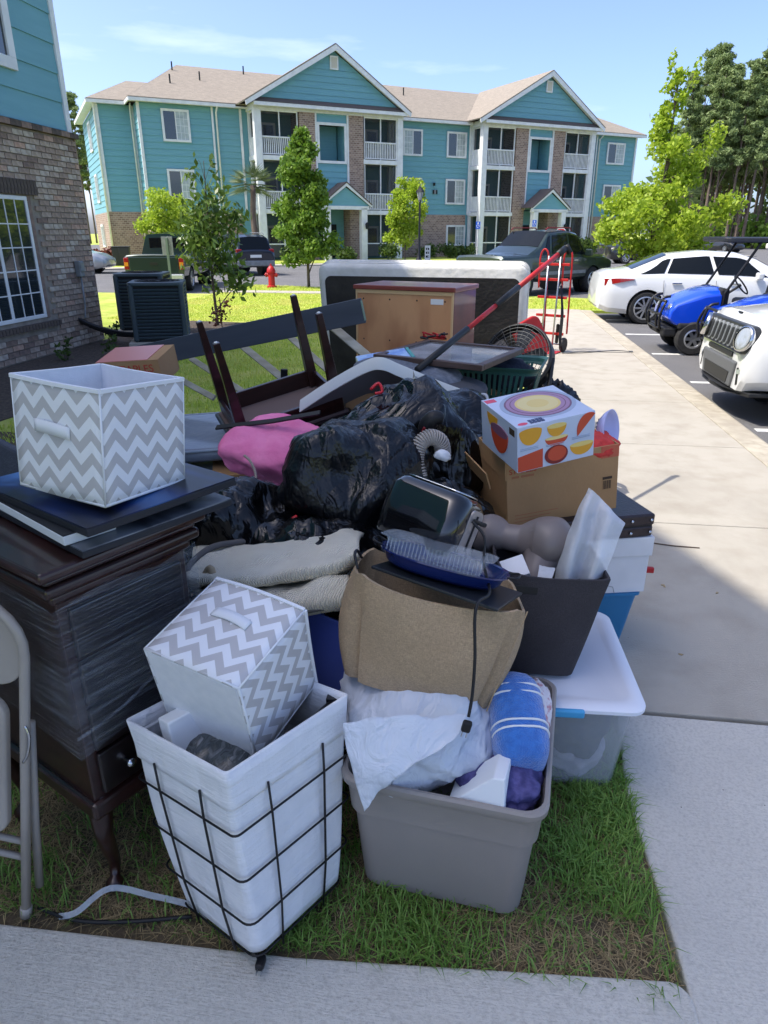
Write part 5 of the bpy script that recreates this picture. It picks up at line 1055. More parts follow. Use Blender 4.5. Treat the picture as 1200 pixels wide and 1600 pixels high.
# ---- tall dark chest wrapped in film
M_maho = pm('mahogany', S(52, 27, 23), 0.3, S(34, 18, 16), 6, 5, 0.3, 0.7, coat=0.4, stretch=(1, 1, 6)); M_mahod = pm('mahogany_dark', S(28, 17, 17), 0.32, S(20, 12, 12), 6, 5, coat=0.4)
ch = thing('chest_of_drawers', 'dark mahogany chest of drawers on curved legs wrapped in clear stretch film', 'chest of drawers', (-0.955, 1.295, 0.0), rad(63))
W_, D_ = 0.38, 0.52
MB().bb(0, W_, 0, D_, 0.33, 0.95).build('carcass', M_maho, ch, bevel=0.004)
for i, (z, e, hh) in enumerate(((0.945, 0.015, 0.03), (0.975, 0.035, 0.03), (1.005, 0.028, 0.02), (1.025, 0.05, 0.028))): MB().bb(-e, W_ + e, -e, D_ + e, z, z + hh).build('cornice', M_maho, ch, bevel=0.011, seg=3)
MB().bb(-0.014, W_ + 0.014, -0.014, D_ + 0.014, 0.29, 0.345).build('base_moulding', M_maho, ch, bevel=0.01)
for k, (z0, z1) in enumerate(((0.36, 0.49), (0.50, 0.63), (0.64, 0.77), (0.78, 0.92))):
    d = MB().bb(0.025, W_ - 0.025, -0.014, 0.004, z0, z1).build('drawer', M_mahod, ch, bevel=0.005)
    for x in ((0.1, W_ - 0.1) if k == 0 else ()): MB().lathe([(0, 0), (0.008, 0), (0.006, 0.012), (0.014, 0.02), (0.012, 0.028), (0, 0.03)], 12, TR((x, -0.014, (z0 + z1) / 2), 90)).build('knob', M_chrome, d, True)
for x, y, sx, sy in ((0.03, 0.03, -1, -1), (W_ - 0.03, 0.03, 1, -1), (0.03, D_ - 0.03, -1, 1), (W_ - 0.03, D_ - 0.03, 1, 1)):
    pts = [(0, 0, 0.34), (0.012 * sx, 0.012 * sy, 0.27), (0.016 * sx, 0.016 * sy, 0.22), (0, 0, 0.13), (-0.012 * sx, -0.012 * sy, 0.07), (0.0, 0.0, 0.03), (0.018 * sx, 0.018 * sy, 0.0)]
    MB().tube([(x + a, y + b, c) for a, b, c in spl(pts, 4)], [0.035 - 0.02 * min(1, i / 18) + (0.012 if i > 20 else 0) for i in range(25)], 10).build('leg', M_maho, ch, True)
def filmmat():
    m = pm('stretch_film', S(186, 196, 206), 0.12, spec=0.8); vec, sp = coords(m); v2 = mapped(m, vec, (1.6, 1.6, 110), (0.20, 0.17, 0)); n = noise_out(m, v2, 2.4, 6, 0.8)
    rp = m.node_tree.nodes.new('ShaderNodeValToRGB'); rp.color_ramp.elements[0].position = 0.50; rp.color_ramp.elements[0].color = (.05, .05, .05, 1); rp.color_ramp.elements[1].position = 0.72; rp.color_ramp.elements[1].color = (.42, .42, .42, 1)
    m.node_tree.links.new(n, rp.inputs[0]); m.node_tree.links.new(rp.outputs[0], bsdf(m).inputs['Alpha']); add_bump(m, n, 0.3, 0.01); return m
M_film = filmmat()
for k, (z0, z1, o_) in enumerate(((0.62, 0.95, 0.010), (0.55, 0.80, 0.014))):
    rg = []
    for z in (z0, (z0 + z1) / 2, z1):
        rg.append([(x * (W_ / 2 + o_ + 0.012) + W_ / 2, y * (D_ / 2 + o_ + 0.012) + D_ / 2, z + 0.03 * k * (x * .5 + y * .4) + 0.012 * math.sin(5 * x + 3 * y + k)) for x, y in ((-1, -1), (-.3, -1), (.4, -1), (1, -1), (1, 0), (1, 1), (0, 1), (-1, 1), (-1, 0))])
    MB().loft(rg, cap=False).build('stretch_film', M_film, ch)
MB().tube(spl([ch.matrix_world @ Vector((0, 0, 0))] if False else [(-0.022, -0.02, 0.575), (0.1, -0.03, 0.60), (0.2, -0.026, 0.63), (0.3, -0.03, 0.66), (0.4, -0.024, 0.70)], 5), 0.005, 6).build('film_edge', M_film, ch, True)
# ---- canvases lying on the chest
def artmat(name, cols, sc):
    m = pm(name, cols[0], 0.32); vec, sp = coords(m); n = noise_out(m, mapped(m, vec, (1, 0.45, 1), (0, 0, 0.5)), sc, 3, 0.5, 1.6); rp = m.node_tree.nodes.new('ShaderNodeValToRGB'); e = rp.color_ramp.elements
    e[0].position = 0.30; e[0].color = cols[0]; e[1].position = 0.66; e[1].color = cols[-1]
    for i, c in enumerate(cols[1:-1]): q = e.new(0.40 + 0.1 * i); q.color = c
    m.node_tree.links.new(n, rp.inputs[0]); m.node_tree.links.new(rp.outputs[0], bsdf(m).inputs['Base Color']); return m
M_art1 = artmat('painted_canvas_blue', (S(10, 11, 16), S(14, 18, 32), S(22, 44, 92), S(90, 140, 200)), 2.2); M_art2 = artmat('painted_canvas_grey', (S(28, 30, 34), S(70, 76, 84), S(150, 156, 162)), 4.0)
def canvas(label, pn, pr, z, side, th, face, edge, name='canvas_painting', dz=0.0):
    N_ = G(*pn, z); R_ = G(*pr, z + dz); d = (R_ - N_); w = math.hypot(d.x, d.y); a = math.atan2(d.y, d.x)
    t = thing(name, label, 'canvas', (N_.x, N_.y, z), (0, -math.atan2(dz, w), a))
    MB().bb(0, w, 0, side, -th, -0.002).build('stretcher', edge, t, bevel=0.003); MB().bb(0.001, w - 0.001, 0.001, side - 0.001, -0.002, 0.0012).build('painted_face', face, t); return t
canvas('canvas painted in dark blue swirls directly under the open chevron cube', (135, 827), (368, 746), 1.128, 0.52, 0.022, M_art1, pm('canvas_edge_dark', S(34, 36, 42), .6))
canvas('wide grey painted canvas lowest of the canvases on the dark chest', (128, 862), (362, 779), 1.076, 0.60, 0.020, M_art2, pm('canvas_edge_dark', S(34, 36, 42), .6))
cv = canvas('thick white sided canvas sandwiched between the painted canvases', (98, 838), (180, 812), 1.104, 0.45, 0.026, pm('canvas_dark', S(40, 42, 46), .5), pm('canvas_white', S(214, 218, 220), .7)); 
# ---- folding chair
M_chair = pm('beige_metal', S(168, 160, 150), 0.4, S(156, 148, 138), 4, 3, coat=0.2)
fc = thing('folding_chair', 'folded beige metal folding chair leaning by the dark chest', 'folding chair', (-1.165, 1.205, 0.005), E3(-3, 9.5, 2))
xs = -0.44
out = [(0, 0, 0.0), (0, 0, 0.55)] + [(a - 0.13, 0, b) for a, b in arc(0, 0.83, 0.13, 0, 90, 6)] + [(xs + 0.13 + a, 0, b) for a, b in arc(0, 0.83, 0.13, 90, 180, 6)] + [(xs, 0, 0.55), (xs, 0, 0.0)]
MB().tube(out, 0.0125, 10).build('front_frame', M_chair, fc, True)
MB().tube([(0.012, 0.045, 0.06), (0.004, 0.036, 0.3), (-0.004, 0.03, 0.62)], 0.0115, 10).build('rear_leg', M_chair, fc, True); MB().tube([(xs - .012, 0.045, 0.06), (xs, 0.03, 0.62)], 0.0115, 10).build('rear_leg', M_chair, fc, True)
for z in (0.20, 0.255): MB().tube([(xs, 0.004, z), (0, 0.004, z)], 0.009, 8).build('crossbar', M_chair, fc, True)
MB().prism([(a + xs / 2, b) for a, b in rrect(0.43, 0.19, 0.07, 6)], -0.006, 0.006, 'y', Matrix.Translation((0, 0.006, 0.83))).build('backrest', M_chair, fc, bevel=0.004)
MB().prism([(a + xs / 2, b) for a, b in rrect(0.37, 0.42, 0.05, 6)], -0.014, 0.014, 'y', Matrix.Translation((0, -0.012, 0.50))).build('seat', M_chair, fc, bevel=0.008, seg=3)
MB().tube(spl([(0.006, -0.01, 0.64), (0.018, -0.012, 0.61), (0.014, -0.012, 0.56), (0.002, -0.012, 0.53)], 4), 0.0035, 6).build('link', M_chrome, fc, True)
for x in (0, xs): MB().lathe([(0, 0), (0.016, 0), (0.016, 0.03), (0.0125, 0.032)], 10, Matrix.Translation((x, 0, -0.004))).build('foot_cap', M_chair, fc, True)
# ---- wire hamper with white liner
hm = thing('laundry_hamper', 'tapered white cloth hamper in a black wire frame leaning at the walk edge', 'laundry hamper', (-0.53, 1.343, 0.012), E3(-3.2, -7.3, -30.5))
HT, HB, HH = 0.190, 0.150, 0.585
def hring(z, e=0.0, n=6, wob=0.0):
    k = HB + (HT - HB) * z / HH + e; p = rrect(2 * k, 2 * k, 0.03 - 0.018 * z / HH, n); return [(x * (1 + wob * math.sin(9 * math.atan2(y, x) + z * 14)), y * (1 + wob * math.cos(7 * math.atan2(y, x) + z * 11)), z) for x, y in p]
lin = MB(); lin.loft([hring(z, 0.004 + 0.007 * math.sin(math.pi * z / HH), 6, 0.012) for z in [0.03 + i * 0.0265 for i in range(21)]], cap=False)
M_liner = pm('hamper_liner', S(234, 235, 236), 0.9, S(226, 228, 230), 14, 4, bump=0.15, bsc=250); _v, _s = coords(M_liner); add_bump(M_liner, noise_out(M_liner, mapped(M_liner, _v, (1, 1, 9)), 5, 4, 0.6, 0.8), 0.35, 0.02); add_bump(M_liner, noise_out(M_liner, mapped(M_liner, _v, (2, 2, .6)), 5, 3, 0.5, 0.5), 0.35, 0.04)
lin.build('liner', M_liner, hm, True, solid=0.003); MB().loft([hring(0.03, 0.004), hring(0.034, 0.004)]).build('liner_base', M_liner, hm)
cf = MB(); cf.loft([hring(0.495, 0.013, 6, .012), hring(0.51, 0.012, 6, .012), hring(0.535, 0.011, 6, .008), hring(0.57, 0.012, 6, .006), hring(0.598, 0.013, 6, .002), hring(0.600, 0.008), hring(0.585, 0.004), hring(0.45, 0.0)], cap=False); cf.build('liner_cuff', M_liner, hm, True, solid=0.003)
wf = MB()
for z in (0.02, 0.15, 0.29, 0.43): wf.tube(hring(z, 0.021 if z > .1 else 0.008, 4), 0.003, 6, loop=True); 
wf.build('wire_hoop', M_blackm, hm, True)
for k in range(4):
    a = k * math.pi / 2
    for s in (-0.5, 0.5):
        def pt(z, e): q = HB + (HT - HB) * z / HH + e; return (s * (HB + (HT - HB) * z / HH) * math.cos(a) - q * -math.sin(a) * -1, 0, 0)
        pts = []
        for z, e in ((0.0, 0.012), (0.15, 0.024), (0.29, 0.024), (0.43, 0.024), (0.515, 0.02)):
            q = HB + (HT - HB) * z / HH; x, y = s * q, -(q + e); pts.append((x * math.cos(a) - y * math.sin(a), x * math.sin(a) + y * math.cos(a), z))
        MB().tube(pts, 0.0032, 6).build('wire_upright', M_blackm, hm, True)
MB().tube([(-.14, -.14, 0.004), (.14, .14, 0.004)], 0.003, 6).build('wire_base', M_blackm, hm); MB().tube([(-.14, .14, 0.008), (.14, -.14, 0.008)], 0.003, 6).build('wire_base', M_blackm, hm)
MB().box((-0.10, -0.04, 0.50), (0.09, 0.2, 0.12), None).build('x', M_wfab, None) if False else None
o = tag(blob('camouflage_jacket', artmat('camo_cloth', (S(44, 48, 52), S(86, 92, 96), S(58, 64, 66), S(128, 132, 136)), 30), None, (-0.585, 1.362, 0.485), (0.115, 0.115, 0.085), (0, -7, -30), 31, 0.12, 1.6, 0.1, 2.2, pw=3.0), 'crumpled grey camouflage jacket stuffed in the wire hamper', 'jacket')
o = tag(MB().box((0, 0, 0), (0.05, 0.16, 0.20)).build('white_box', pm('white_card', S(226, 228, 230), 0.5), bevel=0.004), 'small white box pushed into the hamper beside the tipped cube', 'box'); o.location = (-0.675, 1.36, 0.53); o.rotation_euler = E3(0, -10, -35)
t = thing('tripod', 'thin black folded tripod poking out of the hamper', 'tripod', (0, 0, 0)); a = AY(405, 1172, 1.30); b = AY(525, 1092, 1.50)
MB().tube([a + Vector((0, 0, -.05)), b], 0.009, 8).build('tube', M_blackm, t, True); MB().box(tuple(b), (0.05, 0.03, 0.02), None).build('head', M_blackm, t, bevel=0.004); MB().tube([a + Vector((0.02, 0, -.06)), b + Vector((0.0, 0.015, -.012))], 0.006, 8).build('tube', M_blackm, t, True)
cd = thing('power_cord', 'black appliance cord and plug hanging out below the hamper onto the walk', 'cord', tuple(G(405, 1500, 0.02)))
MB().tube(spl([(-0.05, 0.12, 0.05), (-0.03, 0.07, 0.03), (-0.02, 0.03, 0.012), (0.0, 0.0, 0.008)], 5), 0.006, 6).build('cable', M_black, cd, True); MB().box((0.008, -0.012, 0.008), (0.022, 0.034, 0.02), None).build('plug', M_black, cd, bevel=0.005)
MB().tube(spl([(-0.05, .1, .04), (-.06, .06, .03), (-.03, .02, .014), (-.045, .05, .02), (-.02, .01, .012)], 5), 0.005, 6).build('cable', M_black, cd, True)
for s in (-1, 1): MB().box((0.012 + 0.006 * s, -0.036, 0.008), (0.0025, 0.016, 0.006)).build('prong', M_chrome, cd)
# ---- grey tote and its contents
M_tote = pm('taupe_plastic', S(150, 143, 137), 0.42, S(143, 136, 130), 2, 3, bump=0.06, bsc=200)
tt = thing('storage_tote', 'open taupe plastic tote in the grass, a white bag spilling over its rim', 'tote', (-0.012, 1.655, -0.004), rad(-7.2))
TA, TB_, TC, TD, TH = 0.276, 0.30, 0.226, 0.25, 0.445
def tring(z, e=0.0, r=0.055):
    k = z / TH; return [(x, y, z) for x, y in rrect(2 * (TC + (TA - 0.018 - TC) * k + e), 2 * (TD + (TB_ - 0.018 - TD) * k + e), r, 6)]
MB().loft([tring(0.0, -0.012, 0.04), tring(0.012), tring(0.29), tring(0.295, 0.008), tring(0.38, 0.008), tring(0.385, 0.010), tring(0.40, 0.018), tring(0.418, 0.018), tring(0.424, 0.012), tring(0.424, 0.004), tring(0.37, -0.002), tring(0.02, -0.006)], cap=True).build('body', M_tote, tt, True, 35)
for k in range(5): MB().box((TA - 0.012, -0.05 + k * 0.022, 0.36), (0.006, 0.006, 0.05)).build('grip_rib', M_tote, tt, bevel=0.002)
wb = bag('white translucent plastic bag bulging out of the taupe tote under the burlap bin', (-0.12, 1.62, 0.475), (0.235, 0.22, 0.125), 41, M_wbag, (14, 6, -8), None, nm='plastic_bag', cat='plastic bag', amp=0.14, wr=0.07, wfreq=3.0)
q_ = lambda x, y, Y: AY(x, y, Y)
fl = MB(); 
tri_rows = [[q_(536, 1130, 1.42), q_(600, 1120, 1.42), q_(680, 1120, 1.44), q_(735, 1115, 1.48)], [q_(545, 1185, 1.37), q_(595, 1185, 1.355), q_(650, 1180, 1.37), q_(705, 1160, 1.40)], [q_(560, 1235, 1.335), q_(585, 1225, 1.33), q_(610, 1215, 1.335), q_(640, 1200, 1.345)], [q_(566, 1262, 1.33), q_(572, 1258, 1.325), q_(580, 1250, 1.327), q_(592, 1238, 1.33)]]
o = drape('bag_flap', '', '', M_wbag, tri_rows, 24, 20, 0.012, 4, fr=14); del o['label'], o['category']; o.parent = wb; o.matrix_parent_inverse = (Matrix.Translation(wb.location) @ wb.rotation_euler.to_matrix().to_4x4()).inverted()
M_plush = pm('blue_plush', S(58, 124, 206), 0.95, S(48, 108, 190), 60, 3, bump=0.5, bsc=220, sheen=0.6); 
pl = tag(blob('plush_pillow', M_plush, None, (0.15, 1.60, 0.475), (0.078, 0.135, 0.10), (22, 0, 8), 43, 0.05, 1.2, 0.02, 2.5, 4, -2, 3.2), 'blue plush neck pillow with white piping stripes on the tote', 'pillow')
for k in (0.05, 0.075, -0.035, -0.055): MB().tube([(0.0805 * math.copysign(abs(math.cos(a)) ** .62, math.cos(a)) * (1 - abs(k) * .9), k, 0.103 * abs(math.sin(a)) ** .62 * (1 - abs(k) * .9)) for a in [i * math.pi / 16 for i in range(1, 16)]], 0.0035, 5).build('piping', M_wfab2, pl, True)
o = tag(MB().prism([(0, 0), (0.15, 0), (0.15, 0.10), (0.12, 0.10)], 0, 0.12, 'y').build('foam_block', pm('white_foam', S(232, 236, 240), 0.8), bevel=0.004), 'white foam wedge in the front of the taupe tote', 'foam'); o.location = (-0.03, 1.375, 0.385); o.rotation_euler = E3(-8, -4, -10)
o = tag(blob('purple_cloth', pm('purple_cloth', S(92, 88, 140), 0.9, S(60, 58, 104), 40, 3, bump=.4, bsc=60), None, (0.12, 1.46, 0.40), (0.10, 0.09, 0.05), (0, 0, 0), 45, 0.2, 2, 0.15, 5, 4), 'crumpled purple patterned cloth in the corner of the tote', 'cloth')
o = tag(blob('print_towel', pm('print_towel', S(226, 220, 222), 0.9, S(190, 120, 130), 60, 2, .5, .7, bump=.3, bsc=80), None, (0.215, 1.76, 0.42), (0.045, 0.12, 0.07), (0, 0, 0), 47, 0.15, 2, 0.1, 4, 4), 'white printed towel tucked behind the blue plush pillow', 'towel')
# ---- burlap bin and what lies on it
def weave(name, c1, c2, sc, bump=0.5):
    m = pm(name, c1, 0.92, c2, sc * 0.1, 4, 0.3, 0.7); vec, sp = coords(m); N = m.node_tree.nodes
    n = noise_out(m, mapped(m, vec, (1, 1, 6)), sc, 3); n2 = noise_out(m, mapped(m, vec, (6, 6, 1)), sc, 3); s_ = mnode(m, 'ADD', n, n2); add_bump(m, s_, bump, 0.004)
    b = bsdf(m); src = b.inputs['Base Color'].links[0].from_socket; dk = tuple(x * 0.55 for x in c1[:3]) + (1,); f = mnode(m, 'MULTIPLY', mnode(m, 'SUBTRACT', s_, 0.8), 1.6); m.node_tree.links.new(mixcol(m, f, dk, src), b.inputs['Base Color']); return m
M_burlap = weave('burlap', S(206, 178, 142), S(190, 162, 128), 90); M_char = weave('charcoal_fabric', S(74, 70, 74), S(62, 58, 62), 110)
def fabric_bin(name, label, loc, rot, top, bot, h, mat, sag=0.01, inner=None, lift=None, n=12, soft=0.05):
    t = thing(name, label, 'fabric bin', loc, E3(*rot)); lift = lift or (0, 0, 0, 0)
    def ring(k, e=0):
        a = bot[0] + (top[0] - bot[0]) * k + e; b = bot[1] + (top[1] - bot[1]) * k + e; p = []
        for i, (x0, y0, x1, y1) in enumerate(((-a, -b, a, -b), (a, -b, a, b), (a, b, -a, b), (-a, b, -a, -b))):
            l0, l1 = lift[i], lift[(i + 1) % 4]
            for j in range(n):
                u = j / n; s_ = math.sin(math.pi * u); cx = x0 + (x1 - x0) * u; cy = y0 + (y1 - y0) * u
                f = 1 + (sag * s_ / max(a, b)) * math.sin(math.pi * (0.12 + k * 0.75)) * 1.6; cr = 1 - soft * (1 - s_) ** 5 * (1.25 - 0.9 * k)
                wv = sag * 0.35 * math.sin(7 * u + 3 * i) * math.sin(5 * k + i)
                p.append((cx * f * cr + wv * 0.3, cy * f * cr + wv, h * k + (l0 + (l1 - l0) * u) * k - 0.9 * sag * s_ * k ** 3 + soft * 0.5 * h * (1 - s_) ** 4 * max(0, 0.12 - k)))
        return p
    MB().loft([ring(0, -0.006), ring(0.01)] + [ring(k / 10) for k in range(1, 11)] + [ring(1.0, -0.008)] + [ring(k / 10, -0.008) for k in range(9, 0, -1)]).build('body', mat, t, True, 40); return t, ring
tb, _r = fabric_bin('burlap_bin', 'large tan burlap storage bin resting tilted on the taupe tote', (-0.14, 1.71, 0.53), (-12.7, 10.8, 0.6), (0.228, 0.17), (0.198, 0.14), 0.315, M_burlap, 0.03, n=14, soft=0.16)
TBM = Matrix.Translation(tb.location) @ tb.rotation_euler.to_matrix().to_4x4()
def onbin(o, x, y, z, rz, rx=0, ry=0):
    M_ = TBM @ TR((x, y, z), rx, ry, rz); o.location = M_.to_translation(); o.rotation_euler = M_.to_euler()
    return o
for k in (0,): MB().tube([(0.20, -0.142, 0.01), (0.232, -0.174, 0.32)], 0.002, 5).build('seam', M_burlap, tb)
MB().tube(spl([(-0.23, -0.05, 0.33), (-0.245, -0.08, 0.355), (-0.245, -0.12, 0.35), (-0.228, -0.14, 0.32)], 4), 0.004, 6).build('rope_handle', M_black, tb, True)
o = tag(MB().box((0, 0, 0), (0.37, 0.24, 0.008)).build('black_board', pm('black_board', S(34, 38, 42), 0.35), bevel=0.002), 'flat black board lying on the burlap bin under the blue tray', 'board'); onbin(o, 0.02, -0.055, 0.322, -22)
tray = thing('roasting_pan', 'dark blue enamel oval pan lying on the burlap bin', 'pan', tuple(AY(680, 908, 1.68)), E3(-10, 9, -12))
onbin(tray, 0.0, -0.03, 0.332, -10)
def oval(a, b, z, n=32): return [(a * math.copysign(abs(math.cos(t)) ** 0.8, math.cos(t)), b * math.copysign(abs(math.sin(t)) ** 0.8, math.sin(t)), z) for t in [2 * math.pi * k / n for k in range(n)]]
MB().loft([oval(.15, .085, 0.0), oval(.165, .10, 0.012), oval(.178, .112, 0.042), oval(.186, .12, 0.045), oval(.186, .12, 0.041), oval(.176, .11, 0.038), oval(.16, .095, 0.012), oval(.15, .085, .006)]).build('body', pm('blue_enamel', S(22, 38, 98), 0.2, coat=.8), tray, True, 40)
for s in (-1, 1): MB().tube(spl([(s * 0.18, -0.03, 0.044), (s * 0.205, -0.03, 0.05), (s * 0.212, 0, 0.052), (s * 0.205, 0.03, 0.05), (s * 0.18, 0.03, 0.044)], 4), 0.003, 6).build('handle', M_blackm, tray, True)
M_cplas = pm('clear_plastic', S(205, 214, 220), 0.08, alpha=0.30, spec=0.9)
ct = thing('clear_tray', 'clear ribbed plastic tray resting in the blue pan below the toaster', 'tray', tuple(AY(675, 880, 1.72)), E3(-14, 10, -13))
onbin(ct, -0.02, 0.0, 0.352, -12, -4)
def rr3(w, h_, r, z): return [(x, y, z) for x, y in rrect(w, h_, r, 5)]
MB().loft([rr3(.26, .13, .03, 0), rr3(.30, .17, .035, .05), rr3(.33, .20, .04, .052)], cap=True).build('body', M_cplas, ct, True, 40)
rb = MB()
for k in range(26): x = -0.135 + k * 0.0108; rb.box((x, -0.076, 0.026), (0.003, 0.004, 0.044), None)
kindof(rb.build('ribs', M_cplas, ct), 'stuff')
ts = thing('toaster', 'glossy black two-slot toaster lying tilted on the burlap bin', 'toaster', (-0.165, 1.98, 0.825), E3(-29, 4, -34))
ts.scale = (1.14, 1.14, 1.14)
a_, b_, h_ = 0.13, 0.078, 0.18
rg = []
for z, e in ((0.0, -0.012), (0.012, 0.0), (0.09, 0.004), (0.15, 0.0), (0.172, -0.014), (0.18, -0.03)): rg.append([(x, y, z) for x, y in rrect(2 * (a_ + e), 2 * (b_ + e), 0.05 + e * .5, 6)])
MB().loft(rg).build('body', pm('toaster_black', S(16, 17, 19), 0.12, coat=1.0), ts, True, 50)
sp2 = MB().prism(rrect(0.215, 0.105, 0.045, 6), 0.1795, 0.184, 'z').build('top_plate', M_chrome, ts, bevel=0.002)
for y in (-0.024, 0.024): MB().prism(rrect(0.17, 0.028, 0.012, 4), 0.1835, 0.1855, 'z', Matrix.Translation((0, y, 0))).build('slot', M_black, sp2)
ep = MB().prism(rrect(0.06, 0.135, 0.015, 4), 0.0, 0.005, 'z', TR((a_ + 0.002, 0, 0.085), 90, 0, 90)).build('end_panel', pm('brushed_steel', S(176, 170, 168), 0.35, metal=.6), ts)
MB().box((a_ + 0.008, 0, 0.09), (0.004, 0.006, 0.10)).build('lever_slot', M_black, ep); MB().box((a_ + 0.02, 0, 0.125), (0.028, 0.035, 0.012)).build('lever', M_black, ep, bevel=0.004)
crd = thing('appliance_cable', 'black power cord hanging down the burlap bin ending in a two-prong plug', 'cord', (0, 0, 0))
cpts = [AY(738, 815, 1.86), AY(757, 840, 1.83), AY(756, 880, 1.78), AY(765, 925, 1.62), AY(748, 940, 1.53), AY(742, 965, 1.50), AY(742, 1030, 1.47), AY(738, 1085, 1.45), AY(732, 1120, 1.43)]
MB().tube(spl(cpts, 6), 0.0042, 7).build('cable', M_black, crd, True)
pp = AY(729, 1135, 1.425); pg = MB().box((0, 0, 0), (0.024, 0.016, 0.032), TR(pp, 0, 12, 0)).build('plug', M_black, crd, bevel=0.005)
for s in (-1, 1): MB().box((s * 0.006, 0, -0.024), (0.0025, 0.006, 0.018), TR(pp, 0, 12, 0)).build('prong', M_chrome, pg)

# ---- clear tote with white lid, charcoal bin on it
M_ctote = pm('clear_tote', S(200, 206, 212), 0.12, alpha=0.3); M_lid = pm('white_lid', S(226, 230, 238), 0.4)
cl_ = thing('clear_tote', 'clear plastic storage tote with white lid and blue latch standing in the grass', 'tote', (0.375, 2.17, 0.0), rad(3))
MB().loft([[(x, y, z) for x, y in rrect(2 * a, 2 * b, 0.03, 5)] for a, b, z in ((.125, .255, 0.0), (.13, .26, 0.01), (.155, .285, 0.325), (.162, .292, .33), (.162, .292, .345), (.153, .28, .345), (.126, .256, .012))], cap=True).build('body', M_ctote, cl_, True, 40)
lido = MB().loft([[(x, y, z) for x, y in rrect(2 * a, 2 * b, r_, 6)] for a, b, r_, z in ((.18, .305, .05, .335), (.19, .315, .055, .34), (.19, .315, .055, .352), (.18, .305, .05, .36), (.142, .265, .045, .36), (.132, .255, .04, .352))]).build('lid', M_lid, cl_, True, 45)
MB().box((-0.08, -0.318, 0.342), (0.14, 0.018, 0.028)).build('latch', pm('latch_blue', S(74, 164, 214), .4), cl_, bevel=0.006)
for i, (z, cc, nm_) in enumerate(((0.06, S(206, 204, 214), 'pale'), (0.18, S(58, 66, 84), 'navy'))):
    o = tag(blob('folded_clothes', pm('clothes_' + nm_, cc, .9, tuple(x * .8 for x in cc[:3]) + (1,), 20, 3, bump=.4, bsc=40), None, (0.375, 2.17, z + 0.005), (0.115, 0.235, 0.055 + 0.065 * i), (0, 0, 4), 50 + i, .1, 2, .08, 4, 4, -.8, 3.5), ('pale clothes at the bottom of the clear tote', 'dark navy clothes filling the clear tote')[i], 'clothes')
cb, _r = fabric_bin('charcoal_bin', 'tall charcoal fabric bin standing on the white tote lid', (0.235, 2.12, 0.364), (-3, 3.5, 4), (0.172, 0.16), (0.118, 0.115), 0.385, M_char, 0.012)
MB().box((-0.10, -0.164, 0.33), (0.10, 0.008, 0.028)).build('handle', M_black, cb, bevel=0.003)
sheet_m = pm('foam_wrap', S(228, 232, 238), 0.55, alpha=0.66, bump=0.3, bsc=60)
drape('foam_wrap', 'translucent white foam wrapping sheet sticking up out of the charcoal bin', 'wrapping', sheet_m, [[AY(866, 906, 2.10), AY(888, 908, 2.03), AY(905, 906, 2.10), AY(925, 906, 2.02), AY(945, 900, 2.10)], [AY(880, 860, 2.12), AY(895, 862, 2.05), AY(915, 862, 2.12), AY(935, 862, 2.05), AY(958, 858, 2.12)], [AY(900, 805, 2.16), AY(915, 800, 2.12), AY(932, 805, 2.17), AY(952, 812, 2.11), AY(976, 822, 2.16)], [AY(917, 760, 2.2), AY(926, 768, 2.18), AY(938, 778, 2.21), AY(955, 794, 2.18), AY(975, 814, 2.2)]], 18, 18, 0.010, 5, solid=0, fr=12)
drape('foam_wrap', 'small folded scrap of white foam at the lip of the charcoal bin', 'wrapping', sheet_m, [[AY(838, 906, 2.02), AY(862, 908, 2.0)], [AY(842, 884, 2.06), AY(868, 888, 2.04)]], 8, 8, 0.008, 6, solid=0, fr=20)
o = tag(MB().box((0, 0, 0), (0.10, 0.08, 0.02)).build('white_card_box', pm('white_card', S(226, 228, 230), 0.5), bevel=0.003), 'white folded card beside the mannequin in the charcoal bin', 'box'); o.location = AY(800, 890, 2.1); o.rotation_euler = E3(30, -20, 10)
# ---- mannequin form
M_mann = pm('mannequin_grey', S(128, 118, 114), 0.38, S(120, 110, 106), 3, 3)
mn = thing('mannequin', 'smooth grey mannequin neck and shoulder form lying in the charcoal bin', 'mannequin', (0, 0, 0))
path_ = [AY(728, 845, 2.30), AY(748, 838, 2.28), AY(770, 833, 2.26), AY(790, 838, 2.24), AY(812, 842, 2.23), AY(838, 845, 2.22), AY(862, 850, 2.2), AY(878, 862, 2.2)]
rd = [0.03, 0.064, 0.07, 0.046, 0.05, 0.084, 0.098, 0.055]
sp3 = spl(path_, 6); rds = [rd[min(len(rd) - 1, i // 6)] + (rd[min(len(rd) - 1, i // 6 + 1)] - rd[min(len(rd) - 1, i // 6)]) * ((i % 6) / 6) for i in range(len(sp3))]
MB().tube(sp3, rds, 20).build('neck_and_shoulder', M_mann, mn, True, sub=1)
sp4 = spl([AY(858, 846, 2.21), AY(846, 872, 2.17), AY(836, 898, 2.12), AY(832, 918, 2.1)], 5); MB().tube(sp4, [0.096, 0.093, 0.088, 0.082, 0.075, 0.068, 0.061, 0.056, 0.052, 0.049, 0.047, 0.045, 0.043, 0.042, 0.041, 0.04], 20).build('torso', M_mann, mn, True, sub=1)
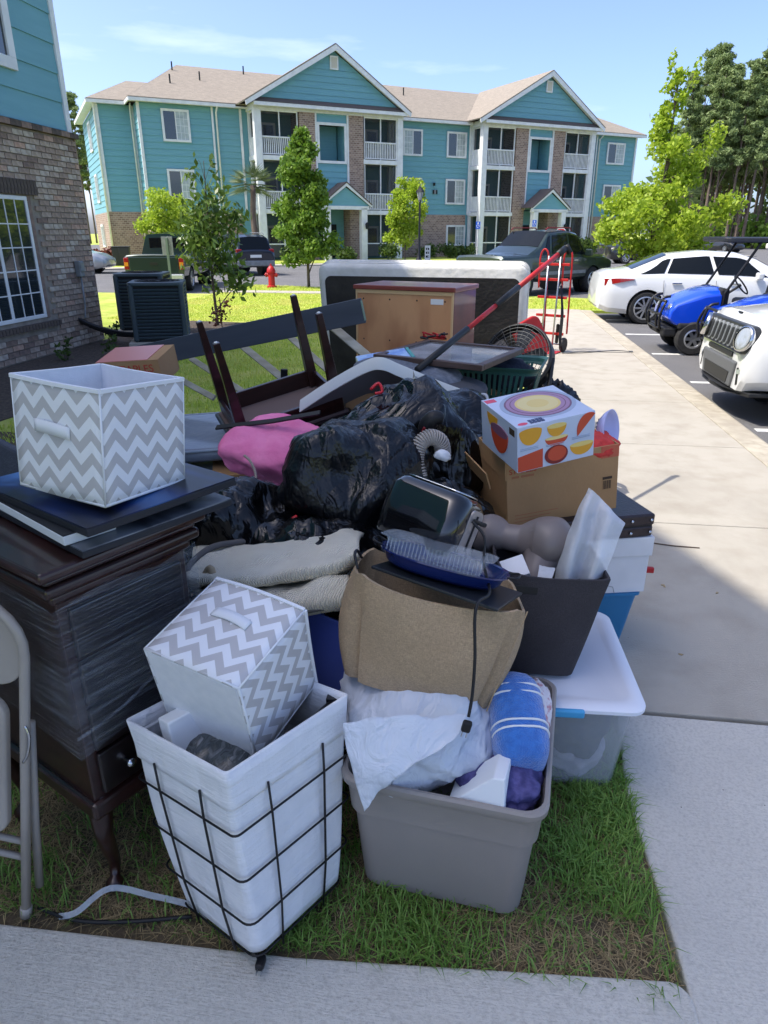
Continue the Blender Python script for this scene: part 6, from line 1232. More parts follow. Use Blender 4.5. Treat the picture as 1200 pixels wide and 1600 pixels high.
# ---- stack by the walk: blue bin, white carton, case, cardboard box, bowl set
M_card = pm('cardboard', S(176, 138, 96), 0.85, S(164, 126, 86), 3, 4, bump=0.08, bsc=60); M_cardin = pm('cardboard_inner', S(160, 128, 92), 0.9)
bb_ = thing('blue_bin', 'sky blue plastic bin at the bottom of the stack by the walk', 'bin', (0.48, 2.86, 0), rad(12))
MB().loft([[(x, y, z) for x, y in rrect(2 * a, 2 * b, 0.03, 4)] for a, b, z in ((.15, .17, 0), (.19, .21, .33), (.2, .22, .335), (.2, .22, .345), (.18, .2, .345), (.145, .165, .01))]).build('body', pm('bin_blue', S(34, 112, 160), .4), bb_, True, 40)
wbx = thing('carton', 'white lidded cardboard carton on the blue bin', 'box', (0.50, 2.84, 0.346), rad(14))
MB().bb(-.19, .19, -.19, .19, 0, 0.20).build('body', pm('white_card2', S(222, 222, 224), .6, S(208, 208, 210), 5, 3), wbx, bevel=.003); MB().bb(-.198, .198, -.198, .198, 0.17, 0.255).build('lid', pm('white_card2', S(222, 222, 224)), wbx, bevel=.004)
MB().tube([(-.05, -.1915, .16), (-.05, -.1915, .06), (.05, -.1915, .03), (.06, -.1915, .0)], 0.0012, 4).build('flap_seam', M_grey, wbx)
cs = thing('briefcase', 'dark brown hard case with metal corner studs under the cardboard box', 'case', (0.43, 2.78, 0.604), rad(20))
M_case = pm('case_leather', S(52, 40, 42), 0.35, S(40, 30, 32), 10, 4, bump=.1, bsc=80)
MB().bb(-.25, .25, -.18, .18, 0.0, 0.046).build('base', M_case, cs, bevel=.008); MB().bb(-.252, .252, -.182, .182, 0.05, 0.098).build('lid', M_case, cs, bevel=.008); MB().bb(-.246, .246, -.176, .176, 0.044, 0.052).build('rim', M_blackm, cs)
for x, y in ((.253, -.15), (.253, .15), (-.253, -.15)):
    for z in (.022, .074): MB().lathe([(0, 0), (.009, 0), (.006, .005), (0, .006)], 10, TR((x, y, z), 0, 90)).build('stud', M_chrome, cs, True)
for x in (-.15, .15, .235):
    for z in (.022, .074): MB().lathe([(0, 0), (.008, 0), (.005, .005), (0, .006)], 10, TR((x, -.183, z), 90)).build('stud', M_chrome, cs, True)
M_print = pm('print_red', S(178, 62, 48), .8); M_printd = pm('print_dark', S(64, 48, 36), .8)
def carton(label, loc, rot, w, d, h, mat=M_card, open_=True):
    t = thing('cardboard_box', label, 'cardboard box', loc, E3(*rot)); th = .005
    for x0, x1, y0, y1, nm in ((-w, w, -d, -d + th, 'front_wall'), (-w, w, d - th, d, 'back_wall'), (-w, -w + th, -d + th, d - th, 'side_wall'), (w - th, w, -d + th, d - th, 'side_wall')): MB().bb(x0, x1, y0, y1, 0, h).build(nm, mat, t, bevel=.002)
    MB().bb(-w + th, w - th, -d + th, d - th, 0.0, th).build('bottom', mat, t)
    if not open_:
        for s in (-1, 1): MB().bb(-w, w, min(0, s * d), max(0, s * d), h, h + th).build('flap', mat, t, bevel=.001)
    return t
sb = carton('large open brown cardboard box with red lettering on the dark case', (0.30, 2.76, 0.704), (2, -6, 19.5), .23, .16, .275)
MB().bb(-.235, -.23, -.16, .1, .20, .275).build('side_flap', M_card, sb); MB().box((-.245, 0, .255), (.006, .26, .07), rotm(0, -12)).build('flap', M_card, sb, bevel=.002)
text('STAPLES', 0.03, M_print, sb, (-.165, -.1612, .232), (math.pi / 2, 0, 0))
for k, (a, b) in enumerate(((-.21, -.18), (-.172, -.12))): MB().bb(a, b, -.1608, -.1602, .204, .213).build('small_print', pm('print_tan', S(168, 110, 76), .8), sb)
for k in range(3): MB().bb(-.2, -.02 - .03 * k, -.1608, -.1602, .045 - k * .014, .048 - k * .014).build('small_print', pm('print_tan', S(168, 110, 76), .8), sb)
lb = MB().bb(.165, .205, -.1612, -.1602, .09, .135).build('label', pm('print_label', S(160, 124, 84), .8), sb); MB().bb(.165, .205, -.1618, -.1613, .135, .146).build('label_band', M_printd, lb)
for k in range(7): MB().bb(.168 + k * .005, .1705 + k * .005 + .001 * (k % 2), -.1618, -.1613, .094, .13).build('bar', M_printd, lb)
MB().bb(.155, .2295, -.1612, -.1602, .225, .274).build('tape', pm('tape_red', S(186, 92, 66), .5), sb)
o = tag(blob('red_cloth', pm('red_cloth', S(206, 66, 58), .85, S(186, 52, 48), 20, 3, bump=.3, bsc=40), None, (0.43, 2.77, 0.955), (0.12, 0.14, 0.055), (0, -6, 20), 55, .15, 2, .1, 4, 4), 'bright red cloth bunched in the open cardboard box', 'cloth')
cdr = thing('colander', 'pale lilac plastic strainer standing behind the bowl set box', 'strainer', tuple(AY(940, 672, 2.86)), E3(80, 0, 60))
MB().lathe([(0.0, 0), (0.06, 0.004), (0.085, 0.03), (0.095, 0.05), (0.10, 0.05), (0.088, 0.026), (0.06, -.002), (0, -.005)], 24, Matrix.Scale(0.85, 4)).build('bowl', pm('lilac_plastic', S(178, 182, 226), .4), cdr, True)
for k in range(14): MB().lathe([(0, 0), (.006, 0), (.006, .002), (0, .002)], 8, TR((.045 * math.cos(k * .449), .045 * math.sin(k * .449), -0.004), 180)).build('hole', M_dark, cdr)
# bowl set carton: flat printed faces
bx = thing('bowl_box', 'printed white box of yellow nested bowls on the open cardboard box', 'box', (0.221, 2.543, 1.000), E3(6, -8, 24.1))
BW, BD, BH = .15, .15, .172
MB().bb(-BW, BW, -BD, BD, 0, BH).build('body', pm('box_white', S(196, 206, 226), .4, S(184, 196, 218), 6, 3), bx, bevel=.002)
def disc(a, b, n=28, c=(0, 0), a0=0, a1=360): return [(c[0] + a * math.cos(rad(a0 + (a1 - a0) * k / n)), c[1] + b * math.sin(rad(a0 + (a1 - a0) * k / n))) for k in range(n + (a1 - a0 != 360))]
PC = {k: pm('print_' + k, v, .4) for k, v in dict(yellow=S(226, 200, 120), amber=S(220, 158, 44), rust=S(196, 74, 46), mauve=S(168, 130, 158), plum=S(124, 84, 108), greyb=S(160, 172, 192), cream=S(228, 208, 140), wine=S(126, 34, 34), pinkr=S(222, 72, 96)).items()}
lay = [0]
def decal(poly, face, mat, nm='print'):
    lay[0] += 1; e = 0.0006 + 0.00025 * (lay[0] % 12); mb = MB()
    if face == 'top': mb.prism(poly, BH, BH + e, 'z')
    elif face == 'front': mb.prism(poly, -BD - e, -BD, 'y')
    else: mb.prism(poly, -BW - e, -BW, 'x')
    return mb.build(nm, mat, bx)
for i, (a, b, k) in enumerate(((.138, .132, 'greyb'), (.122, .118, 'plum'), (.115, .111, 'mauve'), (.102, .098, 'plum'), (.098, .094, 'mauve'), (.083, .080, 'yellow'), (.074, .071, 'cream'), (.040, .038, 'yellow'))):
    lay[0] = i; decal(disc(a, b, 36, (0.012, 0.012)), 'top', PC[k])
lay[0] = 0; decal([(-.145, .105), (-.105, .105), (-.105, .135), (-.145, .135)], 'top', PC['pinkr']); decal(disc(.018, .010, 20, (-.118, -.128)), 'top', PC['pinkr'])
for k in range(8): decal([(-.092 + (k % 4) * .014, -.108 - (k // 4) * .018), (-.081 + (k % 4) * .014, -.108 - (k // 4) * .018), (-.081 + (k % 4) * .014, -.121 - (k // 4) * .018), (-.092 + (k % 4) * .014, -.121 - (k // 4) * .018)], 'top', pm('print_navy', S(72, 84, 118), .5))
def bowl(cx, cz, w, hh, c1, c2): decal(disc(w, hh, 16, (cx, cz), 180, 360), 'front', PC[c1]); decal(disc(w, hh * .22, 20, (cx, cz)), 'front', PC[c2])
lay[0] = 0; decal([(-.148, .003), (-.052, .003), (-.052, .075), (-.148, .06)], 'front', PC['rust'])
bowl(-.10, .150, .043, .052, 'amber', 'amber'); bowl(.0, .105, .044, .03, 'rust', 'cream'); bowl(.0, .15, .037, .04, 'amber', 'yellow')
decal(disc(.046, .06, 16, (.125, .112), 60, 200), 'front', PC['rust']); lay[0] += 1
decal(disc(.045, .036, 24, (.0, .04)), 'front', PC['wine']); decal(disc(.036, .028, 24, (.002, .044)), 'front', PC['rust']); decal(disc(.030, .023, 24, (.002, .045)), 'front', PC['amber']); decal(disc(.018, .013, 20, (.002, .046)), 'front', PC['yellow'])
bowl(.1, .058, .046, .042, 'amber', 'yellow')
for cx in (-.1, 0, .1):
    for q in range(2): decal([(cx - .04, .088 - q * .006 if cx else .082 - q * .005), (cx + .03, .088 - q * .006 if cx else .082 - q * .005), (cx + .03, .0895 - q * .006 if cx else .0835 - q * .005), (cx - .04, .0895 - q * .006 if cx else .0835 - q * .005)], 'front', PC['greyb'])
decal(disc(.07, .085, 18, (-.01, .11), 180, 360), 'side', PC['rust']); decal(disc(.07, .02, 20, (-.01, .11)), 'side', PC['plum']); decal(disc(.045, .05, 16, (.05, .15), 180, 360), 'side', PC['amber']); decal([(-.13, .13), (-.09, .13), (-.09, .155), (-.13, .155)], 'side', M_printd)
# ---- ribbed blanket
M_blank = pm('ribbed_blanket', S(246, 238, 214), 0.95, S(238, 229, 204), 10, 3, sheen=.3); _v, _s = coords(M_blank)
_w = M_blank.node_tree.nodes.new('ShaderNodeTexWave'); _w.inputs['Scale'].default_value = 46; _w.inputs['Distortion'].default_value = 1.6; M_blank.node_tree.links.new(mapped(M_blank, _v, (1, 1, 1), (0, 0, 0.4)), _w.inputs[0]); add_bump(M_blank, _w.outputs[0], .8, .008)
blk = thing('blanket', 'folded cream ribbed blanket with grey binding draped by the dark chest', 'blanket', (0, 0, 0))
def fold(name, mat, rows, th, sd, par, wob=.006):
    o = drape(name, '', '', mat, rows, 24, 24, wob, sd, solid=th, fr=5); del o['label'], o['category']; o.parent = par; return o
def layer(nm, xs0, lowy, topy, Yf, Yb, sd):
    # cross-section runs under, round the front fold and back over the top
    rows = []
    for k in range(6):
        rows.append([])
    for i, x in enumerate(xs0):
        lo, tp = lowy[i], topy[i]; dx = 6 * math.sin(i * 1.7)
        rows[0].append(AY(x + dx, lo - 6, Yf + .12)); rows[1].append(AY(x, lo, Yf + .02)); rows[2].append(AY(x - 2, (lo * .5 + tp * .5) + 6, Yf)); rows[3].append(AY(x, tp + 10, Yf + .06)); rows[4].append(AY(x + 8, tp - 4, Yf + .16)); rows[5].append(AY(x + 20, tp - 24, Yb))
    return fold(nm, M_blank, rows, .014, sd, blk, .034)
layer('upper_fold', (296, 350, 410, 470, 520, 552), (920, 908, 906, 902, 892, 880), (880, 876, 872, 866, 862, 862), 1.80, 2.14, 8)
layer('lower_fold', (312, 365, 420, 470, 515, 542), (948, 955, 962, 956, 952, 944), (918, 916, 914, 908, 900, 896), 1.74, 2.0, 9)
M_bind = pm('grey_binding', S(96, 94, 92), .9)
MB().tube(spl([AY(300, 900, 1.85), AY(296, 884, 1.9), AY(330, 856, 2.0), AY(375, 847, 2.1), AY(430, 842, 2.16)], 6), .011, 8).build('binding', M_bind, blk, True); MB().tube(spl([AY(345, 952, 1.79), AY(430, 960, 1.75), AY(490, 952, 1.74), AY(533, 944, 1.77)], 6), .010, 8).build('binding', M_bind, blk, True)
MB().tube(spl([AY(306, 925, 1.88), AY(318, 905, 1.84), AY(328, 888, 1.84), AY(332, 905, 1.82), AY(322, 930, 1.84)], 5), .012, 8).build('strap', pm('beige_strap', S(164, 148, 120), .8), blk, True)
bbn = thing('blue_tub', 'dark blue plastic tub behind the tipped chevron cube', 'tub', (-0.36, 1.88, 0.36), E3(-14, 0, -30))
MB().loft([[(x, y, z) for x, y in rrect(2 * a, 2 * b, .03, 4)] for a, b, z in ((.11, .13, 0), (.135, .16, .25), (.145, .17, .255), (.145, .17, .265), (.13, .155, .262), (.105, .125, .01))]).build('body', pm('tub_blue', S(84, 102, 180), .35), bbn, True, 40)
# supports deep inside the heap
o = carton('brown cardboard box buried under the ribbed blanket', (-0.60, 1.95, 0.0), (0, 0, -12), .24, .2, .42); o = carton('brown cardboard box buried beneath the burlap bin and bags', (-0.10, 2.30, 0), (0, 0, 6), .2, .17, .48)
o = carton('brown moving carton at the ground under the mannequin and bags', (0.02, 2.95, 0), (0, 0, 10), .26, .24, .6)
# ---- upturned side table
tbl = thing('side_table', 'dark mahogany side table lying upside down with four tapered legs in the air', 'table', (-1.02, 3.445, 0.885), E3(7.5, -12.8, 30.2))
MB().bb(-.31, .31, -.26, .26, -.035, -.012).build('tabletop', M_mahod, tbl, bevel=.006); MB().bb(-.29, .29, -.24, .24, -.012, -.004).build('underside', pm('raw_board', S(104, 88, 84), .8), tbl)
for a, b, c, d in ((-.27, .27, -.225, -.205), (-.27, .27, .205, .225), (-.275, -.255, -.205, .205), (.255, .275, -.205, .205)): MB().bb(a, b, c, d, -.004, .085).build('apron', M_maho, tbl, bevel=.003)
for x, y in ((-.25, .2), (-.25, -.2), (.25, .2), (.25, -.2)):
    lg = MB().loft([[(x - .026, y - .026, 0), (x + .026, y - .026, 0), (x + .026, y + .026, 0), (x - .026, y + .026, 0)], [(x - .026, y - .026, .1), (x + .026, y - .026, .1), (x + .026, y + .026, .1), (x - .026, y + .026, .1)], [(x - .015, y - .015, .5), (x + .015, y - .015, .5), (x + .015, y + .015, .5), (x - .015, y + .015, .5)]]).build('leg', M_maho, tbl, bevel=.003)
    MB().lathe([(0, 0), (.009, 0), (.007, .005), (0, .006)], 10, Matrix.Translation((x, y, .5))).build('glide', M_signw, lg, True)
brd = tag(ribbon([AY(338, 668, 2.98), AY(425, 658, 2.93), AY(500, 645, 2.9)], .026, .008, up=(0, -.5, 1)).build('black_strip', M_trimblk), 'thin black metal strip lying across the pink bag', 'strip')
# ---- bed rail and slatted frame
rl = thing('bed_rail', 'long dark grey painted board propped above the upturned table', 'board', (0, 0, 0)); a = AY(225, 556, 4.5); b = AY(568, 485, 4.35)
d = (b - a); L_ = d.length; ang = math.atan2(d.y, d.x); pit = -math.asin(d.z / L_)
rl.location = a; rl.rotation_euler = (0, pit, ang); M_rail2 = pm('rail_grey', S(72, 78, 88), .5, S(62, 68, 78), 3, 4, stretch=(.3, 4, 4), bump=.05, bsc=40)
MB().bb(-.25, L_, -.012, .012, -.075, .075).build('board', M_rail2, rl, bevel=.004); MB().bb(L_ - .004, L_ + .002, -.0125, .0125, -.06, .06).build('end_tape', pm('green_tape', S(130, 150, 128), .6), rl)
M_slat = pm('pale_slat', S(176, 172, 156), .7, S(150, 146, 130), 6, 4, stretch=(1, 1, 5))
sf = thing('slat_frame', 'pale wooden crossed slats of a folded rack leaning behind the table', 'rack', (0, 0, 0))
for (p, q, w_) in ((AY(498, 492, 4.7), AY(590, 570, 4.2), .055), (AY(378, 540, 4.9), AY(490, 630, 4.3), .05), (AY(440, 515, 5.0), AY(520, 585, 4.5), .045), (AY(298, 560, 4.9), AY(400, 625, 4.3), .04), (AY(285, 595, 4.6), AY(335, 622, 4.3), .04)): ribbon([p, q], w_, .016, up=(.2, -.8, .4)).build('slat', M_slat, sf, bevel=.003)
o = tag(MB().tube([AY(444, 625, 4.0), AY(444, 577, 4.0)], .022, 8).build('black_post', M_blackm), 'short black post standing behind the upturned table', 'post')
# padded grey panels in plastic at the far left of the heap
M_pad = pm('grey_vinyl', S(118, 128, 142), .32, S(104, 114, 128), 5, 4, bump=.3, bsc=12, coat=.4)
for i, (x, y, z, w_, d_, h_, rz, lab) in enumerate(((-1.55, 3.55, .66, .48, .36, .07, 8, 'grey padded panel in clear plastic, topmost beside the upturned table'), (-1.45, 3.25, .50, .55, .45, .10, 4, 'thick grey padded panel under the topmost one by the table'), (-1.25, 2.75, .36, .50, .42, .12, -6, 'plastic covered grey cushion lying low behind the open chevron cube'))):
    t = thing('padded_panel', lab, 'cushion', (x, y, z), E3(2, -4, rz)); MB().bb(-w_, w_, -d_, d_, 0, h_).build('pad', M_pad, t, bevel=.03, seg=3); pp_ = [(x_, y_, h_ - .006) for x_, y_ in rrect(2 * w_, 2 * d_, .04, 4)]; MB().tube(pp_, .007, 6, loop=True).build('piping', pm('vinyl_edge', S(150, 164, 178), .4), t, True)
o = carton('small brown box with red tape on top behind the open chevron cube', tuple(AY(222, 592, 3.15)), (8, -4, 4), .15, .12, .12, open_=False); MB().bb(-.145, .1, -.118, .118, .1255, .128).build('tape', pm('tape_pink', S(206, 128, 118), .3), o); text('STAPLES', .05, M_print, o, (.03, -.1212, .085), (math.pi / 2, 0, 0))
carton('brown carton standing under the red taped box', (-1.80, 3.25, 0), (0, 0, 4), .15, .18, 1.06, open_=False)
gs = thing('woven_panel', 'dark grey woven fabric panel standing behind the canvases', 'panel', tuple(AY(5, 760, 2.1)), E3(6, 34, 20)); MB().bb(-.5, .1, -.02, .02, -.3, .16).build('face', weave('grey_weave', S(98, 102, 110), S(84, 88, 96), 120), gs, bevel=.01)
# ---- bent foam cushion, pillows
cu = thing('seat_pad', 'cream edged grey foam pad bent into a tent over the black bags', 'cushion', (0, 0, 0))
top = spl([AY(468, 640, 3.25), AY(520, 606, 3.28), AY(572, 578, 3.3), AY(597, 574, 3.3), AY(625, 585, 3.32), AY(680, 608, 3.34), AY(722, 624, 3.35)], 5); bk = Vector((0.03, 0.26, -0.20)); up_ = Vector((0, .02, .042))
n_ = len(top)
for nm, lo_, hi_, m_ in (('upper_cover', .5, 1.0, pm('cream_vinyl', S(206, 208, 202), .45)), ('lower_cover', -.1, .5, pm('grey_felt', S(104, 104, 106), .9))):
    MB().loft([[p + up_ * lo_, p + up_ * hi_, p + up_ * hi_ + bk, p + up_ * lo_ + bk] for p in top]).build(nm, m_, cu, True, 40, bevel=.006)
MB().loft([[p + Vector((0, -.004, -.012)), p + up_ * .55 + Vector((0, -.006, 0)), p + up_ + Vector((0, -.001, .002)), p + up_ + bk * .1, p + bk * .1] for p in top]).build('edge_band', pm('cream_vinyl', S(206, 208, 202), .45), cu, True, 50)
M_pil = pm('grey_pillow', S(112, 118, 128), .95, S(92, 98, 108), 40, 3, bump=.3, bsc=120)
for i, (px, py, Y, r3, lab) in enumerate(((640, 583, 3.62, (.27, .16, .055), 'grey heathered pillow lying behind the bent foam pad'), (690, 606, 3.55, (.22, .15, .05), 'darker grey pillow squashed below the heathered one'))): tag(blob('pillow', M_pil if i == 0 else pm('dark_pillow', S(72, 74, 80), .95, bump=.3, bsc=90), None, AY(px, py, Y), r3, (6, 6, -6), 60 + i, .08, 1.4, .03, 3, 4, -2, 2.8), lab, 'pillow')
bl2 = thing('picture_pack', 'blue and teal plastic wrapped package lying on the grey pillow', 'package', tuple(AY(602, 562, 3.75)), E3(8, -8, 18)); MB().bb(-.15, .13, -.09, .09, -.02, .02).build('pack', pm('pack_blue', S(90, 130, 200), .25, S(150, 182, 220), 7, 3, .4, .6, coat=.6), bl2, bevel=.008); MB().bb(.13, .15, -.09, .09, -.02, .02).build('edge', pm('pack_teal', S(60, 150, 140), .4), bl2, bevel=.004)
# ---- framed picture
fr = thing('framed_picture', 'large brown framed picture under glass lying flat on the basket', 'picture', (-0.164, 3.935, 1.13), E3(-.7, .9, -20)); a, b = .31, .35; M_frm = pm('frame_wood', S(84, 66, 58), .45, S(66, 50, 44), 6, 4, stretch=(1, 8, 8))
for x0, x1, y0, y1 in ((-a, a, -b, -b + .04), (-a, a, b - .04, b), (-a, -a + .04, -b + .04, b - .04), (a - .04, a, -b + .04, b - .04)): MB().bb(x0, x1, y0, y1, -.025, .006).build('frame_side', M_frm, fr, bevel=.004)
MB().bb(-a + .04, a - .04, -b + .04, b - .04, -.018, -.012).build('mount', pm('picture_mount', S(150, 156, 160), .6, S(96, 104, 112), 5, 3), fr); MB().bb(-a + .04, a - .04, -b + .04, b - .04, -.008, -.003).build('glass', pm('picture_glass', S(220, 226, 230), .02, alpha=.16, spec=1.0), fr)
# ---- green laundry basket
M_bask = pm('basket_green', S(48, 92, 84), .45); bk_ = thing('laundry_basket', 'dark green slotted plastic laundry basket under the framed picture', 'basket', (0.06, 4.18, 0.77), rad(-10)); TW, TD2, BH2 = .30, .22, .28
def bring(z, e=0): k = z / BH2; return [(x, y, z) for x, y in rrect(2 * (TW * (.82 + .18 * k) + e), 2 * (TD2 * (.82 + .18 * k) + e), .06, 5)]
MB().loft([bring(.0), bring(.03), bring(.03, -.005), bring(.005, -.006)]).build('floor', M_bask, bk_, True, 40); MB().loft([bring(.235), bring(.27), bring(.28, .018), bring(.274, .018), bring(.262, .004), bring(.235, -.004)], cap=False).build('rim', M_bask, bk_, True, 40)
bm_ = MB()
for s in (-1, 1):
    for k in range(15): x = -.22 + k * .0315; bm_.loft([[(x * .84 - .008, s * TD2 * .835 - .003, .02), (x * .84 + .008, s * TD2 * .835 - .003, .02), (x * .84 + .008, s * TD2 * .835 + .003, .02), (x * .84 - .008, s * TD2 * .835 + .003, .02)], [(x - .008, s * TD2 * .975 - .003, .245), (x + .008, s * TD2 * .975 - .003, .245), (x + .008, s * TD2 * .975 + .003, .245), (x - .008, s * TD2 * .975 + .003, .245)]])
    for k in range(11): y = -.15 + k * .03; bm_.loft([[(s * TW * .835 - .003, y * .84 - .008, .02), (s * TW * .835 + .003, y * .84 - .008, .02), (s * TW * .835 + .003, y * .84 + .008, .02), (s * TW * .835 - .003, y * .84 + .008, .02)], [(s * TW * .975 - .003, y - .008, .245), (s * TW * .975 + .003, y - .008, .245), (s * TW * .975 + .003, y + .008, .245), (s * TW * .975 - .003, y + .008, .245)]])
kindof(bm_.build('slats', M_bask, bk_), 'stuff')
tag(blob('dark_clothes', pm('dark_clothes', S(34, 40, 54), .9, bump=.4, bsc=40), None, (0.08, 4.2, .97), (.24, .16, .1), (0, 0, 0), 65, .15, 2, .1, 4, 4), 'dark blue clothes heaped in the green basket', 'clothes')
bxs = carton('brown carton standing under the green basket', (0.06, 4.2, 0.0), (0, 0, -10), .26, .2, .765, open_=False); carton('brown carton under the framed picture and pillows', (-0.45, 3.75, 0.0), (0, 0, 15), .3, .25, .98, open_=False); carton('brown carton under the upturned table', (-1.1, 3.45, 0), (0, 0, 20), .3, .26, .62, open_=False)
# ---- clear tray, vacuum hose, mask, foil bag
cty = thing('plastic_tray', 'clear grey plastic drawer holding white odds and ends behind the bags', 'tray', tuple(AY(715, 662, 3.1)), E3(34, -4, 8)); MB().loft([[(x, y, z) for x, y in rrect(2 * a_, 2 * b_, .02, 4)] for a_, b_, z in ((.12, .10, 0), (.14, .12, .05), (.15, .13, .052), (.14, .12, .056), (.118, .098, .006))]).build('body', pm('frosted_plastic', S(168, 170, 172), .3), cty, True, 40)
for k in range(4): MB().box((-.06 + .05 * k, -.03 + .03 * (k % 2), .02), (.04, .05, .02)).build('divider', pm('off_white', S(206, 206, 202), .6), cty, bevel=.004)
hs = thing('vacuum_hose', 'ribbed grey vacuum hose curling out of a black bag', 'hose', (0, 0, 0)); hp = spl([AY(655, 745, 2.42), AY(650, 718, 2.44), AY(656, 694, 2.46), AY(672, 683, 2.48), AY(688, 690, 2.5), AY(692, 708, 2.52)], 6)
MB().tube(hp, .026, 14).build('tube', pm('hose_grey', S(124, 118, 112), .5), hs, True)
hr = MB()
for i in range(len(hp) * 1): 
    p = hp[i]; d = (hp[min(i + 1, len(hp) - 1)] - hp[max(0, i - 1)]).normalized(); u = d.orthogonal().normalized(); v = d.cross(u); hr.tube([p + (u * math.cos(t) + v * math.sin(t)) * .0275 for t in [k * math.pi / 8 for k in range(16)]], .0042, 5, loop=True)
kindof(hr.build('ribs', pm('hose_rib', S(164, 156, 148), .45), hs, True), 'stuff')
vh = thing('vacuum_cleaner', 'black and red vacuum handle sticking out above the ribbed hose', 'vacuum part', tuple(AY(672, 668, 2.62)), E3(20, -30, 0)); MB().tube(spl([(-.05, 0, -.06), (-.02, 0, 0), (.03, 0, .03), (.06, 0, .01)], 5), [.016, .018, .022, .026, .03, .032, .034, .034, .034, .033, .032, .03, .028, .026, .024, .02], 12).build('handle', M_black, vh, True); MB().tube(spl([(-.07, -.02, -.07), (-.04, -.025, 0), (-.01, -.03, .03)], 5), .006, 6).build('trim', pm('vac_red', S(140, 34, 40), .4), vh, True)
mk = tag(blob('face_mask', pm('mask_white', S(224, 226, 230), .5), None, AY(692, 712, 2.46), (.032, .02, .022), (0, 20, 20), 71, .15, 2, .1, 4, 3), 'small white plastic face guard lying by the vacuum hose', 'mask')
tag(blob('foil_bag', pm('foil', S(190, 186, 176), .2, metal=.7, bump=.6, bsc=30), None, AY(654, 616, 2.95), (.045, .04, .075), (0, -14, 0), 73, .2, 2, .2, 5, 4, neck=(.2, 1.2)), 'crumpled clear silver bag standing on the tall black bag', 'bag')
# ---- fan, chest back, mattress, pole, hand truck
fan = thing('floor_fan', 'black round fan with wire grille tipped up behind the framed picture', 'fan', tuple(AY(806, 560, 4.75)), E3(62, -8, -22)); M_fan = pm('fan_black', S(26, 26, 28), .4)
MB().lathe([(.225, -.09), (.24, -.09), (.245, .0), (.235, .02), (.225, .0)], 36, cap=False).build('housing', M_fan, fan, True); g = MB()
for r_ in (.05, .075, .1, .125, .15, .175, .2, .222): g.tube([(r_ * math.cos(k * math.pi / 18), r_ * math.sin(k * math.pi / 18), .03 + .02 * (1 - (r_ / .23) ** 2)) for k in range(36)], .0022, 5, loop=True)
for k in range(24): c, s = math.cos(k * math.pi / 12), math.sin(k * math.pi / 12); g.tube([(.03 * c, .03 * s, .052), (.15 * c, .15 * s, .044), (.235 * c, .235 * s, .02)], .0022, 5)
g.build('grille', pm('grille_grey', S(70, 72, 74), .35, metal=.6), fan, True); MB().lathe([(0, .055), (.04, .055), (.045, .04), (.05, -.06), (0, -.06)], 18).build('hub', M_fan, fan, True)
for k in range(5): a = k * 1.2566; MB().prism([(.04, -.02), (.19, -.06), (.21, .02), (.17, .06), (.04, .025)], -.012, -.008, 'z', rotm(18, 0, math.degrees(a))).build('blade', pm('fan_blade', S(44, 46, 50), .3), fan)
MB().tube(spl([(-.24, 0, -.04), (-.2, -.3, -.06), (0, -.42, -.06), (.2, -.3, -.06), (.24, 0, -.04)], 5), .016, 8).build('stand', M_fan, fan, True); MB().box((0, 0, -.11), (.12, .12, .08)).build('motor', M_fan, fan, bevel=.03)
carton('brown carton under the round fan', (0.30, 4.85, 0), (0, 0, 12), .24, .2, .62, open_=False)
M_ply = pm('plywood', S(212, 160, 112), .7, S(198, 142, 96), 2.4, 5, .3, .7, stretch=(1, 1, .35), c3=S(176, 122, 82), sc3=6); dk = thing('drawer_chest', 'plywood backed chest of drawers with reddish top turned away from view', 'chest of drawers', (-0.468, 4.99, 0.06), rad(-18.5))
MB().bb(-.36, .36, -.20, .22, 0, 1.33).build('carcass', pm('red_wood', S(122, 62, 46), .4, S(100, 48, 38), 5, 4, coat=.3), dk, bevel=.004); MB().bb(-.345, .345, -.212, -.201, .02, 1.305).build('back_panel', M_ply, dk, bevel=.002); MB().bb(-.375, .375, -.225, .235, 1.33, 1.36).build('top', pm('red_top', S(132, 66, 56), .35, coat=.3), dk, bevel=.006)
for x in (-.358, .346): MB().bb(x, x + .012, -.216, -.2, .0, 1.33).build('edge_strip', pm('pale_wood', S(214, 178, 128), .6), dk)
MB().bb(-.346, .346, -.2165, -.2, 1.306, 1.33).build('edge_strip', pm('pale_wood', S(214, 178, 128)), dk); MB().bb(.2, .29, -.2135, -.2125, 1.25, 1.285).build('sticker', M_signw, dk)
for x in (-.3, -.1, .1, .3):
    for z in (.2, .62, 1.0, 1.27): MB().lathe([(0, 0), (.006, 0), (.004, .002), (0, .002)], 8, TR((x, -.212, z), 90)).build('staple', M_blackm, dk)
MB().bb(-.34, .34, -.19, .2, 0, .02).build('plinth', M_case, dk)
mt = thing('mattress', 'mattress on edge with dark cloth underside and white quilted border behind the chest', 'mattress', (-0.56, 6.75, 0.06), E3(10, 0, -6)); MW, MH, MT = .96, 1.44, .24
M_quilt = pm('quilted_white', S(222, 220, 214), .85, S(206, 204, 196), 6, 3, bump=.4, bsc=18); rm = [[(x, y, z + MH / 2) for x, z in rrect(2 * MW * k, MH * k2, .09, 6)] for y, k, k2 in ((0, .965, .95), (.02, .995, .99), (.06, 1, 1), (MT - .06, 1, 1), (MT - .02, .995, .99), (MT, .965, .95))]
MB().loft(rm).build('border', M_quilt, mt, True, 50); MB().prism([(x, z + MH / 2 - .03) for x, z in rrect(2 * MW * .93, MH * .90, .06, 5)], -.006, .0, 'y').build('underside_cloth', pm('black_cloth', S(46, 43, 41), .95, S(66, 62, 58), 3, 4, bump=.3, bsc=30), mt)
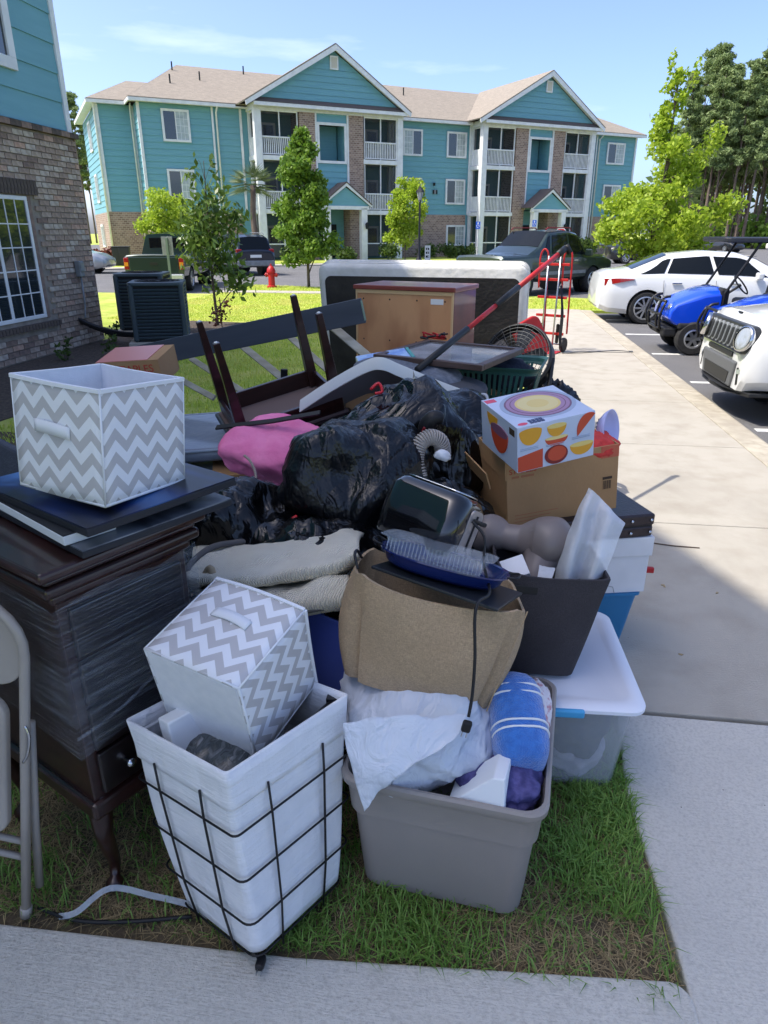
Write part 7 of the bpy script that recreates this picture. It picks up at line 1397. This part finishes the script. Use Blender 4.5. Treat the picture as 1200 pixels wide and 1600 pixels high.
for k in range(3): MB().tube([(x, (.06, .12, .18)[k], z + MH / 2) for x, z in rrect(2 * MW * 1.003, MH * 1.003, .09, 6)], .004, 5, loop=True).build('piping', M_quilt, mt, True)
pb, pt_ = AY(652, 578, 3.5), AY(884, 388, 5.0); pole = thing('extension_pole', 'long red and black telescopic pole slanting up across the mattress', 'pole', (0, 0, 0)); pe = lambda t: pb.lerp(pt_, t)
for t0, t1, r_, m_, nm in ((0, .28, .018, M_trimblk, 'grip'), (.28, .46, .014, M_red, 'tube'), (.46, .62, .019, M_trimblk, 'clamp'), (.62, .93, .016, M_red, 'tube'), (.93, 1.0, .022, M_trimblk, 'head')): MB().tube([pe(t0), pe(t1)], r_, 12).build(nm, m_, pole, True)
MB().tube([pe(1.0) + Vector((0, 0, .02)), pe(1.0) + Vector((.03, 0, -.03))], .02, 10).build('head', M_trimblk, pole, True)
tr_ = thing('hand_truck', 'red hand truck with silver tubes standing on the sunlit walk', 'hand truck', (1.02, 11.35, 0.0), rad(-28)); HW = .19; M_tube = pm('silver_tube', S(176, 178, 180), .3, metal=.9)
for s in (-1, 1):
    MB().tube([(s * HW * .5, -.02, .03), (s * HW * .5, .02, 1.42)], .014, 8).build('rail', M_tube, tr_, True); MB().tube(spl([(s * HW - .06, .08, .95), (s * HW - .06, .06, 1.38), (s * HW - .02, .06, 1.5), (s * HW + .03, .06, 1.5), (s * HW + .07, .06, 1.40), (s * HW + .07, .08, 1.0), (s * HW + .07, .12, .28)], 5), .014, 8).build('handle', M_red, tr_, True)
    MB().lathe([(0, -.03), (.1, -.03), (.11, -.01), (.11, .01), (.1, .03), (0, .03)], 20, TR((s * .22, .12, .11), 0, 90)).build('wheel', M_black, tr_, True, 40)
    MB().prism(rrect(.05, .3, .024, 5), -.01, .01, 'y', Matrix.Translation((s * .13, .06, .28))).build('stair_climber', M_black, tr_, bevel=.004)
for z in (.28, .55, .82, 1.08, 1.3): MB().bb(-HW - .05, HW + .05, .03, .05, z - .02, z + .02).build('crossbar', M_red, tr_, bevel=.006)
MB().loft([[(-.23, -.24, .006), (.23, -.24, .006), (.23, .04, .012), (-.23, .04, .012)], [(-.23, -.24, .012), (.23, -.24, .012), (.23, .04, .02), (-.23, .04, .02)]]).build('toe_plate', M_red, tr_); MB().tube([(-.22, .12, .11), (.22, .12, .11)], .012, 8).build('axle', M_tube, tr_)
sp5 = thing('strap', 'black cargo strap trailing from the hand truck across the walk', 'strap', (0, 0, 0)); ribbon(spl([Vector((1.15, 11.3, 1.0)), Vector((1.2, 11.25, .6)), Vector((1.2, 11.2, .2)), Vector((1.25, 11.2, .012)), Vector((1.5, 11.25, .02)), Vector((1.8, 11.4, .008)), Vector((2.1, 11.4, .03)), Vector((2.35, 11.45, .008))], 6), .05, .004).build('webbing', M_black, sp5); MB().box((2.33, 11.45, .015), (.06, .03, .02)).build('hook', M_grey, sp5, bevel=.004)
o = tag(MB().prism(rrect(.34, .26, .06, 5), -.02, .02, 'z').build('red_paddle', M_red, bevel=.01), 'red plastic paddle leaning behind the round fan', 'board'); o.location = AY(830, 530, 6.1); o.rotation_euler = E3(80, 62, 10)
rc = thing('red_cables', 'bundle of red jumper cables on top of the chest side of the heap', 'cable', (0, 0, 0)); rj = random.Random(4)
for k in range(4): MB().tube(spl([AY(655 + rj.uniform(0, 45), 524 + rj.uniform(-5, 8), 4.50 + rj.uniform(-.1, .06)) for _ in range(5)], 5), .006, 6).build('cable', (M_red, M_black)[k % 2], rc, True)
carton('brown carton under the red jumper cables', (-0.15, 4.58, 0), (0, 0, -8), .22, .13, 1.04, open_=False)
# ---- litter
o = thing('film_strip', 'twisted strip of clear plastic film lying on the soil below the chest', 'plastic strip', (0, 0, 0)); ribbon(spl([G(92, 1432, .01), G(120, 1425, .03), G(172, 1388, .05), G(240, 1400, .03), G(300, 1415, .02), G(325, 1432, .01)], 6), .016, .001, up=(.3, -.6, .6)).build('strip', pm('film_clear', S(210, 218, 224), .12, alpha=.4, bump=.9, bsc=50), o)
o = tag(MB().tube(spl([G(60, 1418, .008), G(120, 1438, .01), G(200, 1440, .01), G(300, 1432, .01)], 6), .006, 6).build('black_cable', M_black, None, True), 'black cable lying on the bare soil by the folding chair', 'cord')
o = tag(MB().tube([G(1010, 847, .004), G(1055, 853, .006), G(1093, 856, .004)], .004, 5).build('twig', M_bark), 'thin twig lying on the sunny concrete', 'twig')
for i, (px, py) in enumerate(((1033, 915), (1040, 918), (1068, 1023), (1120, 925), (925, 1340), (820, 1250))): o = tag(MB().prism([(0, 0), (.018, .004), (.02, .010), (.004, .012)], 0, .003, 'z').build('leaf_scrap', M_straw), 'tiny dry leaf scrap on the concrete or grass edge', 'leaf', 'dry scraps on the walk'); o.location = G(px, py, .001); o.rotation_euler = (0, 0, i * 1.3)
o = tag(MB().box((0, 0, 0), (.05, .02, .025)).build('red_scrap', M_red, bevel=.004), 'small red plastic bit on the walk beside the white carton', 'scrap'); o.location = G(1012, 888, .5) if False else AY(1012, 890, 2.78); o.location.z = max(.013, o.location.z)
